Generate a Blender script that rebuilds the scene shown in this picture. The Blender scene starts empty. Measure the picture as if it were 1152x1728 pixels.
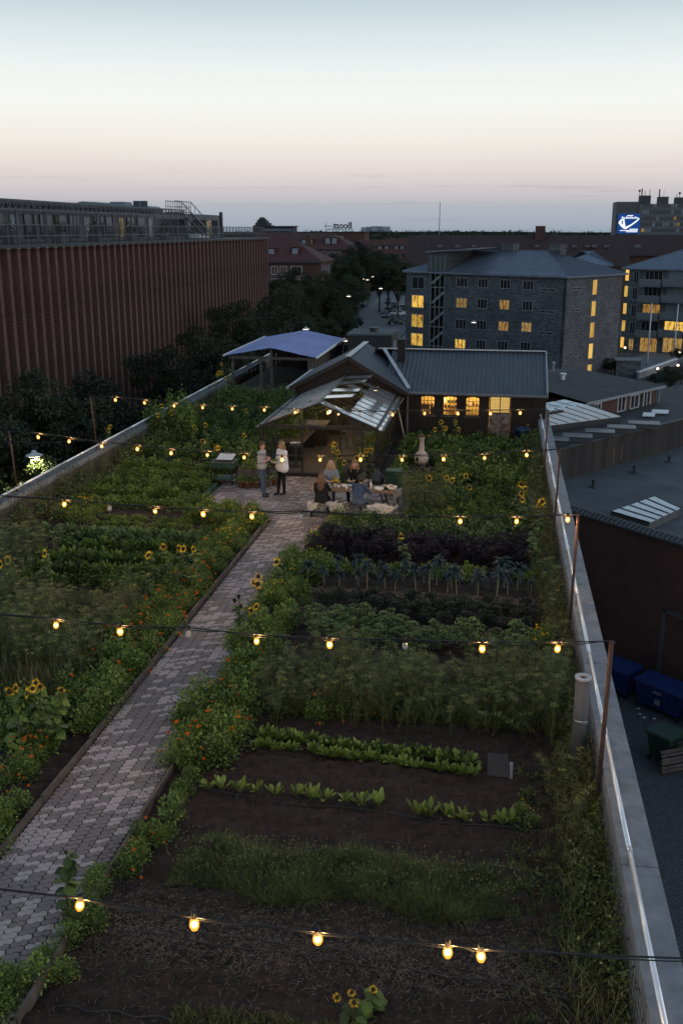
import bpy, bmesh, math, random
import numpy as np
from mathutils import Matrix, Vector

R = math.radians
rng = np.random.default_rng(7)
random.seed(7)
sc = bpy.context.scene
COL = sc.collection

# ------------------------------------------------------------------ camera
CAM_H = 8.3
FPX = 1680.0                       # focal length in photo pixels (1152 x 1728 frame) = 35 mm on 36 mm
PITCH = math.atan(476 / FPX)
YAW = R(8.85)
cam_d = bpy.data.cameras.new('camera')
cam_d.sensor_fit = 'VERTICAL'
cam_d.sensor_height = 36.0
cam_d.sensor_width = 24.0
cam_d.lens = 36.0 * FPX / 1728.0
cam_d.clip_start = 0.1
cam_d.clip_end = 9000
cam = bpy.data.objects.new('camera', cam_d)
COL.objects.link(cam)
cam.location = (0, 0, CAM_H)
cam.rotation_euler = (math.pi / 2 - PITCH, 0, YAW)
sc.camera = cam

# ------------------------------------------------------------------ world: dusk sky
def lin(c):
    return tuple(((v / 255) / 12.92 if v / 255 <= 0.04045 else ((v / 255 + 0.055) / 1.055) ** 2.4) for v in c)

SUN_EL, SUN_AZ = R(3.0), R(105)
w = bpy.data.worlds.new('World')
sc.world = w
w.use_nodes = True
nt = w.node_tree
nt.nodes.clear()
N = nt.nodes.new
L = nt.links.new
tc = N('ShaderNodeTexCoord')
nrm = N('ShaderNodeVectorMath'); nrm.operation = 'NORMALIZE'
L(tc.outputs['Generated'], nrm.inputs[0])
sep = N('ShaderNodeSeparateXYZ'); L(nrm.outputs[0], sep.inputs[0])
mx = N('ShaderNodeMath'); mx.operation = 'MAXIMUM'; mx.inputs[1].default_value = 0.0
L(sep.outputs['Z'], mx.inputs[0])
pw = N('ShaderNodeMath'); pw.operation = 'POWER'; pw.inputs[1].default_value = 0.5
L(mx.outputs[0], pw.inputs[0])
rp = N('ShaderNodeValToRGB'); L(pw.outputs[0], rp.inputs[0])
SKY = [(0.0, (143, 157, 172)), (0.144, (168, 173, 184)), (0.192, (196, 190, 194)), (0.242, (219, 209, 206)), (0.285, (230, 225, 219)),
       (0.335, (234, 235, 231)), (0.375, (227, 232, 231)), (0.4115, (210, 220, 223)), (0.445, (186, 202, 209)), (0.58, (148, 171, 190)), (1.0, (110, 135, 164))]
cr = rp.color_ramp
while len(cr.elements) < len(SKY):
    cr.elements.new(0.5)
for e, (p, c) in zip(cr.elements, SKY):
    e.position = p
    e.color = lin(c) + (1,)
# thin cloud streaks close to the horizon
mp = N('ShaderNodeMapping'); mp.inputs['Scale'].default_value = (7, 7, 190)
L(nrm.outputs[0], mp.inputs[0])
nz = N('ShaderNodeTexNoise'); nz.inputs['Scale'].default_value = 1.0; nz.inputs['Detail'].default_value = 5
L(mp.outputs[0], nz.inputs['Vector'])
cr2 = N('ShaderNodeValToRGB'); L(nz.outputs['Fac'], cr2.inputs[0])
cr2.color_ramp.elements[0].position = 0.57; cr2.color_ramp.elements[1].position = 0.70
band = N('ShaderNodeValToRGB'); L(pw.outputs[0], band.inputs[0])
b = band.color_ramp
b.elements[0].position = 0.05; b.elements[0].color = (0, 0, 0, 1)
b.elements[1].position = 0.16; b.elements[1].color = (1, 1, 1, 1)
e = b.elements.new(0.25); e.color = (0, 0, 0, 1)
ml = N('ShaderNodeMath'); ml.operation = 'MULTIPLY'; L(cr2.outputs[0], ml.inputs[0]); L(band.outputs[0], ml.inputs[1])
ml2 = N('ShaderNodeMath'); ml2.operation = 'MULTIPLY'; L(ml.outputs[0], ml2.inputs[0]); ml2.inputs[1].default_value = 0.32
mxc = N('ShaderNodeMixRGB'); L(ml2.outputs[0], mxc.inputs[0]); L(rp.outputs[0], mxc.inputs[1])
mxc.inputs[2].default_value = lin((128, 124, 140)) + (1,)
bg1 = N('ShaderNodeBackground'); L(mxc.outputs[0], bg1.inputs[0]); bg1.inputs[1].default_value = 1.0
sky = N('ShaderNodeTexSky'); sky.sky_type = 'NISHITA'; sky.sun_disc = False
sky.sun_elevation = SUN_EL; sky.sun_rotation = SUN_AZ
bg2 = N('ShaderNodeBackground'); L(sky.outputs[0], bg2.inputs[0]); bg2.inputs[1].default_value = 0.01
ad = N('ShaderNodeAddShader'); L(bg1.outputs[0], ad.inputs[0]); L(bg2.outputs[0], ad.inputs[1])
wo = N('ShaderNodeOutputWorld'); L(ad.outputs[0], wo.inputs[0])

# faint afterglow of the set sun, from the right
sl = bpy.data.lights.new('sun', 'SUN')
sl.energy = 0.5
sl.angle = R(50)
sl.color = (1.0, 0.93, 0.90)
sun = bpy.data.objects.new('sun', sl)
COL.objects.link(sun)
d = Vector((math.sin(SUN_AZ) * math.cos(R(18)), math.cos(SUN_AZ) * math.cos(R(18)), math.sin(R(18))))
sun.rotation_euler = d.to_track_quat('Z', 'Y').to_euler()

vs = sc.view_settings
vs.view_transform = 'Standard'
vs.look = 'None'
vs.exposure = 0.13
vs.gamma = 1.0
sc.cycles.use_denoising = True
sc.cycles.max_bounces = 6
sc.cycles.diffuse_bounces = 3
sc.cycles.transparent_max_bounces = 12
sc.cycles.sample_clamp_indirect = 4.0
sc.cycles.use_adaptive_sampling = True
sc.cycles.adaptive_threshold = 0.015

# ------------------------------------------------------------------ helpers: where a photo point lies on a plane of the place
cp, sp, cy, sy = math.cos(PITCH), math.sin(PITCH), math.cos(YAW), math.sin(YAW)
def ray(x, y):
    a = (x - 576) / FPX; b_ = (y - 864) / FPX
    fy = cp - b_ * sp
    return (a * cy - fy * sy, a * sy + fy * cy, -sp - b_ * cp)
def pz(x, y, z=0.0):
    r = ray(x, y); t = (z - CAM_H) / r[2]
    return Vector((r[0] * t, r[1] * t, z))
def pX(x, y, X):
    r = ray(x, y); t = X / r[0]
    return Vector((X, r[1] * t, CAM_H + r[2] * t))
def pY(x, y, Y):
    r = ray(x, y); t = Y / r[1]
    return Vector((r[0] * t, Y, CAM_H + r[2] * t))
def pV(x, y, A, B):
    r = ray(x, y); n = (-(B[1] - A[1]), B[0] - A[0])
    t = (n[0] * A[0] + n[1] * A[1]) / (n[0] * r[0] + n[1] * r[1])
    return Vector((r[0] * t, r[1] * t, CAM_H + r[2] * t))

# ------------------------------------------------------------------ materials
MATS = {}
def mat(name, c, rough=0.7, c2=None, scale=4.0, metal=0.0, bump=0.0, spec=0.4, detail=6.0, stretch=None, alpha=None, coords='Object', contrast=(0.35, 0.68)):
    if name in MATS: return MATS[name]
    m = bpy.data.materials.new(name); m.use_nodes = True
    t = m.node_tree; n = t.nodes; bs = n['Principled BSDF']
    bs.inputs['Roughness'].default_value = rough
    bs.inputs['Metallic'].default_value = metal
    bs.inputs['Specular IOR Level'].default_value = spec
    if c2 is None: c2 = tuple(v * 0.7 for v in c)
    tcn = n.new('ShaderNodeTexCoord'); mpn = n.new('ShaderNodeMapping')
    if stretch: mpn.inputs['Scale'].default_value = stretch
    t.links.new(tcn.outputs[coords], mpn.inputs[0])
    nzn = n.new('ShaderNodeTexNoise'); nzn.inputs['Scale'].default_value = scale; nzn.inputs['Detail'].default_value = detail
    nzn.inputs['Roughness'].default_value = 0.65
    t.links.new(mpn.outputs[0], nzn.inputs['Vector'])
    r_ = n.new('ShaderNodeValToRGB'); t.links.new(nzn.outputs['Fac'], r_.inputs[0])
    r_.color_ramp.elements[0].position = contrast[0]; r_.color_ramp.elements[0].color = tuple(c2) + (1,)
    r_.color_ramp.elements[1].position = contrast[1]; r_.color_ramp.elements[1].color = tuple(c) + (1,)
    t.links.new(r_.outputs[0], bs.inputs['Base Color'])
    if bump:
        bn = n.new('ShaderNodeBump'); bn.inputs['Strength'].default_value = bump; bn.inputs['Distance'].default_value = 0.02
        t.links.new(nzn.outputs['Fac'], bn.inputs['Height']); t.links.new(bn.outputs[0], bs.inputs['Normal'])
    if alpha is not None:
        out = n['Material Output']; tr = n.new('ShaderNodeBsdfTransparent'); ms = n.new('ShaderNodeMixShader')
        ms.inputs[0].default_value = alpha
        t.links.new(tr.outputs[0], ms.inputs[1]); t.links.new(bs.outputs[0], ms.inputs[2]); t.links.new(ms.outputs[0], out.inputs[0])
    MATS[name] = m
    return m

def brickmat(name, c1, c2, mortar, scale=1.0, bw=0.24, bh=0.07, ms=0.012, dirv=None):
    if name in MATS: return MATS[name]
    m = bpy.data.materials.new(name); m.use_nodes = True
    t = m.node_tree; n = t.nodes; bs = n['Principled BSDF']
    bs.inputs['Roughness'].default_value = 0.85; bs.inputs['Specular IOR Level'].default_value = 0.2
    tcn = n.new('ShaderNodeTexCoord'); s = n.new('ShaderNodeSeparateXYZ'); cb = n.new('ShaderNodeCombineXYZ')
    t.links.new(tcn.outputs['Object'], s.inputs[0])
    ad_ = n.new('ShaderNodeVectorMath'); ad_.operation = 'DOT_PRODUCT'; t.links.new(tcn.outputs['Object'], ad_.inputs[0])
    ad_.inputs[1].default_value = (dirv[0], dirv[1], 0) if dirv is not None else (1, 1, 0)
    t.links.new(ad_.outputs['Value'], cb.inputs[0]); t.links.new(s.outputs['Z'], cb.inputs[1])
    bt = n.new('ShaderNodeTexBrick')
    bt.inputs['Color1'].default_value = tuple(c1) + (1,); bt.inputs['Color2'].default_value = tuple(c2) + (1,); bt.inputs['Mortar'].default_value = tuple(mortar) + (1,)
    bt.inputs['Scale'].default_value = scale; bt.inputs['Mortar Size'].default_value = ms
    bt.inputs['Brick Width'].default_value = bw; bt.inputs['Row Height'].default_value = bh; bt.inputs['Bias'].default_value = 0.0
    t.links.new(cb.outputs[0], bt.inputs['Vector'])
    nzn = n.new('ShaderNodeTexNoise'); nzn.inputs['Scale'].default_value = 0.35; nzn.inputs['Detail'].default_value = 8
    t.links.new(tcn.outputs['Object'], nzn.inputs['Vector'])
    mr = n.new('ShaderNodeMapRange'); t.links.new(nzn.outputs['Fac'], mr.inputs[0]); mr.inputs[3].default_value = 0.55; mr.inputs[4].default_value = 1.45
    vm = n.new('ShaderNodeMixRGB'); vm.blend_type = 'MULTIPLY'; vm.inputs[0].default_value = 1
    t.links.new(bt.outputs['Color'], vm.inputs[1]); t.links.new(mr.outputs[0], vm.inputs[2])
    t.links.new(vm.outputs[0], bs.inputs['Base Color'])
    bn = n.new('ShaderNodeBump'); bn.inputs['Strength'].default_value = 0.5; bn.inputs['Distance'].default_value = 0.01; bn.invert = True
    t.links.new(bt.outputs['Fac'], bn.inputs['Height']); t.links.new(bn.outputs[0], bs.inputs['Normal'])
    MATS[name] = m
    return m

def leafmat(name, dark, light, rough=0.55, trans=0.25, hue=None):
    """foliage: each leaf carries its own 'var' value that picks a tone between dark and light"""
    if name in MATS: return MATS[name]
    m = bpy.data.materials.new(name); m.use_nodes = True
    t = m.node_tree; n = t.nodes; bs = n['Principled BSDF']
    bs.inputs['Roughness'].default_value = rough; bs.inputs['Specular IOR Level'].default_value = 0.35
    at = n.new('ShaderNodeAttribute'); at.attribute_name = 'var'
    oi = n.new('ShaderNodeObjectInfo')
    m1 = n.new('ShaderNodeMath'); m1.operation = 'MULTIPLY_ADD'; t.links.new(oi.outputs['Random'], m1.inputs[0]); m1.inputs[1].default_value = 0.3
    t.links.new(at.outputs['Fac'], m1.inputs[2])
    m2 = n.new('ShaderNodeMath'); m2.operation = 'SUBTRACT'; t.links.new(m1.outputs[0], m2.inputs[0]); m2.inputs[1].default_value = 0.15
    r_ = n.new('ShaderNodeValToRGB'); t.links.new(m2.outputs[0], r_.inputs[0])
    r_.color_ramp.elements[0].color = tuple(dark) + (1,); r_.color_ramp.elements[1].color = tuple(light) + (1,)
    if hue:
        e_ = r_.color_ramp.elements.new(0.93); e_.color = tuple(light) + (1,)
        r_.color_ramp.elements[-1].color = tuple(hue) + (1,)
    t.links.new(r_.outputs[0], bs.inputs['Base Color'])
    tl = n.new('ShaderNodeBsdfTranslucent'); t.links.new(r_.outputs[0], tl.inputs[0])
    ms = n.new('ShaderNodeMixShader'); ms.inputs[0].default_value = trans
    t.links.new(bs.outputs[0], ms.inputs[1]); t.links.new(tl.outputs[0], ms.inputs[2])
    t.links.new(ms.outputs[0], n['Material Output'].inputs[0])
    MATS[name] = m
    return m

def emit(name, c, s):
    if name in MATS: return MATS[name]
    m = bpy.data.materials.new(name); m.use_nodes = True
    t = m.node_tree; n = t.nodes; n.remove(n['Principled BSDF'])
    e_ = n.new('ShaderNodeEmission'); e_.inputs[0].default_value = tuple(c) + (1,); e_.inputs[1].default_value = s
    t.links.new(e_.outputs[0], n['Material Output'].inputs[0])
    MATS[name] = m
    return m

def litroom(name, bright, dim, s, scale=3.0, seed=0.0):
    """a lit window seen from afar: lamps, curtains and furniture give an uneven glow"""
    if name in MATS: return MATS[name]
    m = bpy.data.materials.new(name); m.use_nodes = True
    t = m.node_tree; n = t.nodes; n.remove(n['Principled BSDF'])
    tcn = n.new('ShaderNodeTexCoord'); mpn = n.new('ShaderNodeMapping'); mpn.inputs['Location'].default_value = (seed, seed * 1.7, 0); mpn.inputs['Scale'].default_value = (1, 1, 0.8)
    t.links.new(tcn.outputs['Object'], mpn.inputs[0])
    mpn.inputs['Scale'].default_value = (1.6, 1.6, .55)
    v = n.new('ShaderNodeTexNoise'); v.inputs['Scale'].default_value = scale; v.inputs['Detail'].default_value = 3; v.inputs['Roughness'].default_value = .6
    t.links.new(mpn.outputs[0], v.inputs['Vector'])
    r_ = n.new('ShaderNodeValToRGB'); t.links.new(v.outputs['Fac'], r_.inputs[0])
    r_.color_ramp.elements[0].position = .36; r_.color_ramp.elements[0].color = tuple(dim) + (1,); r_.color_ramp.elements[1].position = .62; r_.color_ramp.elements[1].color = tuple(min(1, a * 1.25) for a in bright) + (1,)
    e1 = r_.color_ramp.elements.new(.47); e1.color = tuple(bright) + (1,)
    oi = n.new('ShaderNodeObjectInfo'); mr = n.new('ShaderNodeMapRange'); t.links.new(oi.outputs['Random'], mr.inputs[0]); mr.inputs[3].default_value = s * .55; mr.inputs[4].default_value = s * 1.2
    e_ = n.new('ShaderNodeEmission'); t.links.new(r_.outputs[0], e_.inputs[0]); t.links.new(mr.outputs[0], e_.inputs[1])
    t.links.new(e_.outputs[0], n['Material Output'].inputs[0])
    MATS[name] = m
    return m

def glass(name, alpha=0.3, tint=(0.5, 0.55, 0.58), rough=0.06, metal=0.0):
    """thin pane: partly see-through, partly a smooth reflecting sheet"""
    if name in MATS: return MATS[name]
    m = bpy.data.materials.new(name); m.use_nodes = True
    t = m.node_tree; n = t.nodes; bs = n['Principled BSDF']
    if alpha < .3: n.remove(bs); bs = n.new('ShaderNodeBsdfGlossy'); bs.inputs['Color'].default_value = (.8, .82, .84, 1)
    else: bs.inputs['Base Color'].default_value = tuple(tint) + (1,); bs.inputs['Specular IOR Level'].default_value = 0.8; bs.inputs['Metallic'].default_value = metal
    bs.inputs['Roughness'].default_value = rough
    nzn = n.new('ShaderNodeTexNoise'); nzn.inputs['Scale'].default_value = 1.3; nzn.inputs['Detail'].default_value = 5
    tcn = n.new('ShaderNodeTexCoord'); t.links.new(tcn.outputs['Object'], nzn.inputs['Vector'])
    mr = n.new('ShaderNodeMapRange'); t.links.new(nzn.outputs['Fac'], mr.inputs[0]); mr.inputs[3].default_value = alpha * .85; mr.inputs[4].default_value = min(1, alpha * 1.15)
    tr = n.new('ShaderNodeBsdfTransparent'); ms = n.new('ShaderNodeMixShader'); t.links.new(mr.outputs[0], ms.inputs[0])
    t.links.new(tr.outputs[0], ms.inputs[1]); t.links.new(bs.outputs[0], ms.inputs[2]); t.links.new(ms.outputs[0], n['Material Output'].inputs[0])
    MATS[name] = m
    return m

# ------------------------------------------------------------------ mesh builder
class MB:
    def __init__(s): s.v = []; s.f = []; s.mi = []; s.k = 0
    def _add(s, vs_, fs):
        o = len(s.v); s.v.extend([tuple(p) for p in vs_]); s.f.extend([tuple(i + o for i in f) for f in fs]); s.mi.extend([s.k] * len(fs)); return s
    def box(s, x0, x1, y0, y1, z0, z1, M=None):
        vs_ = [(x0, y0, z0), (x1, y0, z0), (x1, y1, z0), (x0, y1, z0), (x0, y0, z1), (x1, y0, z1), (x1, y1, z1), (x0, y1, z1)]
        if M is not None: vs_ = [M @ Vector(p) for p in vs_]
        return s._add(vs_, [(0, 3, 2, 1), (4, 5, 6, 7), (0, 1, 5, 4), (1, 2, 6, 5), (2, 3, 7, 6), (3, 0, 4, 7)])
    def bar(s, a, b_, w_, h_=None, up=(0, 0, 1)):
        a = Vector(a); b_ = Vector(b_); d_ = (b_ - a); l = d_.length; d_ = d_ / max(l, 1e-9); h_ = h_ or w_
        u = Vector(up)
        if abs(d_.dot(u)) > 0.98: u = Vector((0, 1, 0))
        sd = d_.cross(u).normalized(); u = sd.cross(d_)
        vs_ = [p + sd * (sx * w_ / 2) + u * (sz * h_ / 2) for p in (a, b_) for sx, sz in ((-1, -1), (1, -1), (1, 1), (-1, 1))]
        return s._add(vs_, [(3, 2, 1, 0), (4, 5, 6, 7), (0, 1, 5, 4), (1, 2, 6, 5), (2, 3, 7, 6), (3, 0, 4, 7)])
    def tube(s, pts, r, n=8, caps=True):
        pts = [Vector(p) for p in pts]; rs = r if hasattr(r, '__len__') else [r] * len(pts)
        vs_ = []; pu = None
        for i, p in enumerate(pts):
            t = (pts[min(i + 1, len(pts) - 1)] - pts[max(i - 1, 0)]).normalized()
            u = pu if pu is not None else (Vector((0, 0, 1)) if abs(t.z) < 0.9 else Vector((1, 0, 0)))
            sd = t.cross(u)
            if sd.length < 1e-4: sd = t.cross(Vector((0, 1, 0)))
            sd.normalize(); u = sd.cross(t).normalized(); pu = u
            for k in range(n):
                a = 2 * math.pi * k / n
                vs_.append(p + (sd * math.cos(a) + u * math.sin(a)) * rs[i])
        fs = []
        for i in range(len(pts) - 1):
            for k in range(n):
                k2 = (k + 1) % n
                fs.append((i * n + k, i * n + k2, (i + 1) * n + k2, (i + 1) * n + k))
        if caps:
            fs.append(tuple(reversed(range(n)))); fs.append(tuple((len(pts) - 1) * n + k for k in range(n)))
        return s._add(vs_, fs)
    def lathe(s, c, prof, n=16):
        c = Vector(c); vs_ = []; fs = []
        for r_, z_ in prof:
            for k in range(n):
                a = 2 * math.pi * k / n
                vs_.append((c.x + r_ * math.cos(a), c.y + r_ * math.sin(a), c.z + z_))
        for i in range(len(prof) - 1):
            for k in range(n):
                k2 = (k + 1) % n
                fs.append((i * n + k, i * n + k2, (i + 1) * n + k2, (i + 1) * n + k))
        if prof[0][0] > 1e-4: fs.append(tuple(reversed(range(n))))
        if prof[-1][0] > 1e-4: fs.append(tuple((len(prof) - 1) * n + k for k in range(n)))
        return s._add(vs_, fs)
    def poly(s, pts): return s._add(pts, [tuple(range(len(pts)))])
    def prism(s, pts, dv):
        """polygon pts (3d, in order) pushed along dv"""
        n = len(pts); dv = Vector(dv); a = [Vector(p) for p in pts]; vs_ = a + [p + dv for p in a]
        return s._add(vs_, [tuple(reversed(range(n))), tuple(range(n, 2 * n))] + [(i, (i + 1) % n, n + (i + 1) % n, n + i) for i in range(n)])
    def ball(s, c, r_, n=10, m=7, sc_=(1, 1, 1)):
        c = Vector(c); vs_ = []; fs = []
        for i in range(m + 1):
            th = math.pi * i / m
            for k in range(n):
                a = 2 * math.pi * k / n
                vs_.append((c.x + r_ * sc_[0] * math.sin(th) * math.cos(a), c.y + r_ * sc_[1] * math.sin(th) * math.sin(a), c.z + r_ * sc_[2] * math.cos(th)))
        for i in range(m):
            for k in range(n):
                k2 = (k + 1) % n
                fs.append((i * n + k, (i + 1) * n + k, (i + 1) * n + k2, i * n + k2))
        return s._add(vs_, fs)
    def mesh(s, name, mats, smooth=False):
        me = bpy.data.meshes.new(name)
        me.from_pydata(s.v, [], s.f)
        for m in (mats if isinstance(mats, (list, tuple)) else [mats]): me.materials.append(m)
        if max(s.mi, default=0): me.polygons.foreach_set('material_index', s.mi)
        if smooth: me.polygons.foreach_set('use_smooth', [True] * len(me.polygons))
        me.validate(); me.update()
        bm = bmesh.new(); bm.from_mesh(me); bmesh.ops.recalc_face_normals(bm, faces=bm.faces); bm.to_mesh(me); bm.free()
        return me
    def build(s, name, mats, parent=None, smooth=False):
        return link(name, s.mesh(name, mats, smooth), parent)

PLOC = {}
def link(name, me, parent=None):
    o = bpy.data.objects.new(name, me); COL.objects.link(o)
    if parent is not None:
        o.parent = parent
        p = parent; M = Matrix.Identity(4)
        loc = PLOC.get(parent.name)
        if loc is not None: o.matrix_parent_inverse = Matrix.Translation(loc).inverted()
    return o
def tag(o, label, cat=None, group=None, kind=None):
    o['label'] = label
    if cat: o['category'] = cat
    if group: o['group'] = group
    if kind: o['kind'] = kind
    return o
def thing(name, label, cat, loc=(0, 0, 0), group=None):
    o = bpy.data.objects.new(name, None); COL.objects.link(o)
    o.empty_display_size = 0.2
    o.location = loc
    PLOC[o.name] = Vector(loc)
    return tag(o, label, cat, group)
def structure(o, kind='structure', label=None):
    o['kind'] = kind
    if label: o['label'] = label
    return o
def copy_tree(o, loc, rz=0.0, s=1.0, label=None, parent=None, rx=0.0, ry=0.0):
    c = o.copy(); COL.objects.link(c)
    if parent is None:
        c.location = loc; c.rotation_euler = (rx, ry, rz); c.scale = (s, s, s) if not hasattr(s, '__len__') else s
        if label: c['label'] = label
    else: c.parent = parent
    for ch in o.children: copy_tree(ch, None, parent=c)
    return c
def frame(o, u):
    """matrix: local x along u (horizontal), local y to the left of it, z up"""
    u = Vector((u[0], u[1], 0)).normalized(); v = Vector((-u.y, u.x, 0))
    M = Matrix(((u.x, v.x, 0, o[0]), (u.y, v.y, 0, o[1]), (0, 0, 1, o[2]), (0, 0, 0, 1)))
    return M
# ------------------------------------------------------------------ vegetation made of leaf-sized faces
def unit(a): return a / np.maximum(np.linalg.norm(a, axis=-1, keepdims=True), 1e-9)
class Veg:
    def __init__(s): s.V = []; s.F3 = []; s.F4 = []; s.var = []; s.m3 = []; s.m4 = []; s.n = 0
    def _p(s, V, var):
        o = s.n; s.V.append(V.astype(np.float32)); s.var.append(np.asarray(var, np.float32)); s.n += len(V); return o
    def leaves(s, P, D, L_, W_, k=0, fold=0.25, var=None, roll=None):
        P = np.asarray(P, float); n = len(P); D = unit(np.asarray(D, float)); L_ = np.broadcast_to(L_, (n,))[:, None]; W_ = np.broadcast_to(W_, (n,))[:, None]
        ref = np.tile([0, 0, 1.0], (n, 1)) + rng.normal(0, 0.35, (n, 3))
        S = unit(np.cross(D, ref)); U = np.cross(S, D)
        m = P + D * L_ * 0.45
        V = np.stack([P, m + S * W_ * 0.5 + U * W_ * fold, P + D * L_, m - S * W_ * 0.5 + U * W_ * fold], 1).reshape(-1, 3)
        if var is None: var = rng.uniform(0.1, 0.95, n)
        o = s._p(V, np.repeat(var, 4))
        b_ = np.arange(n)[:, None] * 4 + o
        s.F3.append(np.concatenate([b_ + [0, 1, 2], b_ + [0, 2, 3]], 1).reshape(-1, 3)); s.m3.append(np.full(2 * n, k)); return s
    def blades(s, P, D, L_, W_, bend=0.3, prof=(0.6, 1, 0.8, 0.05), k=0, var=None, roll=0.5):
        P = np.asarray(P, float); n = len(P); D = unit(np.asarray(D, float)); L_ = np.broadcast_to(L_, (n,))[:, None]; W_ = np.broadcast_to(W_, (n,))[:, None]; bend = np.broadcast_to(bend, (n,))[:, None]
        S = unit(np.cross(D, np.tile([0, 0, 1.0], (n, 1)) + rng.normal(0, 0.15 + roll * 0.2, (n, 3))))
        q = len(prof); rows = []
        for i, w_ in enumerate(prof):
            t = i / (q - 1); c = P + D * L_ * t + np.array([0, 0, -1.0]) * (bend * L_ * t * t)
            rows += [c + S * W_ * 0.5 * w_, c - S * W_ * 0.5 * w_]
        V = np.stack(rows, 1).reshape(-1, 3)
        if var is None: var = rng.uniform(0.1, 0.95, n)
        o = s._p(V, np.repeat(var, 2 * q)); b_ = np.arange(n)[:, None] * 2 * q + o
        s.F4.append(np.concatenate([b_ + [2 * i, 2 * i + 1, 2 * i + 3, 2 * i + 2] for i in range(q - 1)], 1).reshape(-1, 4)); s.m4.append(np.full(n * (q - 1), k)); return s
    def stems(s, A, B, r0, r1=None, k=0, var=0.4):
        A = np.asarray(A, float); B = np.asarray(B, float); n = len(A); r1 = r0 if r1 is None else r1
        D = unit(B - A); ref = np.where(np.abs(D[:, 2:3]) > 0.9, np.array([[1.0, 0, 0]]), np.array([[0, 0, 1.0]]))
        S = unit(np.cross(D, ref)); U = np.cross(S, D); r0 = np.broadcast_to(r0, (n,))[:, None]; r1 = np.broadcast_to(r1, (n,))[:, None]
        rows = []
        for C_, r_ in ((A, r0), (B, r1)):
            for a in (0, 2 * math.pi / 3, 4 * math.pi / 3): rows.append(C_ + (S * math.cos(a) + U * math.sin(a)) * r_)
        V = np.stack(rows, 1).reshape(-1, 3); o = s._p(V, np.full(len(V), var)); b_ = np.arange(n)[:, None] * 6 + o
        s.F4.append(np.concatenate([b_ + [i, (i + 1) % 3, 3 + (i + 1) % 3, 3 + i] for i in range(3)], 1).reshape(-1, 4)); s.m4.append(np.full(3 * n, k)); return s
    def mesh(s, name, mats):
        V = np.concatenate(s.V); F3 = np.concatenate(s.F3) if s.F3 else np.zeros((0, 3), int); F4 = np.concatenate(s.F4) if s.F4 else np.zeros((0, 4), int)
        me = bpy.data.meshes.new(name)
        me.vertices.add(len(V)); me.vertices.foreach_set('co', V.ravel())
        nl = F3.size + F4.size; me.loops.add(nl); me.loops.foreach_set('vertex_index', np.concatenate([F3.ravel(), F4.ravel()]).astype(np.int32))
        npol = len(F3) + len(F4); me.polygons.add(npol)
        me.polygons.foreach_set('loop_start', np.concatenate([np.arange(len(F3)) * 3, F3.size + np.arange(len(F4)) * 4]).astype(np.int32))
        for m in (mats if isinstance(mats, (list, tuple)) else [mats]): me.materials.append(m)
        mi = np.concatenate(s.m3 + s.m4) if (s.m3 or s.m4) else np.zeros(0)
        me.polygons.foreach_set('material_index', mi.astype(np.int32))
        a = me.attributes.new('var', 'FLOAT', 'POINT'); a.data.foreach_set('value', np.concatenate(s.var))
        me.update(calc_edges=True); return me
    def build(s, name, mats, parent=None): return link(name, s.mesh(name, mats), parent)

def rdir(n, up=0.0, spread=1.0):
    d_ = rng.normal(0, spread, (n, 3)); d_[:, 2] = np.abs(d_[:, 2]) * 0.6 + up; return unit(d_)
def dome(n, r_, h_, fill=0.5):
    """points in a half-ellipsoid, crowded near its skin"""
    d_ = unit(rng.normal(0, 1, (n, 3))); d_[:, 2] = np.abs(d_[:, 2]); q = rng.uniform(fill, 1, n)[:, None]
    return d_ * q * np.array([r_, r_, h_]), d_

G = {
 'tree': leafmat('leaf_tree', (0.014, 0.022, 0.014), (0.085, 0.105, 0.052), rough=0.6),
 'tree_pale': leafmat('leaf_tree_pale', (0.03, 0.04, 0.014), (0.10, 0.125, 0.045), rough=0.6),
 'garden': leafmat('leaf_garden', (0.014, 0.028, 0.008), (0.215, 0.315, 0.068), hue=(0.34, 0.38, 0.09)),
 'light': leafmat('leaf_light', (0.06, 0.10, 0.015), (0.27, 0.35, 0.075)),
 'fennel': leafmat('leaf_fennel', (0.026, 0.034, 0.011), (0.19, 0.215, 0.07), hue=(0.40, 0.37, 0.14)),
 'grass': leafmat('leaf_grass', (0.020, 0.032, 0.010), (0.165, 0.20, 0.06)),
 'kale': leafmat('leaf_kale', (0.030, 0.058, 0.020), (0.22, 0.31, 0.12)),
 'darkkale': leafmat('leaf_dark_kale', (0.016, 0.019, 0.016), (0.075, 0.09, 0.065)),
 'purple': leafmat('leaf_purple', (0.016, 0.011, 0.018), (0.055, 0.042, 0.055)),
 'palm': leafmat('leaf_palm_kale', (0.012, 0.024, 0.026), (0.065, 0.098, 0.096)),
 'dry': leafmat('leaf_dry', (0.035, 0.028, 0.016), (0.13, 0.105, 0.06)),
 'straw': leafmat('straw', (0.05, 0.037, 0.026), (0.23, 0.18, 0.135), trans=0.05),
 'stem': leafmat('stem_green', (0.05, 0.065, 0.025), (0.13, 0.15, 0.06), trans=0.0),
 'palestem': leafmat('stem_pale', (0.16, 0.17, 0.11), (0.30, 0.30, 0.2), trans=0.0),
 'bark': mat('bark', (0.055, 0.045, 0.038), 0.9, scale=9, bump=0.4),
 'yellow': leafmat('petal_yellow', (0.72, 0.40, 0.01), (0.92, 0.66, 0.04)),
 'orange': leafmat('petal_orange', (0.62, 0.10, 0.005), (0.85, 0.24, 0.01)),
 'white': leafmat('petal_white', (0.5, 0.5, 0.45), (0.8, 0.8, 0.75)),
 'disc': mat('sunflower_disc', (0.03, 0.018, 0.01), 0.9, scale=40),
}

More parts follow.
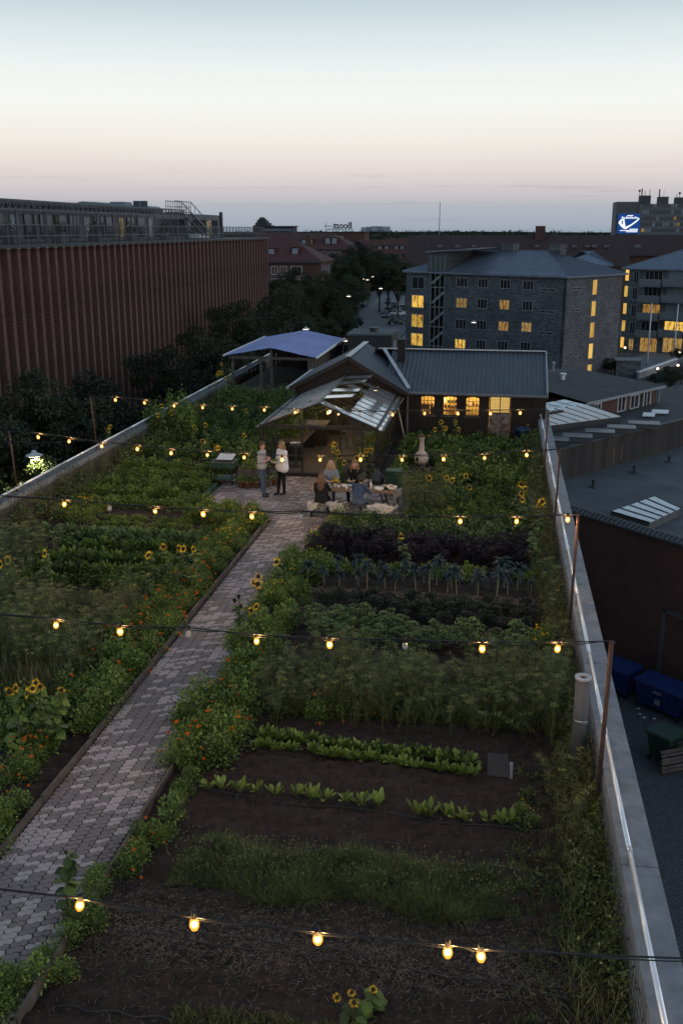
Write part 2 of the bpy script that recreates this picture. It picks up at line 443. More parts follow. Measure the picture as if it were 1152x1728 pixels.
def tree_mesh_parts(h=9.0, r_=3.2, n=7000, leaf=0.3, seed=1, trunk_h=3.0, lobes=11, flat=0.85):
    """trunk with limbs, and a crown of leaf clumps with gaps between them"""
    g = np.random.default_rng(seed)
    tb = MB(); top = Vector((g.normal(0, .3), g.normal(0, .3), trunk_h + 0.45 * (h - trunk_h)))
    tb.tube([(0, 0, -0.1), (0.03, 0.02, trunk_h * 0.5), (top.x * 0.5, top.y * 0.5, trunk_h), top], [0.22, 0.17, 0.14, 0.05], 8)
    v = Veg(); cz = (trunk_h * 0.75 + h) / 2; ch = (h - trunk_h * 0.75) / 2
    cs = []
    for i in range(lobes):
        d_ = unit(g.normal(0, 1, (1, 3)))[0]; d_[2] = d_[2] * 0.9 + 0.12
        c = np.array([0, 0, cz]) + d_ * np.array([r_, r_, ch]) * g.uniform(0.45, 0.78); rr = r_ * g.uniform(0.30, 0.48); cs.append((c, rr))
        tb.tube([(top.x * 0.4, top.y * 0.4, trunk_h * g.uniform(0.8, 1.2)), Vector(c * 0.5 + np.array([0, 0, trunk_h * 0.5])), Vector(c)], [0.08, 0.05, 0.015], 5)
    cs.append((np.array([0, 0, cz]), r_ * 0.5))
    per = n // (len(cs) * 9)
    for c, rr in cs:
        for j in range(9):
            d_ = unit(g.normal(0, 1, (1, 3)))[0]; c2 = c + d_ * rr * g.uniform(0.5, 1.05) * np.array([1, 1, flat]); r2 = rr * g.uniform(0.25, 0.5)
            q = unit(g.normal(0, 1, (per, 3))); P = c2 + q * (r2 * g.uniform(0.3, 1.0, (per, 1)) ** 0.6) * np.array([1.1, 1.1, 0.75])
            D = unit(q + g.normal(0, 0.6, (per, 3)) + np.array([0, 0, -0.25])); v.leaves(P, D, leaf * g.uniform(0.6, 1.3, per), leaf * 0.62, var=np.clip(g.uniform(0.1, 0.7) + g.normal(0, 0.18, per), 0.02, 0.98))
    zz = np.concatenate([q[:, 2] for q in v.V]); kz = h / np.percentile(zz, 99.7)
    v.V = [q * np.array([1, 1, kz], np.float32) for q in v.V]
    return tb, v

def bush(n=260, r_=0.28, h_=0.4, leaf=0.075, k=0, flowers=0, fk=1, fr=0.035, w_=0.6, fill=0.35):
    v = Veg(); P, d_ = dome(n, r_, h_, fill)
    v.leaves(P, unit(d_ + rng.normal(0, 0.5, (n, 3))), leaf * rng.uniform(0.6, 1.35, n), leaf * w_, k=k)
    m = max(6, n // 25); Q, _ = dome(m, r_ * 0.8, h_ * 0.9, 0.6); v.stems(Q * np.array([0.15, 0.15, 0.0]), Q, 0.006, 0.003, k=k)
    if flowers: blossoms(v, *(lambda q: (q[0] * 1.08, q[1]))(dome(flowers, r_, h_, 0.9)), fr, fk)
    return v
def blossoms(v, P, d_, fr, k):
    n = len(P); d_ = unit(d_ + np.array([0, -0.25, 0.9])); a = unit(np.cross(d_, [0.3, 1, 0.2])); b_ = np.cross(d_, a)
    for j in range(9):
        t = 2 * math.pi * j / 9; o = a * math.cos(t) + b_ * math.sin(t)
        v.leaves(P, o + d_ * 0.35, fr * 1.15, fr * 0.95, k=k, fold=0.1)
    for j in range(5):
        t = 2 * math.pi * j / 5 + .4; o = a * math.cos(t) + b_ * math.sin(t)
        v.leaves(P + d_ * fr * 0.15, o * 0.6 + d_ * 0.8, fr * 0.8, fr * 0.8, k=k, fold=0.1)
def chard_mesh(h_=0.34, n=8):
    v = Veg(); n = n + 5; a = rng.uniform(0, 2 * math.pi, n); tilt = rng.uniform(0.2, 0.95, n)
    D = np.stack([np.cos(a) * tilt, np.sin(a) * tilt, np.ones(n)], 1)
    LL = h_ * rng.uniform(0.7, 1.2, n); v.blades(np.stack([np.cos(a) * .02, np.sin(a) * .02, np.zeros(n)], 1), D, LL, LL * 0.25, bend=rng.uniform(0.05, 0.45, n), prof=(0.12, 0.14, 0.55, 0.95, 1.0, 0.75, 0.1), roll=0.4)
    return v
def palm_kale_mesh(h_=0.5):
    v = Veg(); top = np.array([rng.normal(0, .03), rng.normal(0, .03), h_])
    v.stems([[0, 0, 0]], [top], 0.018, 0.014, k=1, var=0.6)
    n = 46; a = rng.uniform(0, 2 * math.pi, n); e = rng.uniform(-0.1, 2.2, n)
    D = np.stack([np.cos(a), np.sin(a), e], 1); LL = rng.uniform(0.18, 0.30, n)
    v.blades(np.tile(top, (n, 1)) - np.stack([0 * a, 0 * a, rng.uniform(0, .1, n)], 1), D, LL, 0.05, bend=rng.uniform(0.3, 0.95, n), prof=(0.25, 0.8, 1, 0.9, 0.6, 0.15), k=0)
    return v
def curly_kale_mesh(r_=0.24, h_=0.36, puffs=17):
    v = Veg(); P, d_ = dome(puffs, r_, h_, 0.75)
    v.stems(P * 0.05, P, 0.008, 0.005, k=1)
    for i in range(puffs):
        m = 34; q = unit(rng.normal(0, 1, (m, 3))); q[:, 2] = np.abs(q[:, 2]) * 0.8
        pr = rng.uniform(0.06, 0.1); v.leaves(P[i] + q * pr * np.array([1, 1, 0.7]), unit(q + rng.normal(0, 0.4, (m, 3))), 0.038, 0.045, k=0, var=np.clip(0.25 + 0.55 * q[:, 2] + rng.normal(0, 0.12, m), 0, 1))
    return v
def sunflower(name, label, loc, h_=1.5, heads=1, face=(-0.2, -1, 0.3), group=None, leaves_n=14, open_=True, leafk='garden', hr=0.07):
    root = thing(name, label, 'sunflower', loc, group)
    leaves_n = int(leaves_n * 1.5); lean = rng.normal(0, 0.10, 2)
    pts = [Vector((lean[0] * t * h_, lean[1] * t * h_, h_ * t)) + Vector(loc) for t in (0, .35, .7, 1.0)]
    st = MB(); st.tube(pts, [0.016, 0.014, 0.011, 0.008], 6)
    v = Veg(); n = leaves_n; t = rng.uniform(0.15, 0.97, n); a = rng.uniform(0, 6.28, n)
    P = np.array([[lean[0] * q * h_, lean[1] * q * h_, h_ * q] for q in t]) + np.array(loc)
    D = np.stack([np.cos(a), np.sin(a), rng.uniform(0.1, 0.6, n)], 1); LL = (0.25 - 0.11 * t) * rng.uniform(0.8, 1.2, n)
    v.blades(P, D, LL, LL * 0.75, bend=rng.uniform(0.3, 0.8, n), prof=(0.1, 0.14, 0.9, 1.0, 0.7, 0.05), k=0, var=rng.uniform(.1, .55, n))
    tops = [pts[-1]]
    for i in range(1, heads):
        q = rng.uniform(0.6, 0.92); p0 = Vector((lean[0] * q * h_, lean[1] * q * h_, h_ * q)) + Vector(loc)
        a_ = rng.uniform(0, 6.28); p1 = p0 + Vector((math.cos(a_) * .16, math.sin(a_) * .12 - 0.05, rng.uniform(.08, .28))); st.tube([p0, p0.lerp(p1, .5) + Vector((0, 0, .02)), p1], [0.007, .006, .006], 5); tops.append(p1)
    st.build('stem', G['stem'], root); v.build('foliage', G[leafk], root)
    for p in tops:
        f = Vector(face) + Vector(rng.normal(0, 0.28, 3)); f.normalize(); q = f.to_track_quat('Z', 'Y').to_matrix().to_4x4()
        M = Matrix.Translation(p + f * 0.02) @ q; r_ = hr * rng.uniform(0.8, 1.15)
        hd = MB(); hd.lathe((0, 0, 0), [(0.001, -0.025), (r_ * .5, -.02), (r_ * 0.62, 0.0), (r_ * .5, .012), (0.001, .018)], 14); hd.v = [tuple(M @ Vector(c)) for c in hd.v]
        ho = hd.build('flower_head', G['disc'], root)
        if open_:
            k = 24; aa = np.arange(k) * 2 * math.pi / k + rng.normal(0, .08, k); pv = Veg()
            PP = np.stack([np.cos(aa) * r_ * .55, np.sin(aa) * r_ * .55, np.zeros(k)], 1); DD = np.stack([np.cos(aa), np.sin(aa), rng.uniform(-.1, .45, k)], 1)
            M3 = np.array(M.to_3x3()); pv.leaves(PP @ M3.T + np.array(M.translation), DD @ M3.T, r_ * rng.uniform(.75, 1.1, k), r_ * .32, fold=0.05)
            pv.build('petals', G['yellow'], ho)
    return root
# ------------------------------------------------------------------ shared materials
GZ = -11.0                                  # street level; the roof garden is z = 0
asphalt = mat('asphalt', (0.06, 0.063, 0.07), 0.85, (0.035, 0.037, 0.042), scale=0.6, bump=0.2)
concrete = mat('concrete', (0.255, 0.27, 0.29), 0.8, (0.115, 0.124, 0.138), scale=3.0, bump=0.25, contrast=(0.25, 0.75))
steel = mat('galvanised_steel', (0.62, 0.64, 0.66), 0.28, (0.45, 0.47, 0.5), scale=6, metal=0.9)
darksteel = mat('dark_steel', (0.05, 0.055, 0.06), 0.5, scale=8, metal=0.3)
rust = mat('rusty_iron', (0.11, 0.055, 0.038), 0.8, (0.05, 0.027, 0.02), scale=14, bump=0.3)
blackrubber = mat('black_rubber', (0.012, 0.012, 0.013), 0.5, scale=8)
wood_old = mat('weathered_wood', (0.12, 0.10, 0.088), 0.85, (0.06, 0.05, 0.045), scale=5, stretch=(1, 1, 1), bump=0.3)
wood_dark = mat('dark_boards', (0.034, 0.026, 0.022), 0.75, (0.016, 0.012, 0.011), scale=3, stretch=(6, 6, 0.7), bump=0.3)
wood_warm = mat('warm_wood', (0.28, 0.17, 0.10), 0.6, (0.16, 0.09, 0.05), scale=4, stretch=(1, 8, 8))
soilm = mat('soil', (0.036, 0.022, 0.017), 0.95, (0.006, 0.0042, 0.004), scale=7, bump=1.0, detail=10)
white_paint = mat('white_paint', (0.72, 0.73, 0.74), 0.5, (0.6, 0.61, 0.63), scale=3)
roof_felt = mat('roofing_felt', (0.05, 0.052, 0.056), 0.85, (0.03, 0.031, 0.034), scale=1.2, bump=0.2)
grey_felt = mat('grey_roofing_felt', (0.085, 0.096, 0.108), 0.8, (0.05, 0.056, 0.064), scale=0.5, bump=0.15)
zinc = mat('zinc_roof', (0.17, 0.205, 0.26), 0.40, (0.125, 0.155, 0.20), scale=0.8, metal=0.55)
corr = mat('corrugated_black', (0.075, 0.085, 0.102), 0.42, (0.052, 0.06, 0.073), scale=1.5, metal=0.2)
redtile = mat('red_tile_roof', (0.085, 0.033, 0.027), 0.85, (0.05, 0.021, 0.018), scale=1.2)
darktile = mat('dark_red_tile_roof', (0.042, 0.023, 0.022), 0.85, (0.028, 0.016, 0.016), scale=0.7)
redbrick = brickmat('red_brick', (0.105, 0.044, 0.035), (0.075, 0.033, 0.027), (0.09, 0.075, 0.068))
finbrick = brickmat('fin_brick', (0.175, 0.096, 0.084), (0.112, 0.058, 0.052), (0.09, 0.065, 0.058), bw=0.23, bh=0.075)
darkbrick = brickmat('dark_brick', (0.085, 0.034, 0.030), (0.06, 0.026, 0.024), (0.105, 0.075, 0.07), bw=0.23, bh=0.075)
greybrick = brickmat('grey_brick', (0.14, 0.148, 0.165), (0.06, 0.064, 0.072), (0.085, 0.09, 0.098), bw=0.9, bh=0.22, ms=0.02)
window_dark = mat('dark_window', (0.018, 0.02, 0.024), 0.08, (0.012, 0.013, 0.016), scale=1.0, spec=0.7)
window_pale = mat('curtained_window', (0.25, 0.28, 0.32), 0.3, (0.12, 0.14, 0.17), scale=1.5, stretch=(4, 4, 0.3))
frame_grey = mat('grey_window_frame', (0.26, 0.27, 0.28), 0.5, scale=3)
lit = [litroom('lit_room_a', (1.0, 0.55, 0.10), (0.10, 0.045, 0.012), 0.75, 2.4, 0.3), litroom('lit_room_b', (1.0, 0.50, 0.13), (0.10, 0.05, 0.02), 0.36, 2.0, 2.3), litroom('lit_room_c', (0.55, 0.33, 0.10), (0.07, 0.05, 0.03), 0.5, 3.0, 5.1)]
lit_stair = litroom('lit_stair', (1.0, 0.56, 0.13), (0.85, 0.44, 0.08), 0.80, 0.8, 1.0)

# ------------------------------------------------------------------ the ground, streets
g = MB(); g.box(-3500, 3500, -60, 6000, GZ - 0.6, GZ); structure(g.build('ground', asphalt))
def sheet(name, pts, z, m, kind='structure'):
    s = MB(); s.prism([(p[0], p[1], z - 0.03) for p in pts], (0, 0, 0.03)); return structure(s.build(name, m), kind)
cobble = brickmat('cobbles', (0.075, 0.08, 0.09), (0.055, 0.058, 0.066), (0.03, 0.03, 0.034), bw=0.2, bh=0.12, ms=0.014)
def yardmat():
    m = bpy.data.materials.new('yard_setts'); m.use_nodes = True; t = m.node_tree; n = t.nodes; bs = n['Principled BSDF']; bs.inputs['Roughness'].default_value = 0.8
    tcn = n.new('ShaderNodeTexCoord'); bt = n.new('ShaderNodeTexBrick'); t.links.new(tcn.outputs['Object'], bt.inputs['Vector'])
    mp_ = n.new('ShaderNodeMapping'); mp_.inputs['Rotation'].default_value = (0, 0, R(-45)); t.links.new(tcn.outputs['Object'], mp_.inputs[0]); t.links.new(mp_.outputs[0], bt.inputs['Vector'])
    bt.inputs['Scale'].default_value = 1; bt.inputs['Brick Width'].default_value = 0.2; bt.inputs['Row Height'].default_value = 0.12; bt.inputs['Mortar Size'].default_value = 0.012
    bt.inputs['Color1'].default_value = (0.07, 0.075, 0.085, 1); bt.inputs['Color2'].default_value = (0.045, 0.048, 0.056, 1); bt.inputs['Mortar'].default_value = (0.02, 0.02, 0.024, 1)
    t.links.new(bt.outputs[0], bs.inputs['Base Color']); bn = n.new('ShaderNodeBump'); bn.invert = True; bn.inputs['Strength'].default_value = 0.7; t.links.new(bt.outputs['Fac'], bn.inputs['Height']); t.links.new(bn.outputs[0], bs.inputs['Normal'])
    return m
sheet('yard', [(2.3, 2), (30, 2), (30, 44), (2.3, 62)], GZ + 0.034, yardmat())
road_a = mat('street_asphalt', (0.10, 0.105, 0.115), 0.7, (0.075, 0.08, 0.088), scale=0.3)
sheet('road', [(-24, 10), (-17, 10), (-17, 120), (-19, 240), (-27, 420), (-40, 420), (-33, 230), (-24, 120)], GZ + 0.034, road_a)
pav = mat('pavement_slabs', (0.16, 0.165, 0.17), 0.8, (0.12, 0.125, 0.13), scale=0.8)
def kerb(name, pts, wdt, m):
    s = MB()
    for a, b_ in zip(pts[:-1], pts[1:]): s.bar((a[0], a[1], GZ + 0.065), (b_[0], b_[1], GZ + 0.065), wdt, 0.13)
    return structure(s.build(name, m))
kerb('pavement', [(-25.2, 10), (-25.2, 120), (-34.3, 230)], 1.2, pav)
kerb('pavement', [(-15.6, 10), (-15.6, 120), (-17.4, 240), (-25.4, 420)], 1.8, pav)
lawnm = mat('lawn_turf', (0.045, 0.065, 0.025), 0.95, (0.025, 0.04, 0.015), scale=3, bump=0.6)
sheet('lawn', [pz(1020, 560, GZ), pz(1060, 590, GZ), pz(1010, 612, GZ), pz(960, 590, GZ)], GZ + 0.05, lawnm)
sheet('path', [pz(1030, 618, GZ), pz(1100, 592, GZ), pz(1152, 592, GZ), pz(1152, 612, GZ), pz(1075, 640, GZ)], GZ + 0.045, pav)

# ------------------------------------------------------------------ the roof deck that carries the garden
Y0, Y1 = 4.0, 62.0
XL, XR = -13.75, 1.78
deckm = mat('deck_edge_render', (0.20, 0.2, 0.205), 0.85, scale=1.5)
dk = MB(); dk.box(XL - 0.6, XR + 0.44, Y0 - 2, Y1, GZ, -0.25); tag(dk.build('podium_building', deckm), 'rendered podium building that carries the roof garden', 'building')
# soil, gently uneven
def soil_sheet(name, x0, x1, y0, y1, zb=0.0, amp=0.05, st=0.11):
    nx, ny = max(2, int((x1 - x0) / st)), max(2, int((y1 - y0) / st)); X_, Y_ = np.meshgrid(np.linspace(x0, x1, nx), np.linspace(y0, y1, ny))
    Z_ = zb + amp * (0.5 * np.sin(Y_ * 13 + 0.6 * np.sin(X_ * 1.3)) + .35 * np.sin(X_ * 3.1 + Y_ * 2.2) + rng.normal(0, 0.42, X_.shape))
    V = np.stack([X_.ravel(), Y_.ravel(), Z_.ravel()], 1); idx = np.arange(nx * ny).reshape(ny, nx)
    F = np.stack([idx[:-1, :-1].ravel(), idx[:-1, 1:].ravel(), idx[1:, 1:].ravel(), idx[1:, :-1].ravel()], 1)
    me = bpy.data.meshes.new(name); me.from_pydata(V.tolist(), [], F.tolist()); me.materials.append(soilm); me.polygons.foreach_set('use_smooth', [True] * len(F)); me.update()
    return structure(link(name, me))
soil_sheet('soil_bed', -4.9, 1.74, 5.5, 27.75, 0.0)
soil_sheet('soil_bed', -2.5, 1.74, 27.7, 41.0, 0.0)
soil_sheet('soil_bed', -3.7, -2.45, 32.3, 41.0, 0.0)
soil_sheet('soil_bed', -13.7, -6.44, 5.5, 27.5, 0.0)
soil_sheet('soil_bed', -13.7, -9.0, 27.5, 50.0, 0.0)

# path and terrace of interlocking pavers, each a double hexagon
pave_l = mat('paver_pale', (0.37, 0.33, 0.33), 0.8, (0.27, 0.24, 0.24), scale=6, coords='Generated', bump=0.1)
pave_d = mat('paver_dark', (0.19, 0.168, 0.168), 0.8, (0.13, 0.114, 0.115), scale=6, coords='Generated', bump=0.1)
sand = mat('joint_sand', (0.035, 0.033, 0.033), 0.95, scale=20)
pb = MB(); pb.box(-6.45, -4.85, 5.0, 27.69, -0.24, 0.012); pb.box(-9.0, -2.5, 27.7, 49, -0.24, 0.011); path = structure(pb.build('path', sand))
HW, HH = 0.124, 0.108                      # hexagon width, height
def hexpts(cx, cy_):
    return [(cx - HW / 2, cy_), (cx - HW / 4, cy_ - HH / 2), (cx + HW / 4, cy_ - HH / 2), (cx + HW / 2, cy_), (cx + HW / 4, cy_ + HH / 2), (cx - HW / 4, cy_ + HH / 2)]
def paver_outline(g_=0.93):
    a = hexpts(-HW * 0.375, -HH / 4); b_ = hexpts(HW * 0.375, HH / 4)
    o = [a[0], a[1], a[2], a[3], b_[2], b_[3], b_[4], b_[5], b_[0], a[5]]
    return [(x * g_, y * g_) for x, y in o]
def paver_mesh(name, m):
    s = MB(); o = paver_outline(); n = len(o); i = [(x * 0.94, y * 0.92) for x, y in o]
    s._add([(x, y, 0.0) for x, y in o] + [(x, y, 0.024) for x, y in o] + [(x, y, 0.030) for x, y in i],
           [tuple(2 * n + k for k in range(n))] + [(k, (k + 1) % n, n + (k + 1) % n, n + k) for k in range(n)] + [(n + k, n + (k + 1) % n, 2 * n + (k + 1) % n, 2 * n + k) for k in range(n)])
    return s.mesh(name, m)
pm = [paver_mesh('paver', pave_l), paver_mesh('paver', pave_d)]
spots = []
DX = HW * 1.5; 
for iy in range(int((33.6 - 5.5) / HH)):
    for ix in range(-3, 42):
        x = -9.1 + ix * DX + 0.0; y = 5.5 + iy * HH + (ix % 2) * 0.0
        inpath = (-6.42 < x < -4.88 and y < 27.72); interr = (-8.95 < x < (-2.55 if y < 32.2 else -3.75) and 27.72 <= y < 33.4)
        if inpath or interr: spots.append((x, y))
tone = lambda x, y: .5 * math.sin(x * 4.1 + y * 2.3) + .4 * math.sin(x * 2.3 - y * 3.1 + 1) + random.gauss(0, 1.0)
near = sorted([s_ for s_ in spots if pz(0, 1728).y - 0.3 < s_[1] and s_[0] > -6.5], key=lambda s_: s_[1])
near = [s_ for s_ in near if s_[1] > 8.6][:300]; nearset = set(near)
for x, y in near:
    o = link('paver', pm[0 if tone(x, y) > 0.35 else 1], path); o.location = (x, y, 0.012 + random.uniform(-.003, .003)); o.rotation_euler = (random.gauss(0, .022), random.gauss(0, .022), random.gauss(0, .025))
rest = [s_ for s_ in spots if s_ not in nearset]
fb = MB(); o_ = paver_outline(); n_ = len(o_)
for x, y in rest:
    fb.k = 0 if tone(x, y) > 0.35 else 1; zt = 0.036 + random.uniform(-.003, .003); c_, s_ = 1, random.gauss(0, .02)
    fb._add([(x + a - b_ * s_, y + b_ + a * s_, 0.012) for a, b_ in o_] + [(x + a * .985 - b_ * s_, y + b_ * .98 + a * s_, zt) for a, b_ in o_], [tuple(n_ + k for k in range(n_))] + [(k, (k + 1) % n_, n_ + (k + 1) % n_, n_ + k) for k in range(n_)])
me = bpy.data.meshes.new('pavers'); me.from_pydata(fb.v, [], fb.f); me.materials.append(pave_l); me.materials.append(pave_d); me.polygons.foreach_set('material_index', fb.mi); me.update()
structure(link('pavers', me, path), 'stuff')

# timber edging boards along the path
for xx, lab, ys in ((-6.47, 'weathered timber edging boards along the left side of the paved path', (6, 27.3)), (-4.83, 'weathered timber edging boards along the right side of the paved path', (6, 27.7))):
    t_ = thing('timber_edging', lab, 'garden edging', (xx, 16, 0))
    y = ys[0]
    while y < ys[1] - 0.3:
        l = min(random.uniform(1.7, 2.3), ys[1] - y)
        s = MB(); dz = random.uniform(-.02, .02); s.bar((xx + random.gauss(0, .012), y + 0.01, 0.05 + dz), (xx + random.gauss(0, .012), y + l - 0.01, 0.05 - dz), 0.045, 0.17); s.build('plank', wood_old, t_); y += l
t_ = thing('timber_edging', 'timber board across the end of the left bed by the terrace', 'garden edging', (-7.5, 27.55, 0))
for x0, x1 in ((-8.95, -7.7), (-7.68, -6.5)):
    s = MB(); s.bar((x0, 27.58, 0.06), (x1, 27.55, 0.06), 0.045, 0.18); s.build('plank', wood_old, t_)

# ------------------------------------------------------------------ parapets, handrails and mesh
def parapet(label, x0, x1, top, y0, y1, seg=3.0, m=None):
    t_ = thing('parapet', label, 'parapet', ((x0 + x1) / 2, y0, 0)); y = y0
    while y < y1 - 0.1:
        l = min(seg, y1 - y); s = MB(); s.box(x0, x1, y + 0.006, y + l - 0.006, -0.4, top + random.uniform(-.006, .006)); o = s.build('concrete_slab', m or concrete, t_)
        b_ = o.modifiers.new('bevel', 'BEVEL'); b_.width = 0.015; b_.segments = 2; y += l
    return t_
parapet('concrete parapet wall along the right edge of the roof garden', 1.76, 2.21, 0.80, 5.0, 47.0)
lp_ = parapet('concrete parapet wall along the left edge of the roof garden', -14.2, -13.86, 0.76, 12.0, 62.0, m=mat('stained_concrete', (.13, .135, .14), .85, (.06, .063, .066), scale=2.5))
pale_strip = mat('pale_flashing', (.36, .39, .44), .4, (.24, .26, .30), scale=2, metal=.4)
for i in range(17):
    s = MB(); s.box(-13.858, -13.835, 12.0 + i * 3 + .01, 15.0 + i * 3 - .01, .58, .75); s.build('flashing', pale_strip, lp_)
    for j in range(3): s = MB(); s.box(-13.858, -13.83, 12.0 + i * 3 + .01, 15.0 + i * 3 - .01, .02 + j * .17, .18 + j * .17); s.build('board', wood_old, lp_)
def handrail(label, x, z, y0, y1, side):
    t_ = thing('handrail', label, 'handrail', (x, y0, 0)); y = y0
    while y < y1:
        l = min(3.0, y1 - y); s = MB(); s.tube([(x, y + 0.03, z), (x, y + l - 0.03, z)], 0.033, 12); s.build('rail', mat('sky_white_rail', (.92, .94, .96), .25, (.8, .82, .85), scale=5, metal=.45, spec=.8), t_, True)  # near-white base colour stands for sky glow reflected along the rail
        s = MB(); s.tube([(x, y, z - 0.32), (x, y, z)], 0.015, 6); s.tube([(x, y - 0.05, z), (x, y + 0.05, z)], 0.040, 10); s.tube([(x, y, z - 0.3), (x + side * 0.12, y, z - 0.3)], 0.013, 6); s.build('bracket', steel, t_); y += l
    return t_
handrail('shiny galvanised handrail along the right parapet', 1.845, 1.0, 5.0, 46.0, 1)
handrail('shiny galvanised handrail along the left parapet', -13.79, 1.0, 12.0, 60.0, -1)
def wire_mesh(label, x, y0, y1, z0, z1, st):
    v = Veg(); ys = np.arange(y0, y1, st); n = len(ys); v.stems(np.stack([np.full(n, x), ys, np.full(n, z0)], 1), np.stack([np.full(n, x), ys, np.full(n, z1)], 1), 0.003)
    zs = np.arange(z0, z1 + .01, st); n = len(zs); v.stems(np.stack([np.full(n, x), np.full(n, y0), zs], 1), np.stack([np.full(n, x), np.full(n, y1), zs], 1), 0.003)
    o = v.build('wire_mesh', darksteel); return tag(o, label, 'wire mesh')
wire_mesh('rusty wire mesh between the beds and the right parapet', 1.70, 6, 46, 0.0, 0.85, 0.14)
wire_mesh('wire mesh between the beds and the left parapet', -13.70, 14, 50, 0.0, 0.95, 0.16)
# vent pipe at the right edge
p0 = pz(972, 1305); vt = thing('vent_pipe', 'tall grey ventilation pipe with open top standing beside the right parapet', 'pipe', p0)
ztop = pY(974, 1142, p0.y).z
s = MB(); s.lathe(p0, [(0.115, 0), (0.115, ztop), (0.065, ztop), (0.065, ztop - 0.35), (0.001, ztop - 0.36)], 28); s.build('pipe', mat('dull_steel', (0.10, 0.106, 0.116), 0.6, (0.055, 0.058, 0.064), scale=3, metal=0.1, stretch=(1, 1, .3)), vt, True)
s = MB(); s.lathe(p0, [(0.06, ztop - 0.02), (0.128, ztop - 0.02), (0.128, ztop + 0.012), (0.062, ztop + 0.012), (0.06, ztop - 0.02)], 28); s.build('rim', mat('pipe_rim', (.42, .43, .45), .5, (.3, .31, .32), scale=5), vt)
s = MB(); s.lathe(p0, [(0.135, 0.02), (0.15, 0.05), (0.117, 0.10)], 24); s.build('collar', concrete, vt)
s = MB(); s.lathe(p0, [(0.1165, ztop * .55), (0.119, ztop * .555), (0.119, ztop * .575), (0.1165, ztop * .58)], 28); s.build('seam', steel, vt)
# ------------------------------------------------------------------ left: brick building with deep vertical fins and a roof terrace
FX = -26.0
bl = thing('fin_facade_building', 'long dark red brick building with tall vertical fins on the left', 'building', (FX - 8, 80, GZ))
s = MB(); s.box(FX - 22, FX - 1.3, 40, 113.0, GZ, 7.25); s.build('wall', brickmat('shaded_recess_brick', (0.028, 0.012, 0.011), (0.02, 0.009, 0.008), (0.018, 0.012, 0.011)), bl)  # brick darkened to stand for the shade between the fins
fin = MB(); fin.box(-1.3, 0.0, -0.18, 0.18, GZ, 7.30); fm = fin.mesh('fin', finbrick)
cap = MB(); cap.box(-0.6, 0.03, -0.21, 0.21, 7.30, 7.36); cm = cap.mesh('fin_cap', mat('fin_cap_zinc', (0.5, 0.52, 0.55), 0.5))
k = 0; y = 51.57 - 1.18 * 6
while y < 113.4:
    f = link('fin', fm, bl); f.location = (FX, y, 0)
    c = link('fin_cap', cm, f); c.matrix_parent_inverse = Matrix.Identity(4)
    y += 1.18
s = MB(); s.box(FX - 22, FX + 0.25, 44, 113.6, 7.37, 7.48); s.build('cornice', mat('cornice', (0.05, 0.053, 0.058), .6), bl)
s = MB()
s.box(FX - 0.35, FX - 0.30, 44, 113, 7.95, 8.0); s.box(FX - 0.35, FX - 0.30, 44, 113, 8.55, 8.6)
for i in range(58): s.box(FX - 0.355, FX - 0.295, 44 + i * 1.18, 44.05 + i * 1.18, 7.5, 8.62)
s.build('terrace_railing', mat('railing_grey', (0.11, 0.12, 0.135), .5, metal=.3), bl)
v = Veg(); n = 460; ys = 44 + np.arange(n) * 0.15; v.stems(np.stack([np.full(n, FX - .33), ys, np.full(n, 7.6)], 1), np.stack([np.full(n, FX - .33), ys, np.full(n, 8.56)], 1), 0.008); v.build('railing_bars', MATS['railing_grey'], bl)
# penthouse storey set back from the edge
ph = mat('penthouse_panel', (0.10, 0.11, 0.12), .55, (.07, .076, .083), scale=1)
s = MB(); s.box(FX - 16, FX - 5, 40, 112, 7.5, 9.85); s.build('penthouse', ph, bl)
s = MB(); s.box(FX - 16.5, FX - 4.6, 40, 90, 9.86, 10.02); s.build('penthouse_roof', mat('dark_zinc', (.05, .055, .065), .5), bl)
wd = MB(); wd.box(-0.06, 0.06, -0.9, 0.9, 0, 1.55); wdm = wd.mesh('window', window_dark)
cu = MB(); cu.box(-0.06, 0.06, -0.5, 0.5, 0, 1.5); cum = cu.mesh('window', window_pale)
lw = MB(); lw.box(-0.06, 0.06, -0.6, 0.6, 0, 1.5); lwm = lw.mesh('window', litroom('lit_office', (0.4, 0.32, 0.18), (0.03, 0.028, 0.025), 0.45, 3.0, 4))
for i, y in enumerate(np.arange(46, 111, 2.35)):
    o = link('window', [wdm, cum, wdm, wdm, lwm, wdm, wdm, cum, wdm, wdm, wdm][i % 11], bl); o.location = (FX - 4.97, y, 7.75)
# light steel trusses of the terrace canopy
tr = mat('truss_steel', (0.10, 0.115, 0.13), .5, metal=.4)
for k, xx in enumerate((FX - 1.6, FX - 3.6)):
    s = MB(); s.bar((xx, 44, 9.95), (xx, 88, 9.95), 0.10); s.bar((xx, 44, 9.45), (xx, 88, 9.45), 0.08)
    for i in range(55): y = 44 + i * 0.8; s.bar((xx, y, 9.45), (xx, y + 0.4, 9.95), 0.045); s.bar((xx, y + 0.4, 9.95), (xx, y + 0.8, 9.45), 0.045)
    for y in range(44, 90, 4): s.bar((xx, y, 7.5), (xx, y, 9.45), 0.09)
    s.build('canopy_truss', tr, bl)
s = MB()
for y in range(44, 90, 2): s.bar((FX - 1.6, y, 9.98), (FX - 4.8, y, 10.02), 0.06)
s.build('canopy_purlins', tr, bl)
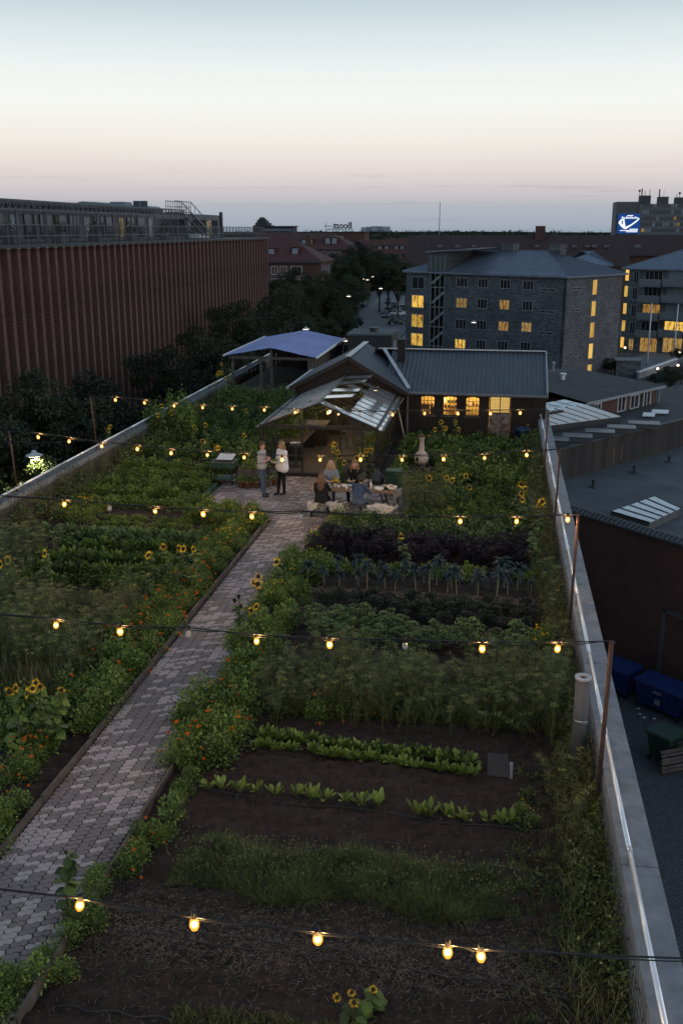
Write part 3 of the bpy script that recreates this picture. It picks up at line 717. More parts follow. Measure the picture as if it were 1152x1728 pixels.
# planters with shrubs on the terrace
for i, y in enumerate((50, 53, 56.5, 63, 69, 76, 84, 92)):
    s = MB(); s.box(FX - 2.6, FX - 1.9, y - .4, y + .4, 7.5, 8.15); pl = s.build('planter', mat('terrace_planter', (.09, .095, .1), .6), bl)
    b_ = bush(150, .5, .8, .16); b_.V = [q + np.array([FX - 2.25, y, 8.1], np.float32) for q in b_.V]; b_.build('shrub', G['tree'], pl)
# ventilation plant, two flues, stair with guard rail, end mast
duct = mat('duct_steel', (0.16, 0.19, 0.215), .4, (.11, .13, .15), scale=2, metal=.5)
e0, e1 = pX(140, 352, FX - 8), pX(270, 352, FX - 8)
s = MB(); s.tube([(FX - 8, e0.y, 10.05), (FX - 8, e1.y - .8, 10.05), (FX - 8, e1.y, 9.8), (FX - 8, e1.y + .3, 9.2), (FX - 8, e1.y + .3, 7.6)], 0.5, 14); s.build('air_duct', duct, bl, True)
for px_ in (158, 175, 210): y = pX(px_, 350, FX - 9).y; s = MB(); s.box(FX - 10, FX - 8.6, y - 1, y + 1, 10.0, 10.6 + (px_ == 210) * .2); s.build('air_handling_unit', duct, bl)
for px_ in (231, 243):
    p = pX(px_, 340, FX - 6.5); s = MB(); s.tube([(FX - 6.5, p.y, 8), (FX - 6.5, p.y, p.z + .05)], .33, 14); s.build('flue', mat('flue_dark', (.055, .06, .07), .5), bl, True)
p = [pX(296, 352, FX - 4.0), pX(322, 352, FX - 4.0), pX(362, 395, FX - 4.0)]
s = MB()
za = 9.9; y0_, y1_, y2_ = p[0].y, p[1].y, p[2].y
for dx in (0, -.9):
    s.bar((FX - 4 + dx, y0_, za + 1), (FX - 4 + dx, y1_, za + 1), .06); s.bar((FX - 4 + dx, y0_, za), (FX - 4 + dx, y1_, za), .10); s.bar((FX - 4 + dx, y0_, za + .5), (FX - 4 + dx, y1_, za + .5), .045)
    s.bar((FX - 4 + dx, y1_, za + 1), (FX - 4 + dx, y2_, 8.5), .06); s.bar((FX - 4 + dx, y1_, za), (FX - 4 + dx, y2_, 7.6), .14)
    for i in range(8): q = y0_ + (y1_ - y0_) * i / 7; s.bar((FX - 4 + dx, q, za), (FX - 4 + dx, q, za + 1), .045)
    for i in range(7): q = i / 6; s.bar((FX - 4 + dx, y1_ + (y2_ - y1_) * q, za + (7.6 - za) * q), (FX - 4 + dx, y1_ + (y2_ - y1_) * q, za + 1 + (8.5 - za - 1) * q), .04)
for i in range(11): q = i / 10; s.box(FX - 4.9, FX - 4, y1_ + (y2_ - y1_) * q - .15, y1_ + (y2_ - y1_) * q + .15, za + (7.6 - za) * q - .02, za + (7.6 - za) * q + .02)
s.build('roof_stair', mat('stair_steel', (.20, .215, .23), .5, metal=.4), bl)
y_ = pX(372, 360, FX - 4).y; s = MB(); s.box(FX - 4.1, FX - 3.8, y_ - .15, y_ + .15, 7.5, pX(372, 358, FX - 4).z); s.build('mast', darksteel, bl)
y_ = pX(330, 400, FX - 1).y
for i in range(3): s = MB(); s.box(FX - 1.6, FX - .8, y_ + i * 1.4, y_ + i * 1.4 + 1.0, 7.6, 7.95 - .1 * i); s.build('roof_light', white_paint, bl)

# ------------------------------------------------------------------ facade window helper
def window(parent, M, x, z, w_, h_, pane, bars=2, fr=frame_grey, deep=0.12, fw=0.09):
    s = MB()
    s.box(x, x + fw, -.03, deep, z, z + h_, M); s.box(x + w_ - fw, x + w_, -.03, deep, z, z + h_, M); s.box(x + fw, x + w_ - fw, -.03, deep, z, z + fw, M); s.box(x + fw, x + w_ - fw, -.03, deep, z + h_ - fw, z + h_, M)
    for i in range(1, bars): q = x + w_ * i / bars; s.box(q - .03, q + .03, -.02, deep, z + fw, z + h_ - fw, M)
    wo_ = s.build('window', fr, parent)
    s = MB(); s.box(x + fw * .5, x + w_ - fw * .5, .05, .09, z + fw * .5, z + h_ - fw * .5, M); s.build('pane', pane, wo_)
    return wo_
def wall_with_holes(name, M, W_, z0, z1, holes, m, parent, th=0.3, back=None):
    """a wall slab with real openings; holes are (x0, x1, z0, z1)"""
    xs = sorted(set([0, W_] + [h[0] for h in holes] + [h[1] for h in holes])); zs = sorted(set([z0, z1] + [h[2] for h in holes] + [h[3] for h in holes])); s = MB()
    for j in range(len(zs) - 1):
        run = None
        for i in range(len(xs)):
            solid = False
            if i < len(xs) - 1:
                cx, cz = (xs[i] + xs[i + 1]) / 2, (zs[j] + zs[j + 1]) / 2
                solid = not any(h[0] < cx < h[1] and h[2] < cz < h[3] for h in holes)
            if solid and run is None: run = xs[i]
            if not solid and run is not None: s.box(run, xs[i], 0, th, zs[j], zs[j + 1], M); run = None
    return s.build(name, m, parent)
def hip_roof(parent, M, W_, D_, ze, zr, over=0.5, m=zinc, seams=0.55, name='roof', inset=None, sides=(1, 1)):
    ins = inset if inset is not None else D_ / 2
    a = [(-over, -over, ze), (W_ + over, -over, ze), (W_ + over, D_ + over, ze), (-over, D_ + over, ze)]
    r0, r1 = (ins if sides[0] else -over, D_ / 2, zr), (W_ - ins if sides[1] else W_ + over, D_ / 2, zr)
    s = MB(); T = lambda p: tuple(M @ Vector(p))
    s._add([T(p) for p in a + [r0, r1]], [(0, 1, 5, 4), (1, 2, 5), (2, 3, 4, 5), (3, 0, 4)])
    s._add([T((p[0], p[1], p[2] - .22)) for p in a] + [T(p) for p in a], [(3, 2, 1, 0), (0, 1, 5, 4), (1, 2, 6, 5), (2, 3, 7, 6), (3, 0, 4, 7)])
    if seams:
        def rib(p, q): s.bar(T((p[0], p[1], p[2] + .03)), T((q[0], q[1], q[2] + .03)), .05, .09)
        for i in range(int((W_ + 2 * over) / seams)):
            x = -over + i * seams
            t = min(1, max(0, (x + over) / (r0[0] + over)) if r0[0] > -over else 1, max(0, (W_ + over - x) / (W_ + over - r1[0])) if r1[0] < W_ + over else 1)
            rib((x, -over, ze), (x, -over + (D_ / 2 + over) * t, ze + (zr - ze) * t))
        for i in range(int((D_ + 2 * over) / seams)):
            y = -over + i * seams; t = 1 - abs(y - D_ / 2) / (D_ / 2 + over)
            if sides[1]: rib((W_ + over, y, ze), (W_ + over - (W_ + over - r1[0]) * t, y, ze + (zr - ze) * t))
            if sides[0]: rib((-over, y, ze), (-over + (r0[0] + over) * t, y, ze + (zr - ze) * t))
        rib(r0, r1); rib(a[1], r1); rib(a[0], r0)
    return s.build(name, m, parent)

# ------------------------------------------------------------------ right: grey brick apartment houses
CA, CB = Vector((-13.5, 147.8)), Vector((8.2, 132.2))
_u = (CB - CA).normalized(); CC = CB + Vector((-_u.y, _u.x)) * 14.3
EZ = 2.6
u1 = (CB - CA).normalized(); L1 = (CB - CA).length; u2 = (CC - CB).normalized(); L2 = (CC - CB).length
gbk = dict(bw=.42, bh=.14, ms=.022)
greybrick1 = brickmat('grey_brick_front', (0.15, 0.16, 0.178), (0.055, 0.059, 0.067), (0.085, 0.09, 0.098), dirv=u1, **gbk); greybrick2 = brickmat('grey_brick_side', (0.15, 0.16, 0.178), (0.055, 0.059, 0.067), (0.085, 0.09, 0.098), dirv=u2, **gbk)
gb = thing('grey_apartment_house', 'grey brick apartment house with hipped zinc roof behind the black roofed hut', 'building', (0, 142, GZ))
M1 = frame((CA.x, CA.y, 0), u1); M2 = frame((CB.x, CB.y, 0), u2)
def fx1(px_): p = pV(px_, 500, CA, CB); return (Vector((p.x, p.y)) - CA).dot(u1)
def fz1(px_, py_): return pV(px_, py_, CA, CB).z
def fx2(px_): p = pV(px_, 500, CB, CC); return (Vector((p.x, p.y)) - CB).dot(u2)
def fz2(px_, py_): return pV(px_, py_, CB, CC).z
cols = [(769, 788), (805, 822), (842, 860), (881, 899)]
rows = [(468, 484), (502, 519), (538, 555), (571, 588), (605, 620)]
litmap = {(0, 1): 2, (2, 1): 1, (2, 2): 1, (3, 2): 2, (0, 3): 0}
holes = []; wins = []
for ci, (a, b_) in enumerate(cols):
    for ri, (t, bt) in enumerate(rows):
        dy = (a - 769) * 0.045
        h = (fx1(a), fx1(b_), fz1(a, bt + dy), fz1(a, t + dy)); holes.append(h); wins.append((h, lit[litmap[(ci, ri)]] if (ci, ri) in litmap else window_dark, 3))
for ri, (t, bt) in enumerate(((466, 487), (497, 519), (529, 552), (561, 583), (594, 614))):
    h = (fx1(694), fx1(715), fz1(694, bt), fz1(694, t)); holes.append(h); wins.append((h, window_dark if ri in (0, 4) else lit[0], 2))
for ri, t in enumerate((486, 523, 559, 595)):
    h = (fx1(911), fx1(937), fz1(911, t + 5), fz1(911, t)); holes.append(h); wins.append((h, window_dark, 2))
for ci, (a, b_) in enumerate(()): pass
tx0, tx1 = fx1(726), fx1(749)
holes2 = holes + [(tx0, tx1, GZ + .5, EZ - .3)]
wall_with_holes('wall', M1, L1, GZ, EZ, holes2, greybrick1, gb)
for h, pm_, bars in wins: window(gb, M1, h[0], h[2], h[1] - h[0], h[3] - h[2], pm_, bars)
h2 = []; w2 = []
for t in (472, 508, 544, 579, 614): h2.append((fx2(998), fx2(1006), fz2(998, t + 26), fz2(998, t))); w2.append(lit_stair)
for t in (485, 522, 558, 595): h2.append((fx2(964), fx2(980), fz2(970, t + 4), fz2(970, t))); w2.append(window_dark)
wall_with_holes('wall', M2, L2, GZ, EZ, h2, greybrick2, gb)
for h, pm_ in zip(h2, w2): window(gb, M2, h[0], h[2], h[1] - h[0], h[3] - h[2], pm_, 1 if pm_ is lit_stair else 2, fw=.06)
s = MB(); s.box(0.3, L1 - 0.3, .55, L2 - .2, GZ, EZ - .1, M1); s.build('core', mat('dark_interior', (.012, .012, .014), .9), gb)
s = MB(); s.box(-.02, L1, L2 - .3, L2, GZ, EZ, M1); s.box(0, .3, .32, L2 - .32, GZ, EZ, M1); s.build('wall', greybrick, gb)
# stair tower behind a glazed slot
for z_ in np.arange(GZ + 1, EZ, 2.75):
    s = MB(); a_ = M1 @ Vector((tx0 + .15, .2, z_)); b2 = M1 @ Vector((tx1 - .15, .2, z_ + 1.6)); s.bar(a_, b2, .35, .3); s.build('stair_flight', mat('stair_concrete', (.3, .32, .34), .7), gb)
s = MB()
for z_ in np.arange(GZ + .5, EZ, 2.75): s.box(tx0, tx1, -.05, .05, z_ - .06, z_ + .06, M1)
for x_ in np.linspace(tx0, tx1, 4): s.box(x_ - .05, x_ + .05, -.05, .05, GZ + .5, EZ + 2.2, M1)
s.build('stair_glazing_bars', frame_grey, gb)
s = MB(); s.box(fx1(722) - .3, fx1(752), .06, 6, EZ - .3, EZ + 2.6, M1); s.build('stair_tower', greybrick1, gb)
s = MB(); s.box(tx0 + .05, tx1 - .05, -.01, .055, EZ - .1, EZ + 2.1, M1); s.build('pane', mat('tower_glass', (.05, .07, .07), .15, spec=.7), gb)
s = MB(); s.prism([M1 @ Vector(p) for p in ((fx1(718), -.3, EZ + 2.62), (fx1(790), -.3, EZ + 3.1), (fx1(790), 7, EZ + 3.3), (fx1(718), 7, EZ + 2.7))], (0, 0, .16)); s.build('tower_roof', zinc, gb)
hip_roof(gb, M1, L1, L2, EZ + .02, 5.55, .45)
for x_, l_ in ((L1 * .42, 2.4), (L1 * .73, 1.8)): s = MB(); s.box(x_, x_ + l_, L2 / 2 - .5, L2 / 2 + 1, 5.0, 6.35, M1); s.box(x_ - .1, x_ + l_ + .1, L2 / 2 - .6, L2 / 2 + 1.1, 6.36, 6.48, M1); s.build('chimney', greybrick, gb)

# second house with balconies, to the right
DA, DB = pz(1046, 590, GZ), pz(1240, 606, GZ); DA2, DB2 = Vector((DA.x, DA.y)), Vector((DB.x, DB.y))
ud = (DB2 - DA2).normalized(); LD = (DB2 - DA2).length; MD = frame((DA.x, DA.y, 0), ud)
EZ2 = pV(1046, 452, DA2, DB2).z
gd = thing('grey_apartment_house', 'grey brick house with balconies behind the two flagpoles', 'building', (DA.x + 8, DA.y + 6, GZ))
def gx(px_): p = pV(px_, 520, DA2, DB2); return (Vector((p.x, p.y)) - DA2).dot(ud)
def gz_(px_, py_): return pV(px_, py_, DA2, DB2).z
hs = []; ws = []
stor = [462, 489, 518, 547, 575]
for i, t in enumerate(stor):
    hs.append((gx(1064), gx(1073), gz_(1064, t + 16), gz_(1064, t - 4))); ws.append((window_dark, 2) if i != 4 else (lit[2], 2))
    for a, b_, key in ((1083, 1113, 'a'), (1122, 1156, 'b'), (1166, 1200, 'c')):
        hs.append((gx(a), gx(b_), gz_(a, t + 12 + (8 if i == 4 else 0)), gz_(a, t - 6))); ws.append(({('a', 2): lit[1], ('b', 3): lit[0], ('a', 4): lit[1], ('b', 4): lit[2]}.get((key, i), window_pale if (key == 'b' and i < 3) else window_dark), 4))
wall_with_holes('wall', MD, LD, GZ, EZ2, hs, brickmat('grey_brick_far', (0.15, 0.16, 0.178), (0.055, 0.059, 0.067), (0.085, 0.09, 0.098), dirv=ud, **gbk), gd)
for h, (pm_, bars) in zip(hs, ws): window(gd, MD, h[0], h[2], h[1] - h[0], h[3] - h[2], pm_, bars)
for i, t in enumerate(stor[:4]):
    for a, b_ in ((1080, 1116), (1119, 1159), (1163, 1203)):
        s = MB(); s.box(gx(a), gx(b_), -1.3, -.01, gz_(a, t + 20) - .1, gz_(a, t + 20) + .12, MD); s.box(gx(a), gx(b_), -1.36, -1.30, gz_(a, t + 20) + .125, gz_(a, t + 20) + 1.15, MD); s.build('balcony', mat('balcony_panel', (.17, .185, .20), .5), gd)
s = MB(); s.box(.3, LD, .5, 13, GZ, EZ2 - .1, MD); s.build('core', MATS['dark_interior'], gd)
ME_ = frame((DA.x, DA.y, 0), (-ud.y, ud.x))
s = MB(); s.box(.32, 13, -.35, 0, GZ, EZ2, ME_); s.build('wall', greybrick, gd)
for i, t in enumerate(stor):
    z_ = gz_(1046, t + 12); s = MB(); s.box(-.02, .5, -.04, .06, z_ + .1, z_ + 1.8, MD); s.box(.0, .7, .0, .08, z_ + .1, z_ + 1.8, ME_); s.build('window', lit_stair, gd)
hip_roof(gd, MD, LD, 13, EZ2 + .02, EZ2 + 2.9, .6, sides=(1, 0))
s = MB(); s.box(9.5, 11.5, 6, 7.5, EZ2 + 2, EZ2 + 4, MD); s.build('chimney', greybrick, gd)

# third grey house, of which only the roof shows between the other two
q0 = pY(950, 447, 182); q1 = pY(1030, 447, 182)
g3 = thing('grey_apartment_house', 'small hipped zinc roof peeping out behind the two grey brick houses', 'building', (q0.x, 182, GZ))
M3 = frame((q0.x, 182, 0), (1, -.08)); s = MB(); s.box(0, q1.x - q0.x, .0, 10, GZ, q0.z, M3); s.build('wall', greybrick, g3); hip_roof(g3, M3, q1.x - q0.x, 10, q0.z + .02, q0.z + 2.2, .4)

# two flagpoles, small things by the lawn
for (px_, t, bt), lab in (((1091, 514, 617), 'white flagpole standing left of the other, by the lawn'), ((1136, 515, 604), 'white flagpole standing to the right by the lawn')):
    p = pz(px_ - .5, bt, GZ); f = thing('flagpole', lab, 'flagpole', p, 'flagpoles by the lawn'); zt = pV(px_ + 1, t, p, p + Vector((1, -.2, 0))).z
    s = MB(); s.tube([p, (p.x, p.y, zt)], [.13, .07], 10); s.ball((p.x, p.y, zt + .08), .11); s.build('pole', white_paint, f, True)
    s = MB(); s.lathe(p, [(.3, 0), (.3, .25), (.16, .4)], 12); s.build('base', concrete, f)
    s = MB(); s.tube([(p.x - .2, p.y, GZ + 1.2), (p.x - .35, p.y, (zt + GZ) / 2), (p.x - .08, p.y, zt - .1)], .02, 5); s.build('halyard', darksteel, f)
for (px_, py_), lab in (((1053, 590), 'small bollard lamp on the lawn nearest the grey house'), ((1108, 627), 'small bollard lamp beside the low wall in front of the flagpoles'), ((1145, 598), 'small bollard lamp right of the two flagpoles'), ((1142, 621), 'small bollard lamp at the end of the low wall'), ((1118, 668), 'small bollard lamp beyond the red brick annexe')):
    p = pz(px_, py_ + 6, GZ); f = thing('bollard_lamp', lab, 'garden lamp', p, 'bollard lamps on the lawn')
    s = MB(); s.tube([p, p + Vector((0, 0, .75))], .07, 8); s.build('post', darksteel, f); s = MB(); s.ball(p + Vector((0, 0, .88)), .16); s.build('globe', emit('bollard_globe', (1, .75, .45), 6), f, True)
p = pz(1075, 640, GZ); q = pz(1140, 616, GZ); w_ = thing('garden_wall', 'low pale garden wall in front of the flagpoles', 'wall', p)
s = MB(); s.bar(p + Vector((0, 0, .45)), q + Vector((0, 0, .45)), .35, .9); s.build('wall', concrete, w_); s = MB(); s.bar(p + Vector((0, 0, .96)), q + Vector((0, 0, .96)), .5, .12); s.build('coping', white_paint, w_)
p = pz(1058, 638, GZ); w_ = thing('brick_shed', 'small grey brick bin shed beside the low wall', 'shed', p); s = MB(); s.box(p.x - 1.6, p.x + 1.6, p.y, p.y + 2.5, GZ, GZ + 2.3); s.build('wall', greybrick, w_); s = MB(); s.box(p.x - 1.8, p.x + 1.8, p.y - .2, p.y + 2.7, GZ + 2.31, GZ + 2.45); s.build('roof', concrete, w_)
# ------------------------------------------------------------------ red roofed town houses beyond the street trees
white_frame = mat('white_window_frame', (.55, .57, .6), .5)
def gable_house(label, px0, px1, pyr, pye, Y_, depth, wallm=redbrick, roofm=redtile, dorm=(), wrows=(), skew=0.0, hipr=True, name='town_house', right_face=0):
    """house whose long front runs between two photo columns at distance Y_"""
    a = pY(px0, pye, Y_); b_ = pY(px1, pye, Y_); W_ = b_.x - a.x
    t_ = thing(name, label, 'building', ((a.x + b_.x) / 2, Y_, GZ)); M = frame((a.x, Y_, 0), (1, skew)); ze = a.z
    zr = pY((px0 + px1) / 2, pyr, Y_ + depth / 2).z
    s = MB(); s.box(0, W_, 0, depth, GZ, ze, M); s.build('wall', wallm, t_)
    hip_roof(t_, M, W_, depth, ze + .02, zr, .35, roofm, seams=0, inset=(depth * .45 if hipr else None), sides=(0, 1 if hipr else 0))
    s = MB(); s.box(-.3, W_ + .3, -.55, -.36, ze - .28, ze - .05, M); s.build('gutter', mat('gutter_dark', (.05, .045, .045), .6), t_)
    for px_, py_, dw, dh, lit_ in dorm:
        p = pY(px_, py_, Y_ + depth * .16); x_ = p.x - a.x; dpt = depth * .34
        s = MB(); s.box(x_ - dw / 2 - .15, x_ + dw / 2 + .15, depth * .16, depth * .16 + dpt, p.z - .15, p.z + dh + .15, M); s.box(x_ - dw / 2 - .3, x_ + dw / 2 + .3, depth * .16 - .2, depth * .16 + dpt, p.z + dh + .16, p.z + dh + .3, M); d_ = s.build('dormer', roofm, t_)
        s = MB(); s.box(x_ - dw / 2, x_ + dw / 2, depth * .16 - .12, depth * .16 - .02, p.z, p.z + dh, M); s.build('pane', mat('dormer_pane', (.22, .25, .30), .15, (.14, .16, .2), spec=.7), d_)
    for py_, h_, pxs, w_, pm_ in wrows:
        for px_ in pxs:
            p = pY(px_, py_, Y_); window(t_, M, p.x - a.x - w_ / 2, p.z - h_, w_, h_, pm_, 2, white_frame, .04)
    return t_, M, a, b_, ze, zr
t1, M, a, b_, ze, zr = gable_house('nearest red tiled brick house right behind the fin facade', 440, 541, 405, 441, 190, 14, dorm=((458, 433, 1.1, 1.4, 0), (498, 432, 1.1, 1.4, 0)), wrows=((449, 1.6, (463, 478), 1.3, window_pale), (449, 2.0, (500,), 2.2, window_dark), (470, 1.6, (463, 478, 500), 1.4, window_dark)))
for i in range(5): s = MB(); s.box(b_.x - .03, b_.x + .05, 191.2 + i * 2.4, 192.3 + i * 2.4, ze - 2.6, ze - .9); s.build('window', window_pale, t1)
s = MB(); s.box(b_.x - 4, b_.x - 3, 196, 197, zr - .6, zr + 1); s.build('chimney', redbrick, t1)
t2, M, a, b_, ze, zr = gable_house('long red tiled house with white dormers behind the nearest one', 425, 597, 393, 420, 262, 15, dorm=((513, 417, 1.0, 1.8, 0), (524, 417, 1.0, 1.8, 0), (553, 416, 1.2, 2.1, 0), (564, 416, 1.2, 2.1, 0)), wrows=((424, 2.0, (530, 547, 559, 571), 1.5, window_pale), (440, 2.0, (547, 559, 571), 1.5, window_dark)))
for i in range(4):
    s = MB(); s.box(b_.x - .03, b_.x + .05, 263.5 + i * 3, 265.2 + i * 3, ze - 3, ze - .9); s.build('window', window_pale, t2)
    s = MB(); s.box(b_.x - .03, b_.x + .05, 263.5 + i * 3, 265.2 + i * 3, ze - 6.4, ze - 4.2); s.build('window', window_dark, t2)
s = MB(); s.box(b_.x - 7, b_.x - 5, 266, 276, zr - 1.5, zr - .9); s.build('roof_terrace', concrete, t2)
gable_house('red tiled terrace with small white dormers across the end of the street', 598, 700, 405, 428, 335, 13, hipr=False, dorm=tuple((x_, 421, 1.1, 1.1, 0) for x_ in (622, 641, 652, 669, 678)), wrows=((427, 1.9, (625, 643, 655, 672), 1.5, window_pale), (444, 1.9, (625, 655), 1.5, window_dark)))
t4, M, a, b_, ze, zr = gable_house('very long dark red tiled roof stretching behind the grey brick houses', 684, 1060, 397, 446, 236, 24, roofm=darktile, hipr=False)
for i, px_ in enumerate((742, 772, 800, 850, 872, 905, 940, 968, 990, 1002, 1022, 1075)):
    p = pY(px_, 416, 236 + 7.5); s = MB(); s.box(p.x - .6, p.x + .6, 236 + 6.4, 236 + 8.5, p.z - .2, p.z + .35); s.build('roof_light', mat('roof_light_glass', (.12, .125, .14), .3), t4)
p = pY(911, 397, 246); s = MB(); s.box(p.x - 1.1, p.x + 1.1, 246, 249, p.z - 3, p.z + 2.1); s.build('chimney', redbrick, t4)
p = pY(743, 405, 243)
gable_house('dark red tiled roof at the right end below the tall block', 1040, 1200, 396, 430, 262, 16, roofm=darktile, hipr=False)

# tall block with an illuminated billboard
HY = 450
h0, h1 = pY(1040, 343, HY), pY(1240, 345, HY); W_ = h1.x - h0.x
hb = thing('tall_block', 'tall grey slab block with a lit billboard and roof antennas', 'building', (h0.x + 20, HY, GZ))
s = MB(); s.box(h0.x, pY(1078, 345, HY).x, HY + .2, HY + 16, GZ, h0.z + .6); s.build('end_wall', mat('block_concrete', (.10, .108, .118), .7, (.075, .08, .088), scale=.5), hb)
s = MB(); s.box(pY(1078.2, 345, HY).x, h1.x, HY, HY + 15, GZ, h0.z - .5); s.build('wall', mat('block_spandrel', (.12, .132, .146), .6, (.095, .104, .116), scale=.4), hb)
x_l = pY(1084, 350, HY).x
for i, py_ in enumerate((347, 358, 369, 379, 389, 399, 409)):
    z_ = pY(1100, py_, HY).z
    for j in range(22):
        x_ = x_l + j * 1.42
        if x_ > h1.x - 2: break
        s = MB(); s.box(x_, x_ + 1.12, HY - .06, HY - .01, z_ - .55, z_ + .75); s.build('window', window_pale if random.random() < .3 else (lit[2] if random.random() < .04 else window_dark), hb)
for a_, b2, t, in ((1079, 1096, 330), (1110, 1126, 332), (1139, 1165, 333)):
    p, q = pY(a_, t, HY + 5), pY(b2, 345, HY + 5); s = MB(); s.box(p.x, q.x, HY + 4, HY + 9, q.z - 2, p.z); s.build('plant_room', mat('plant_room_dark', (.07, .075, .085), .7), hb)
for px_, t, bt, r_ in ((1083, 318, 331, .28), (1088, 322, 331, .12), (1096, 320, 331, .12), (1078.5, 322, 343, .1), (1112.5, 319, 333, .28), (1120, 321, 333, .06), (1141, 328, 334, .12), (1146, 326, 334, .12)):
    p, q = pY(px_, t, HY + 6), pY(px_, bt, HY + 6); s = MB(); s.tube([(p.x, HY + 6, q.z - 1), (p.x, HY + 6, p.z)], r_, 6)
    if px_ in (1146, 1078.5): s.ball((p.x, HY + 5.9, p.z), .5)
    s.build('antenna', darksteel, hb)
p, q = pY(1042.5, 361, HY), pY(1077, 394, HY)
def billboard_mat():
    return [emit('board_blue', (.012, .06, .24), .9), emit('board_white', (.85, .9, 1), 1.1), emit('board_deep', (.008, .02, .07), .8)]
bb = MB(); bb.box(p.x, q.x, HY - .5, HY - .1, q.z, p.z); bo = bb.build('billboard', billboard_mat()[0], hb)
BW, BH = q.x - p.x, p.z - q.z; bx = lambda u: p.x + u * BW; bz = lambda v_: p.z - v_ * BH
s = MB(); f_ = lambda pts: s.prism([(bx(u), HY - .52, bz(v_)) for u, v_ in pts], (0, -.04, 0))
f_([(.02, .45), (.12, .28), (.28, .25), (.33, .5), (.36, .66), (.62, .52), (.86, .30), (.95, .22), (.98, .26), (.82, .44), (.60, .62), (.38, .78), (.26, .74), (.14, .62)])
for j in range(12): f_([(.16 + j * .065, .14 + .02 * (j % 3)), (.21 + j * .065, .14 + .02 * (j % 3)), (.205 + j * .065, .245), (.165 + j * .065, .245)])
f_([(.4, .07), (.68, .06), (.68, .11), (.4, .12)]); f_([(.55, .76), (.93, .76), (.93, .80), (.55, .80)]); f_([(.12, .83), (.93, .82), (.93, .86), (.12, .87)]); f_([(.4, .89), (.92, .89), (.92, .93), (.4, .93)])
s.build('poster_figure', MATS['board_white'], bo)
s = MB(); f_([(.16, .36), (.22, .33), (.24, .5), (.19, .55)]); s.v = [(x_, y_ - .05, z_) for x_, y_, z_ in s.v]; s.build('poster_blue_patch', MATS['board_blue'], bo)  # blue patch of the print over the white figure

# mirrored roof-top letters seen from behind
SY = 420
p0, p1 = pY(562, 389, SY), pY(594, 389, SY)
cu_ = bpy.data.curves.new('sign_letters', 'FONT'); cu_.body = 'Boozt'; cu_.size = 4.6; cu_.extrude = .15; cu_.offset = .10
tmp = bpy.data.objects.new('tmp', cu_); COL.objects.link(tmp); bpy.context.view_layer.update()
me = bpy.data.meshes.new_from_object(tmp.evaluated_get(bpy.context.evaluated_depsgraph_get())); bpy.data.objects.remove(tmp)
co = np.array([v_.co[:] for v_ in me.vertices]); wx = co[:, 0].max(); sc_ = (p1.x - p0.x) / wx
co2 = np.stack([p1.x - co[:, 0] * sc_, SY + co[:, 2], p0.z + .9 + co[:, 1] * sc_ * 1.05], 1); me.vertices.foreach_set('co', co2.ravel()); me.update(); me.materials.clear(); me.materials.append(mat('sign_black', (.012, .013, .016), .6))
sg = thing('roof_sign', 'black roof-top letters seen in mirror image against the sky', 'sign', (p0.x, SY, p0.z)); link('letters', me, sg)
s = MB(); s.bar((pY(546, 380, SY).x, SY + .3, pY(546, 381.5, SY).z), (p0.x + 1, SY + .3, pY(562, 381.5, SY).z), .25)
s.bar((p0.x - 3, SY + .3, p0.z + .5), (p1.x, SY + .3, p0.z + .5), .2)
for i in range(9): x_ = p0.x - 3 + i * (p1.x - p0.x + 3) / 8; s.bar((x_, SY + .3, p0.z - 3), (x_, SY + .3, p0.z + (1 if i else 3)), .16)
s.build('support_frame', MATS['sign_black'], sg)
a_, b2 = pY(545, 391, SY), pY(600, 391, SY); rb = thing('town_house', 'low dark building under the mirrored roof letters', 'building', (p0.x, SY, GZ)); s = MB(); s.box(a_.x, b2.x + 4, SY - 3, SY + 12, GZ, a_.z - .4); s.build('wall', redbrick, rb); s = MB(); s.box(a_.x - .3, b2.x + 4.3, SY - 3.3, SY + 12, a_.z - .39, a_.z); s.build('roof', darktile, rb)

# skyline: stepped church gable, pale tower blocks, mast, a flat hospital block
C9 = 1500
ch = thing('church_tower', 'dark stepped church gable on the far skyline', 'church', (pY(438, 388, C9).x, C9, GZ)); dk_ = mat('far_dark', (.045, .05, .06), .9)
for i, (a_, b2, t) in enumerate(((427, 455, 380), (430, 451, 376), (432, 447, 372), (434, 444, 369), (436, 441.5, 366.5))):
    p, q = pY(a_, t, C9), pY(b2, t, C9); s = MB(); s.box(p.x, q.x, C9 + i * 2, C9 + 30 - i * 2, GZ if i == 0 else pY(438, (380, 376, 372, 369)[i - 1], C9).z + .01, p.z); s.build('gable_step', dk_, ch)
p, q = pY(437, 383, 700), pY(494, 391, 700); hs_ = thing('far_block', 'long low dark block on the skyline left of the roof letters', 'building', (p.x, 700, GZ)); s = MB(); s.box(p.x, q.x, 700, 715, GZ, p.z); s.build('wall', mat('far_block_wall', (.07, .075, .09), .9, (.04, .045, .055), scale=.15), hs_); s = MB(); s.box(p.x - 1, q.x + 1, 699, 716, p.z + .01, p.z + .7); s.build('roof', dk_, hs_)
s = MB()
for i in range(14): x_ = p.x + 2 + i * (q.x - p.x - 4) / 13; s.box(x_, x_ + 1.0, 699.9, 700 - .02, p.z - 2.6, p.z - 1.2)
s.build('windows', window_pale, hs_)
C8 = 2400; fb_ = thing('tower_blocks', 'haze-tinted blue-grey slab blocks on the far skyline', 'building', (pY(632, 388, C8).x, C8, GZ)); pm2 = mat('far_hazed', (.34, .38, .45), .8, (.22, .25, .31), scale=.06, stretch=(1, 1, .2))  # distance haze put into the colour of the white blocks
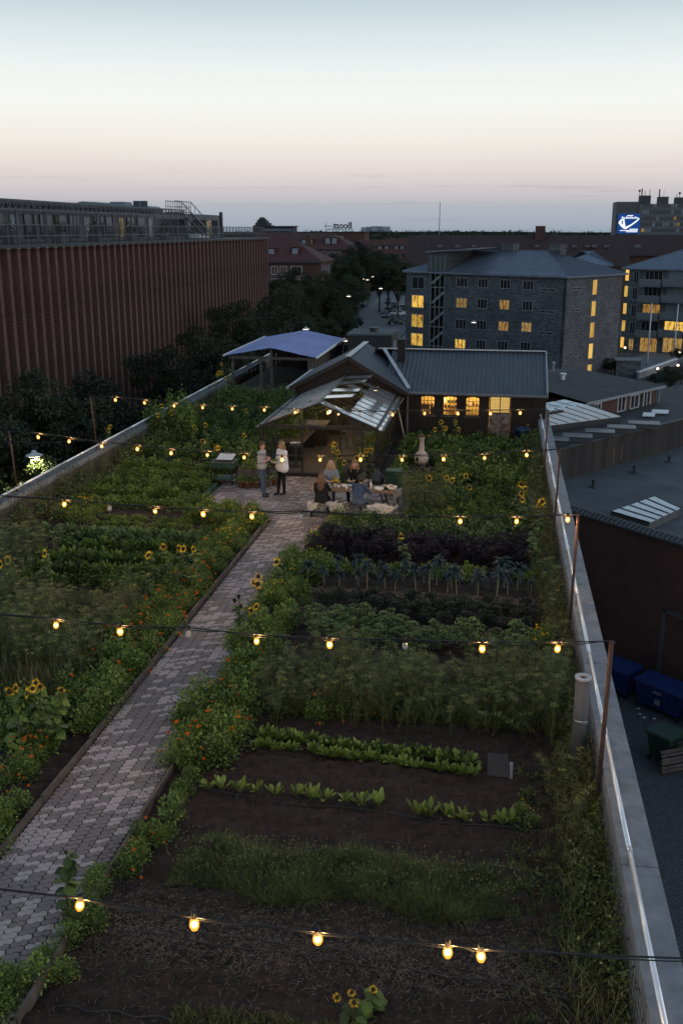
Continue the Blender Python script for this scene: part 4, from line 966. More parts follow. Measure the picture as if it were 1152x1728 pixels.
for i, (a_, b2, t) in enumerate(((609, 617, 383.5), (617.2, 626, 382.5), (626.2, 636, 381.6), (636.2, 645, 381.8), (645.2, 656.5, 382.2))):
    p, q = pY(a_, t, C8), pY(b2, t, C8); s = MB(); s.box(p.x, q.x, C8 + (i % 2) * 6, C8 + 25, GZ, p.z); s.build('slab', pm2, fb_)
p, q = pY(742, 341, 1100), pY(742, 388, 1100); mm = MB(); mm.tube([(p.x, 1100, GZ), (p.x, 1100, p.z)], [.55, .35], 6); tag(mm.build('radio_mast', mat('mast_grey', (.2, .22, .25), .6)), 'thin radio mast rising above the far tree line', 'mast')

# wooded skyline
def ridge(name, Y_, x0, x1, zbase, amp, st, dens, m, seed, dep=60):
    g_ = np.random.default_rng(seed); n = int((x1 - x0) / st); xs = np.linspace(x0, x1, n)
    env = sum(g_.uniform(.3, 1) * np.sin(xs / g_.uniform(40, 400) + g_.uniform(0, 6)) for _ in range(7)) / 4
    v = Veg(); cnt = int((x1 - x0) * dens); X_ = g_.uniform(x0, x1, cnt); Yp = Y_ + g_.uniform(0, dep, cnt)
    top = zbase + amp * np.interp(X_, xs, env) + g_.normal(0, amp * .35, cnt)
    lumps = 30
    ang = g_.uniform(0, 2 * math.pi, (cnt, lumps)); zz = g_.uniform(-1, 1, (cnt, lumps)); rr = g_.uniform(.6, 1.05, (cnt, lumps)); R0 = g_.uniform(2.2, 5.0, cnt) * (Y_ / 900) ** .5
    P = np.stack([X_[:, None] + R0[:, None] * rr * np.sqrt(1 - zz ** 2) * np.cos(ang), Yp[:, None] + R0[:, None] * rr * np.sqrt(1 - zz ** 2) * np.sin(ang), top[:, None] - R0[:, None] + R0[:, None] * .9 * rr * zz], 2).reshape(-1, 3)
    D = unit(g_.normal(0, 1, P.shape)); v.leaves(P, D, np.repeat(R0, lumps) * .55, np.repeat(R0, lumps) * .5, var=g_.uniform(.1, .9, len(P)))
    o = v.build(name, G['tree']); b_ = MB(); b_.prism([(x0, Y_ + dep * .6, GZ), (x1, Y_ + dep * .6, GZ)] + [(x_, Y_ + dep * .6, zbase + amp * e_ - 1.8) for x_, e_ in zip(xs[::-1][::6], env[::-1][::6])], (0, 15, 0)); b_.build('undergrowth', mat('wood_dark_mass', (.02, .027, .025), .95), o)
    return structure(o, 'stuff', m)
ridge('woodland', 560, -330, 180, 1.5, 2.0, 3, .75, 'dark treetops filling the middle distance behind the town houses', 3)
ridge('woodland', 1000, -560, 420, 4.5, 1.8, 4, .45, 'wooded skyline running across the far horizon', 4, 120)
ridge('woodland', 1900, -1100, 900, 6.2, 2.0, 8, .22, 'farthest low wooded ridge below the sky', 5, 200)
for i in range(42):   # scattered far roofs between the trees
    Y_ = random.uniform(380, 620); x_ = random.uniform(-130, 60); zt = random.uniform(-1.5, 2.2) - (560 - Y_) * .01
    t_ = thing('far_house', 'tiny red roofed house among the far treetops', 'building', (x_, Y_, GZ), 'far houses among the trees'); l = random.uniform(8, 16)
    s = MB(); s.box(x_, x_ + l, Y_, Y_ + 9, GZ, zt); s.build('wall', redbrick if i % 3 else white_paint, t_); s = MB(); s.prism([(x_ - .3, Y_ - .3, zt), (x_ - .3, Y_ + 4.5, zt + 3.0), (x_ - .3, Y_ + 9.3, zt)], (l + .6, 0, 0)); s.build('roof', redtile if i % 2 else darktile, t_)

# ------------------------------------------------------------------ street trees
tree_protos = []
for i, (h_, r_, n_, th) in enumerate(((12.5, 4.2, 30000, 3.6), (11.0, 3.8, 26000, 3.2), (13.5, 3.9, 30000, 4.2), (10.0, 3.4, 22000, 3.0))):
    tb, tv = tree_mesh_parts(h_, r_, n_, 0.19 if i < 3 else .17, 20 + i, th, 12)
    tree_protos.append((tb.mesh('trunk', G['bark'], True), tv.mesh('crown', G['tree']), h_))
def tree(i, x, y, ztop, label, group='street trees', s=None, rz=None, z0=GZ, mt=None):
    tm, cm_, h_ = tree_protos[i]; k_ = (ztop - z0) / h_
    t_ = thing('street_tree', label, 'tree', (x, y, z0), group); t_.rotation_euler = (0, 0, random.uniform(0, 6.28) if rz is None else rz); kx = s if s else k_; t_.scale = (kx, kx, k_)
    for nm, m_ in (('trunk', tm), ('crown', cm_)):
        o = bpy.data.objects.new(nm, m_); COL.objects.link(o); o.parent = t_
    return t_
TL = [(0, -22.8, 44.5, 1.7, 'dark tree against the fin facade at the left picture edge'), (1, -21.8, 49.0, 1.0, 'dark round tree beside it, over the hanging street lamp'), (3, -23.4, 40.5, .9, 'dark tree half cut off by the left picture edge'),
      (2, -20.6, 62.5, 1.0, 'dark tree behind the left parapet where the fins end in foliage'), (1, -19.3, 67.0, 1.6, 'dark tree in the middle of the row below the fins'), (0, -20.6, 73.0, .8, 'dark tree right of the middle of the row below the fins'), (3, -20, 58.5, -2.6, 'low dark tree behind the handrail of the left parapet'),
      (2, -21.0, 84.0, 2.4, 'tall dark tree in front of the right end of the fin facade'), (1, -20.2, 93.0, 1.9, 'dark tree at the corner of the fin facade'), (0, -18.5, 79.5, .2, 'dark tree just behind the blue roofed shelter')]
for t in TL: tree(*t)
random.seed(11)
MT = [(470, 560, 105, .5), (500, 535, 120, .5), (530, 560, 112, -.5), (470, 500, 130, 1.5), (505, 500, 145, 1.2), (545, 520, 150, .3), (490, 470, 165, 2.2), (530, 480, 172, 1.4), (560, 440, 205, 3.4), (585, 450, 215, 2.6), (560, 480, 170, .4), (590, 490, 190, .2), (575, 530, 140, -2.0), (600, 440, 235, 4.6), (612, 425, 260, 5.2), (655, 445, 250, 3.2), (672, 452, 225, 3.0), (640, 455, 245, 2.2), (590, 525, 150, -3.4)]
for i, (px_, py_, Y_, zt) in enumerate(MT):
    p = pY(px_, py_, Y_); tree(i % 4, p.x, Y_, zt, ('dark leafy tree in the dense clump just behind the blue roofed shelter' if Y_ < 160 else 'dark leafy tree on the left side of the far street below the red roofs' if px_ < 618 else 'dark leafy tree on the right side of the far street beside the grey house'), 'trees along the far street')
p = pz(1000, 612, GZ); tree(3, pz(1115, 600, GZ).x + 3, pz(1115, 600, GZ).y + 6, -7.0, 'small bushy tree right of the flagpoles', 'trees by the grey houses', s=.55)
for px_, py_, zt, lab in ((1128, 668, -7.4, 'small tree behind the red brick annexe at the right edge'), (1030, 634, -8.6, 'low shrub tree at the foot of the grey house'), (1105, 655, -9.0, 'low shrub in front of the small brick bin shed'), (1148, 650, -8.6, 'low hedge tree at the right picture edge'), (1125, 640, -9.3, 'round low shrub beside the low pale wall'), (1142, 612, -8.8, 'dark shrub under the lit ground floor windows')):
    p = pz(px_, py_, GZ); tree(3, p.x, p.y, zt, lab, 'trees by the grey houses', s=.42)

# ------------------------------------------------------------------ hanging street lamps
lamp_w = emit('lamp_glow', (1, .85, .62), 5)
def hanging_lamp(p, label, s=1.0, power=0, wire=7):
    t_ = thing('hanging_street_lamp', label, 'street lamp', p, 'hanging street lamps'); p = Vector(p)
    b_ = MB(); b_.lathe(p, [(.001, .16 * s), (.08 * s, .15 * s), (.12 * s, .05 * s), (.34 * s, -.04 * s), (.35 * s, -.06 * s), (.33 * s, -.06 * s)], 18); b_.build('shade', mat('lamp_enamel', (.5, .52, .52), .4), t_, True)
    b_ = MB(); b_.lathe(p, [(.31 * s, -.05 * s), (.25 * s, -.10 * s), (.001, -.13 * s)], 18); b_.build('diffuser', lamp_w, t_, True)
    b_ = MB(); b_.tube([p + Vector((-wire, 0, .9)), p + Vector((0, 0, .45)), p + Vector((wire, 0, .9))], .012, 4); b_.tube([p + Vector((0, 0, .45)), p + Vector((0, 0, .15 * s))], .015, 4); b_.build('wire', darksteel, t_)
    if power:
        ld = bpy.data.lights.new('lamp_light', 'SPOT'); ld.energy = power; ld.color = (1, .92, .6); ld.spot_size = R(150); ld.shadow_soft_size = .25
        lo = bpy.data.objects.new('lamp_light', ld); COL.objects.link(lo); lo.parent = t_; lo.location = (0, 0, -.2)
hanging_lamp(pX(58, 766, -18.6), 'white hanging street lamp that lights the tree behind the left parapet', 1.0, 1300, 6)
for px_, py_, Y_, lab in ((516, 554, 90, 'hanging street lamp just above the peak of the blue roof'), (575, 574, 112, 'paired lamp left, over the street beyond the shelter'), (584, 574, 112, 'paired lamp right, over the street beyond the shelter'), (571, 520, 150, 'hanging street lamp low among the street trees'), (588, 499, 175, 'hanging street lamp higher among the street trees'), (613, 470, 235, 'hanging street lamp, left of three far down the street'), (620, 471.5, 225, 'hanging street lamp, middle of three far down the street'), (628, 466, 240, 'hanging street lamp, right of three far down the street'), (642, 486, 200, 'hanging street lamp over the parked cars'), (799, 543, 125, 'hanging street lamp in front of the grey brick facade')):
    hanging_lamp(pY(px_, py_, Y_), lab, 1.3 if Y_ > 140 else 1.0, 0, 6)
# a young tree with paler green leaves right under the lamp
tb, tv = tree_mesh_parts(6.0, 1.6, 6000, .16, 77, 1.6, 10)
pl = pX(62, 781, -18.5)
t_ = thing('street_tree', 'bright yellow-green young tree lit from above by the hanging lamp', 'tree', (pl.x, pl.y - .1, pl.z - 5.9)); tb.k = 0
o = bpy.data.objects.new('trunk', tb.mesh('trunk', G['bark'], True)); COL.objects.link(o); o.parent = t_
o = bpy.data.objects.new('crown', tv.mesh('crown', G['tree_pale'])); COL.objects.link(o); o.parent = t_; t_.scale = (1, 1, 1.0)
tp = thing('tree_planter', 'raised planter at the foot of the lamp-lit young tree', 'planter', (pl.x, pl.y - .3, GZ)); s = MB(); s.box(pl.x - .7, pl.x + .7, pl.y - 1, pl.y + .4, GZ, pl.z - 5.91); s.build('body', concrete, tp)

# ------------------------------------------------------------------ parked cars
def car_parts(color):
    body = MB(); prof = [(-2.15, .35), (-2.2, .62), (-2.05, .82), (-1.35, .92), (-.75, 1.40), (.55, 1.45), (1.35, 1.0), (2.05, .85), (2.2, .6), (2.15, .32)]
    n = len(prof); ws_ = [.80 if z_ < 1.1 else .64 for _, z_ in prof]
    vs_ = [(x_, -w_, z_) for (x_, z_), w_ in zip(prof, ws_)] + [(x_, w_, z_) for (x_, z_), w_ in zip(prof, ws_)]
    body._add(vs_, [(i, i + 1, n + i + 1, n + i) for i in range(n - 1)] + [(0, n, 2 * n - 1, n - 1), tuple(range(n - 1, -1, -1)), tuple(range(n, 2 * n))])
    return body
car_cols = {'dark': (.02, .022, .025), 'silver': (.35, .37, .4), 'black': (.012, .012, .014), 'white': (.6, .61, .63), 'blue': (.03, .045, .08)}
car_meshes = {k_: car_parts(c).mesh('body', mat('car_paint_' + k_, c, .25, c, spec=.6), True) for k_, c in car_cols.items()}
g_ = MB(); g_.poly([(-1.28, -.62, .98), (-.80, -.57, 1.36), (-.80, .57, 1.36), (-1.28, .62, .98)]); g_.poly([(1.30, -.62, 1.06), (.62, -.57, 1.43), (.62, .57, 1.43), (1.30, .62, 1.06)]); g_.v = [(x_ * 1.03, y_, z_ + .02) for x_, y_, z_ in g_.v]; car_ws = g_.mesh('windscreen', window_dark)
g_ = MB()
for sg_ in (-1, 1): g_.poly([(-1.1, sg_ * .79, .98), (-.72, sg_ * .66, 1.36), (.52, sg_ * .66, 1.40), (1.15, sg_ * .79, 1.0)])
car_sw = g_.mesh('side_window', window_dark)
g_ = MB(); g_.tube([(0, -.1, 0), (0, .1, 0)], .32, 14); whm = g_.mesh('wheel', blackrubber); g_ = MB(); g_.tube([(0, -.115, 0), (0, .115, 0)], .19, 10); rim = g_.mesh('rim', steel)
g_ = MB(); g_.box(-.05, .05, -.18, .18, -.07, .07); hl = g_.mesh('headlight', white_paint)
def car(x, y, rz, c, label):
    t_ = thing('parked_car', label, 'car', (x, y, GZ + .034), 'cars parked along the street'); t_.rotation_euler = (0, 0, rz)
    for nm, m_ in (('body', car_meshes[c]), ('windscreen', car_ws), ('side_window', car_sw)): o = bpy.data.objects.new(nm, m_); COL.objects.link(o); o.parent = t_
    for wx_ in (-1.35, 1.35):
        for wy in (-.75, .75):
            o = bpy.data.objects.new('wheel', whm); COL.objects.link(o); o.parent = t_; o.location = (wx_, wy, .32); r2 = bpy.data.objects.new('rim', rim); COL.objects.link(r2); r2.parent = o
    for wy in (-.55, .55):
        for wx_ in (-2.2, 2.2): o = bpy.data.objects.new('headlight', hl); COL.objects.link(o); o.parent = t_; o.location = (wx_, wy, .66)
CARS = [(673, 534, 'silver', 'silver car parked beside the corner of the grey brick house'), (669, 548, 'black', 'black car parked nearer, under the silver one'), (655, 512, 'dark', 'dark car at the top of the right-hand parked row'), (664, 519, 'black', 'black car second in the right-hand parked row'), (655, 528, 'dark', 'dark car third in the right-hand parked row'), (676, 524, 'silver', 'silver car beside the parked row under the trees'), (650, 536, 'blue', 'dark blue car nearest in the right-hand parked row'), (606, 506, 'white', 'white car half hidden under the left street trees'), (612, 516, 'silver', 'silver car under the left street trees'), (616, 498, 'dark', 'dark car farther up under the left street trees'), (600, 520, 'white', 'white van-like car nearest on the left side')]
for px_, py_, c, lab in CARS: p = pz(px_, py_, GZ); car(p.x, p.y, R(100 + random.uniform(-6, 6)) if px_ not in (673, 669) else R(25), c, lab)
# ------------------------------------------------------------------ right: neighbour roofs and yard
RZ = -4.6                                   # flat grey roof
A_ = pz(960, 855, -4.3); B_ = pz(1152, 912, -4.3); uw = Vector((B_.x - A_.x, B_.y - A_.y)).normalized()
W0 = Vector((A_.x, A_.y)) - uw * 4; MW = frame((W0.x, W0.y, 0), uw)
bw = thing('brick_wall_building', 'dark brick wall building with tile coping and grey flat roof right of the parapet', 'building', (A_.x, A_.y, GZ))
s = MB(); s.box(0, 26, 0, .35, GZ, -4.45, MW); s.build('wall', brickmat('dark_brick_wall', (0.10, 0.042, 0.036), (0.062, 0.027, 0.025), (0.13, 0.095, 0.088), bw=.23, bh=.075, dirv=uw), bw)
# a paler bricked-up strip
bx0 = (pV(1112, 1080, A_, B_).xy - W0).dot(uw); s = MB(); s.box(bx0, bx0 + .22, -.035, -.003, GZ + .2, -7.6, MW); s.box(bx0, bx0 + 2.2, -.035, -.003, -7.75, -7.6, MW); s.build('repair_strip', brickmat('pale_brick', (.12, .115, .115), (.085, .08, .08), (.1, .1, .1), dirv=uw), bw)
# tile coping, each tile a piece
tile_m = mat('coping_tile', (.085, .09, .10), .6, (.05, .055, .06), scale=5)
ct = MB()
for sgn in (0,):
    ct._add([(0, -.16, -.05), (.25, -.16, -.05), (.25, .18, .13), (0, .18, .13), (0, .52, -.05), (.25, .52, -.05), (.02, -.17, -.10), (.23, -.17, -.10)], [(0, 1, 2, 3), (3, 2, 5, 4), (0, 6, 7, 1)])
ct.tube([(0, -.19, -.03), (0, .18, .17), (0, .54, -.03)], .055, 6)
ctm = ct.mesh('coping_tile', tile_m)
for i in range(100):
    o = link('coping_tile', ctm, bw); q = MW @ Vector((i * .255, 0, -4.42)); o.location = (q.x, q.y, q.z + random.uniform(-.012, .012)); o.rotation_euler = (random.gauss(0, .02), 0, math.atan2(uw.y, uw.x) + random.gauss(0, .02))
# flat roof and wooden wall behind it
Pa, Pb = pz(946, 811, RZ), pz(1152, 753, RZ); uq = Vector((Pb.x - Pa.x, Pb.y - Pa.y)).normalized(); Q0 = Vector((Pa.x, Pa.y)) - uq * 2.2; MQ = frame((Q0.x, Q0.y, 0), uq)
far = Q0 + uq * 34; n0 = W0 + uw * 26
s = MB(); s.prism([(W0.x + .1, W0.y + .36, RZ - .3), (n0.x, n0.y + .5, RZ - .3), (far.x + 14, far.y - 14, RZ - .3), (far.x, far.y, RZ - .3), (Q0.x, Q0.y, RZ - .3)], (0, 0, .3)); s.build('flat_roof', grey_felt, bw)
sa, sb, sc2, sd_ = pz(1030, 864, RZ + .35), pz(1105, 838, RZ + .35), pz(1148, 858, RZ + .35), pz(1095, 883, RZ + .35)
s = MB(); s.prism([sa, sb, sc2, sd_], (0, 0, -.36)); sk = s.build('skylight', mat('skylight_kerb', (.1, .105, .11), .6), bw)
sg_ = mat('skylight_glass', (.42, .50, .56), .12, (.30, .37, .42), scale=1.2, spec=.8)
for i in range(5):
    t0, t1 = i / 5 + .008, (i + 1) / 5 - .008; s = MB(); s.prism([sa.lerp(sb, t0), sa.lerp(sb, t1), sd_.lerp(sc2, t1), sd_.lerp(sc2, t0)], (0, 0, .03)); s.build('pane', sg_, sk)
s = MB()
for i in range(6): s.bar(sa.lerp(sb, i / 5) + Vector((0, 0, .03)), sd_.lerp(sc2, i / 5) + Vector((0, 0, .03)), .05, .07)
s.build('glazing_bars', darksteel, sk)
for px_, py_ in ((1000, 822), (1069, 798), (1128, 780)):
    p = pz(px_, py_, RZ); s = MB(); s.lathe(p, [(.28, 0), (.28, .03), (.07, .06), (.07, .32), (.11, .34), (.11, .42), (.001, .44)], 12); s.build('roof_vent', darksteel, bw)
# annexe with timber wall, felt roof with roof lights, glazed roof
UZ = -2.9
an = thing('timber_annexe', 'annexe with weathered board wall, felt roof and glazed blue-white roof', 'building', (Pa.x + 4, Pa.y + 8, GZ))
plk = MB(); plk.box(0, .30, 0, .04, RZ - .1, UZ + .05); plk_m = [plk.mesh('board', mat('annexe_board_%d' % i, c, .85, tuple(v_ * .55 for v_ in c), scale=2.5, stretch=(5, 5, .5), bump=.2)) for i, c in enumerate(((.045, .04, .038), (.034, .03, .029), (.058, .049, .043)))]
for i in range(66):
    q = MQ @ Vector((i * .31, 0, 0)); o = link('board', plk_m[random.choice((0, 0, 1, 1, 2))], an); o.location = (q.x, q.y, random.uniform(-.02, .0)); o.rotation_euler = (0, 0, math.atan2(uq.y, uq.x)); o.scale = (1, random.uniform(.6, 1.3), 1)
for px_, c in ((1034, 0), (1047, 1)):
    q = pV(px_, 765, Pa, Pb); lx = (q.xy - Q0).dot(uq); s = MB(); s.box(lx, lx + .05, -.02, -.002, RZ + .2, RZ + 1.1 + .1 * c, MQ); s.build('bare_wood_streak', wood_warm, an)
s = MB(); s.box(-3, 34, .05, 7.4, UZ - .3, UZ, MQ); s.build('felt_roof', roof_felt, an)
s = MB(); s.box(-3, 34, -.06, .10, UZ + .003, UZ + .07, MQ); s.build('edge_trim', darksteel, an)
s = MB(); s.box(-3, 34, .06, 7.3, GZ, UZ - .31, MQ); s.build('core', MATS['dark_interior'], an)
for px_, py_, w_ in ((938, 750, 1.2), (973, 744, 1.5), (1011, 736, 1.5), (1047, 729, 1.5), (1085, 722, 1.7)):
    p = pz(px_, py_, UZ); m_ = frame((p.x, p.y, UZ), (uq.x + .8, uq.y - .9)); s = MB(); s.box(-w_ / 2, w_ / 2, -.35, .45, 0, .28, m_); ro = s.build('roof_light', MATS['skylight_kerb'], an)
    s = MB(); s.box(-w_ / 2 - .05, w_ / 2 + .05, -.4, .5, .281, .34, m_); s.build('pane', mat('rooflight_glass', (.045, .05, .058), .35, spec=.4), ro)
    s = MB(); s.box(-w_ / 2 - .06, w_ / 2 + .06, -.43, -.405, .29, .35, m_); s.build('frame', mat('alu_trim', (.5, .53, .56), .35, metal=.6), ro)
# sloping glazed roofs
ga, gb_, gc, gd_ = pz(921, 719, -2.5), pz(1046, 703, -2.5), pz(990, 684, -1.5), None; gd_ = gc + (ga - gb_)
ice = mat('sky_pale_roof_glass', (.80, .93, 1.0), .3, (.72, .86, .97), scale=.7, spec=.4)  # blue-white base colour stands for sky reflected in the glass
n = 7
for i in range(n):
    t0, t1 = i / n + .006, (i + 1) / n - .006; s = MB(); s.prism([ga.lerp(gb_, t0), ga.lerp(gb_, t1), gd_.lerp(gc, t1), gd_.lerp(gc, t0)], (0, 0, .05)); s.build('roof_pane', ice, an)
s = MB()
for i in range(n + 1): s.bar(ga.lerp(gb_, i / n) + Vector((0, 0, .05)), gd_.lerp(gc, i / n) + Vector((0, 0, .05)), .04, .05)
s.bar(ga + Vector((0, 0, -.18)), gb_ + Vector((0, 0, -.18)), .08, .36); s.build('glazing_bars', darksteel, an)
ha, hb_, hc, hd = pz(915, 698, -1.6), pz(988, 684, -1.6), pz(952, 675, -1.45), None; hd = hc + (ha - hb_)
for i in range(4):
    for j in range(2):
        P_ = lambda u, v_: ha.lerp(hb_, u).lerp(hd.lerp(hc, u), v_)
        s = MB(); s.prism([P_(i / 4 + .02, j / 2 + .03), P_((i + 1) / 4 - .02, j / 2 + .03), P_((i + 1) / 4 - .02, (j + 1) / 2 - .03), P_(i / 4 + .02, (j + 1) / 2 - .03)], (0, 0, .05)); s.build('roof_pane', sg_, an)
s = MB(); s.prism([ha, hb_, hc, hd], (0, 0, -.15)); s.build('glazing_frame', darksteel, an)
for px_, py_, w_ in ((1091, 701, .7), (1110, 696, 1.0)):
    p = pz(px_, py_, UZ + .1); s = MB(); s.prism([p + Vector((-w_ / 2, -.4, 0)), p + Vector((w_ / 2, -.5, 0)), p + Vector((w_ / 2 + .2, .4, .05)), p + Vector((-w_ / 2 + .2, .5, .05))], (0, 0, .06)); s.build('roof_light', white_paint, an)
# red brick annexe with dark roof and white windows
EV = -1.7
ra, rb2 = pz(984, 677, EV), pz(1108, 650, EV); ur = Vector((rb2.x - ra.x, rb2.y - ra.y)).normalized(); LR = (Vector((rb2.x - ra.x, rb2.y - ra.y))).length; R0_ = Vector((ra.x, ra.y)); MR = frame((R0_.x, R0_.y, 0), ur)
rh = thing('red_brick_annexe', 'low red brick annexe with dark felt roof and white casement windows', 'building', (ra.x + 4, ra.y + 4, GZ))
hs = []
for a2, b3, t, bt in ((1002, 1014, 681, 696), (1041, 1055, 670, 697), (1062, 1077, 667, 692), (1084, 1096, 660, 688)):
    f1 = lambda px_: (pV(px_, 680, ra, rb2).xy - R0_).dot(ur); hs.append((f1(a2), f1(b3), pV(a2, bt, ra, rb2).z, pV(a2, t, ra, rb2).z))
wall_with_holes('wall', MR, LR, GZ, EV - .1, hs, redbrick, rh)
for h in hs: window(rh, MR, h[0], h[2], h[1] - h[0], h[3] - h[2], window_dark, 2, white_frame, fw=.1)
s = MB(); s.box(.3, LR - .05, .34, 9, GZ, EV - .2, MR); s.build('core', redbrick, rh)
T = lambda x_, y_, z_: tuple(MR @ Vector((x_, y_, z_)))
s = MB(); s._add([T(-.3, -.35, EV), T(LR + .3, -.35, EV), T(LR - 1.4, 5.2, EV + .75), T(-.3, 5.2, EV + .75), T(LR + .3, 11, EV), T(-.3, 11, EV), T(-.3, -.35, EV - .14), T(LR + .3, -.35, EV - .14), T(LR + .3, 11, EV - .14)], [(0, 1, 2, 3), (1, 4, 2), (3, 2, 4, 5), (6, 7, 1, 0), (7, 8, 4, 1)]); s.build('roof', roof_felt, rh)
s = MB(); s.box(-.3, LR + .3, -.47, -.36, EV - .16, EV - .02, MR); s.build('gutter', mat('gutter_pale', (.28, .3, .32), .5), rh)
for px_ in (996, 1081, 1107): q = (pV(px_, 680, ra, rb2).xy - R0_).dot(ur); s = MB(); s.box(q, q + .1, -.12, -.02, -3.1, EV - .17, MR); s.build('downpipe', MATS['gutter_pale'], rh)
for px_, py_, h_, r_, m_ in ((932, 632, .9, .14, MATS['gutter_pale']), (949, 642, .5, .22, white_paint)):
    p = pz(px_, py_, EV + .5); s = MB(); s.lathe(p, [(r_ * .55, 0), (r_ * .55, h_ * .75), (r_, h_ * .8), (r_, h_ * .95), (.001, h_)], 12); s.build('roof_vent', m_, rh)
s = MB(); bp = [pz(917, 655, EV), pz(948, 671, EV), pz(985, 679, EV), pz(917, 682, EV)]; s.prism([(q.x, q.y, EV - .6) for q in bp], (0, 0, .12)); s.build('lower_roof', redtile, rh)
mm_ = MB(); q = [pz(x_, y_, GZ + .5) for x_, y_ in ((1108, 695), (1152, 702), (1152, 690), (1115, 684))]; mm_.prism(q, (0, 0, .12)); tag(mm_.build('bike_shelter_roof', white_paint), 'pale low shelter roof beyond the red annexe at the right edge', 'shelter')

# ------------------------------------------------------------------ yard: bins and pallets
YZ = GZ + .034
blue = mat('bin_blue', (.010, .028, .13), .45, (.007, .019, .09), scale=3); green = mat('bin_green', (.022, .05, .035), .45, (.015, .036, .026), scale=3)
def container(label, x, y, rz, m, W_=1.5, D_=1.05, H_=1.35, group='wheeled bins in the yard', lidz=.14, print_=True):
    t_ = thing('wheeled_bin', label, 'bin', (x, y, YZ), group); M = Matrix.Rotation(rz, 4, 'Z'); M = Matrix.Translation((x, y, YZ)) @ M
    s = MB(); T = lambda a, b_, c: tuple(M @ Vector((a, b_, c)))
    w0, d0 = W_ / 2 - .12, D_ / 2 - .12; w1, d1 = W_ / 2, D_ / 2; zb, zt = .2, H_ - .15
    s._add([T(-w0, -d0, zb), T(w0, -d0, zb), T(w0, d0, zb), T(-w0, d0, zb), T(-w1, -d1, zt), T(w1, -d1, zt), T(w1, d1, zt), T(-w1, d1, zt)], [(0, 3, 2, 1), (0, 1, 5, 4), (1, 2, 6, 5), (2, 3, 7, 6), (3, 0, 4, 7), (4, 5, 6, 7)])
    for i in range(7): q = -w0 + .08 + i * (2 * w0 - .16) / 6; s.bar(T(q, -d0 - .02, zb + .08), T(q * 1.12, -d1 + .0, zt - .12), .05, .04)
    s.box(-w1 - .04, w1 + .04, -d1 - .04, d1 + .04, zt - .09, zt + .0, M); s.build('body', m, t_)
    s = MB(); s._add([T(-w1 - .05, -d1 - .06, zt + .01), T(w1 + .05, -d1 - .06, zt + .01), T(w1 + .05, d1 + .03, zt + .01), T(-w1 - .05, d1 + .03, zt + .01), T(-w1 - .02, -d1 - .02, zt + .07), T(w1 + .02, -d1 - .02, zt + .07), T(w1 + .02, d1, zt + lidz), T(-w1 - .02, d1, zt + lidz)], [(0, 3, 2, 1), (4, 5, 6, 7), (0, 1, 5, 4), (1, 2, 6, 5), (2, 3, 7, 6), (3, 0, 4, 7)]); s.build('lid', m, t_)
    for sx in (-1, 1):
        s = MB(); s.tube([T(sx * (w1 + .02), -.2, zt - .15), T(sx * (w1 + .14), -.2, zt - .15), T(sx * (w1 + .14), .2, zt - .15), T(sx * (w1 + .02), .2, zt - .15)], .025, 6); s.build('handle', darksteel, t_)
        for sy_ in (-1, 1): s = MB(); s.tube([T(sx * w0 - .04, sy_ * d0, .1), T(sx * w0 + .04, sy_ * d0, .1)], .1, 12); s.build('wheel', blackrubber, t_)
    if print_:
        s = MB(); s.box(-.12, .14, -d0 - .075, -d0 - .068, .42, .66, M); s.build('sticker', mat('bin_sticker', (.35, .37, .4), .5, (.05, .06, .09), scale=14), t_)
        s = MB()
        for i in range(4): s.box(-.2 + i * .11, -.12 + i * .11, -d1 - .012, -d1 - .004, .92, .97, M)
        s.box(-.2, .2, -d1 - .012, -d1 - .004, 1.0, 1.03, M); s.build('stencil', mat('bin_stencil', (.3, .32, .38), .6), t_)
    return t_
fa, fb2 = pz(1072.6, 1192, YZ), pz(1138, 1220, YZ); ub = Vector((fb2.x - fa.x, fb2.y - fa.y)).normalized(); rzb = math.atan2(ub.y, ub.x); vb = Vector((-ub.y, ub.x)); Wb = (Vector((fb2.x - fa.x, fb2.y - fa.y))).length
c0 = Vector((fa.x + fb2.x, fa.y + fb2.y)) / 2 + vb * .5
container('blue wheeled bin with a white sticker, in the middle of the row', c0.x, c0.y, rzb, blue, Wb + .3)
c1 = c0 - ub * (Wb + .75) + vb * .1; container('blue wheeled bin at the left, half hidden by the parapet', c1.x, c1.y, rzb, blue, Wb + .3)
c2_ = c0 + ub * (Wb + .75); container('blue wheeled bin at the right picture edge', c2_.x, c2_.y, rzb, blue, Wb + .3)
gq = pz(1105, 1292, YZ); container('dark green wheeled bin standing in front of the blue ones', gq.x + .35, gq.y + .5, rzb, green, 1.0, .95, 1.3, print_=False)
# pallets
def pallet(parent, M, up=False):
    for i in range(6): s = MB(); s.box(-.6, .6, -.4 + i * .15, -.30 + i * .15, .12, .142, M); s.build('board', wood_old, parent)
    for y_ in (-.38, -.03, .32): s = MB(); s.box(-.6, .6, y_, y_ + .1, .022, .119, M); s.build('stringer', wood_old, parent)
    for y_ in (-.38, .32): s = MB(); s.box(-.6, .6, y_, y_ + .1, .0, .021, M); s.build('base_board', wood_old, parent)
pp = pz(1150, 1285, YZ)
for i in range(4):
    t_ = thing('pallet', ('wooden pallet at the bottom of the stack', 'wooden pallet second from the bottom of the stack', 'wooden pallet third from the bottom of the stack', 'wooden pallet on top of the stack')[i], 'pallet', (pp.x + .2, pp.y, YZ + i * .15), 'stacked pallets')
    pallet(t_, Matrix.Translation((pp.x + .2, pp.y, YZ + i * .15)) @ Matrix.Rotation(rzb + random.uniform(-.06, .06), 4, 'Z'))
lp = pz(1108, 1298, YZ); t_ = thing('pallet', 'wooden pallet leaning upright against the green bin', 'pallet', lp)
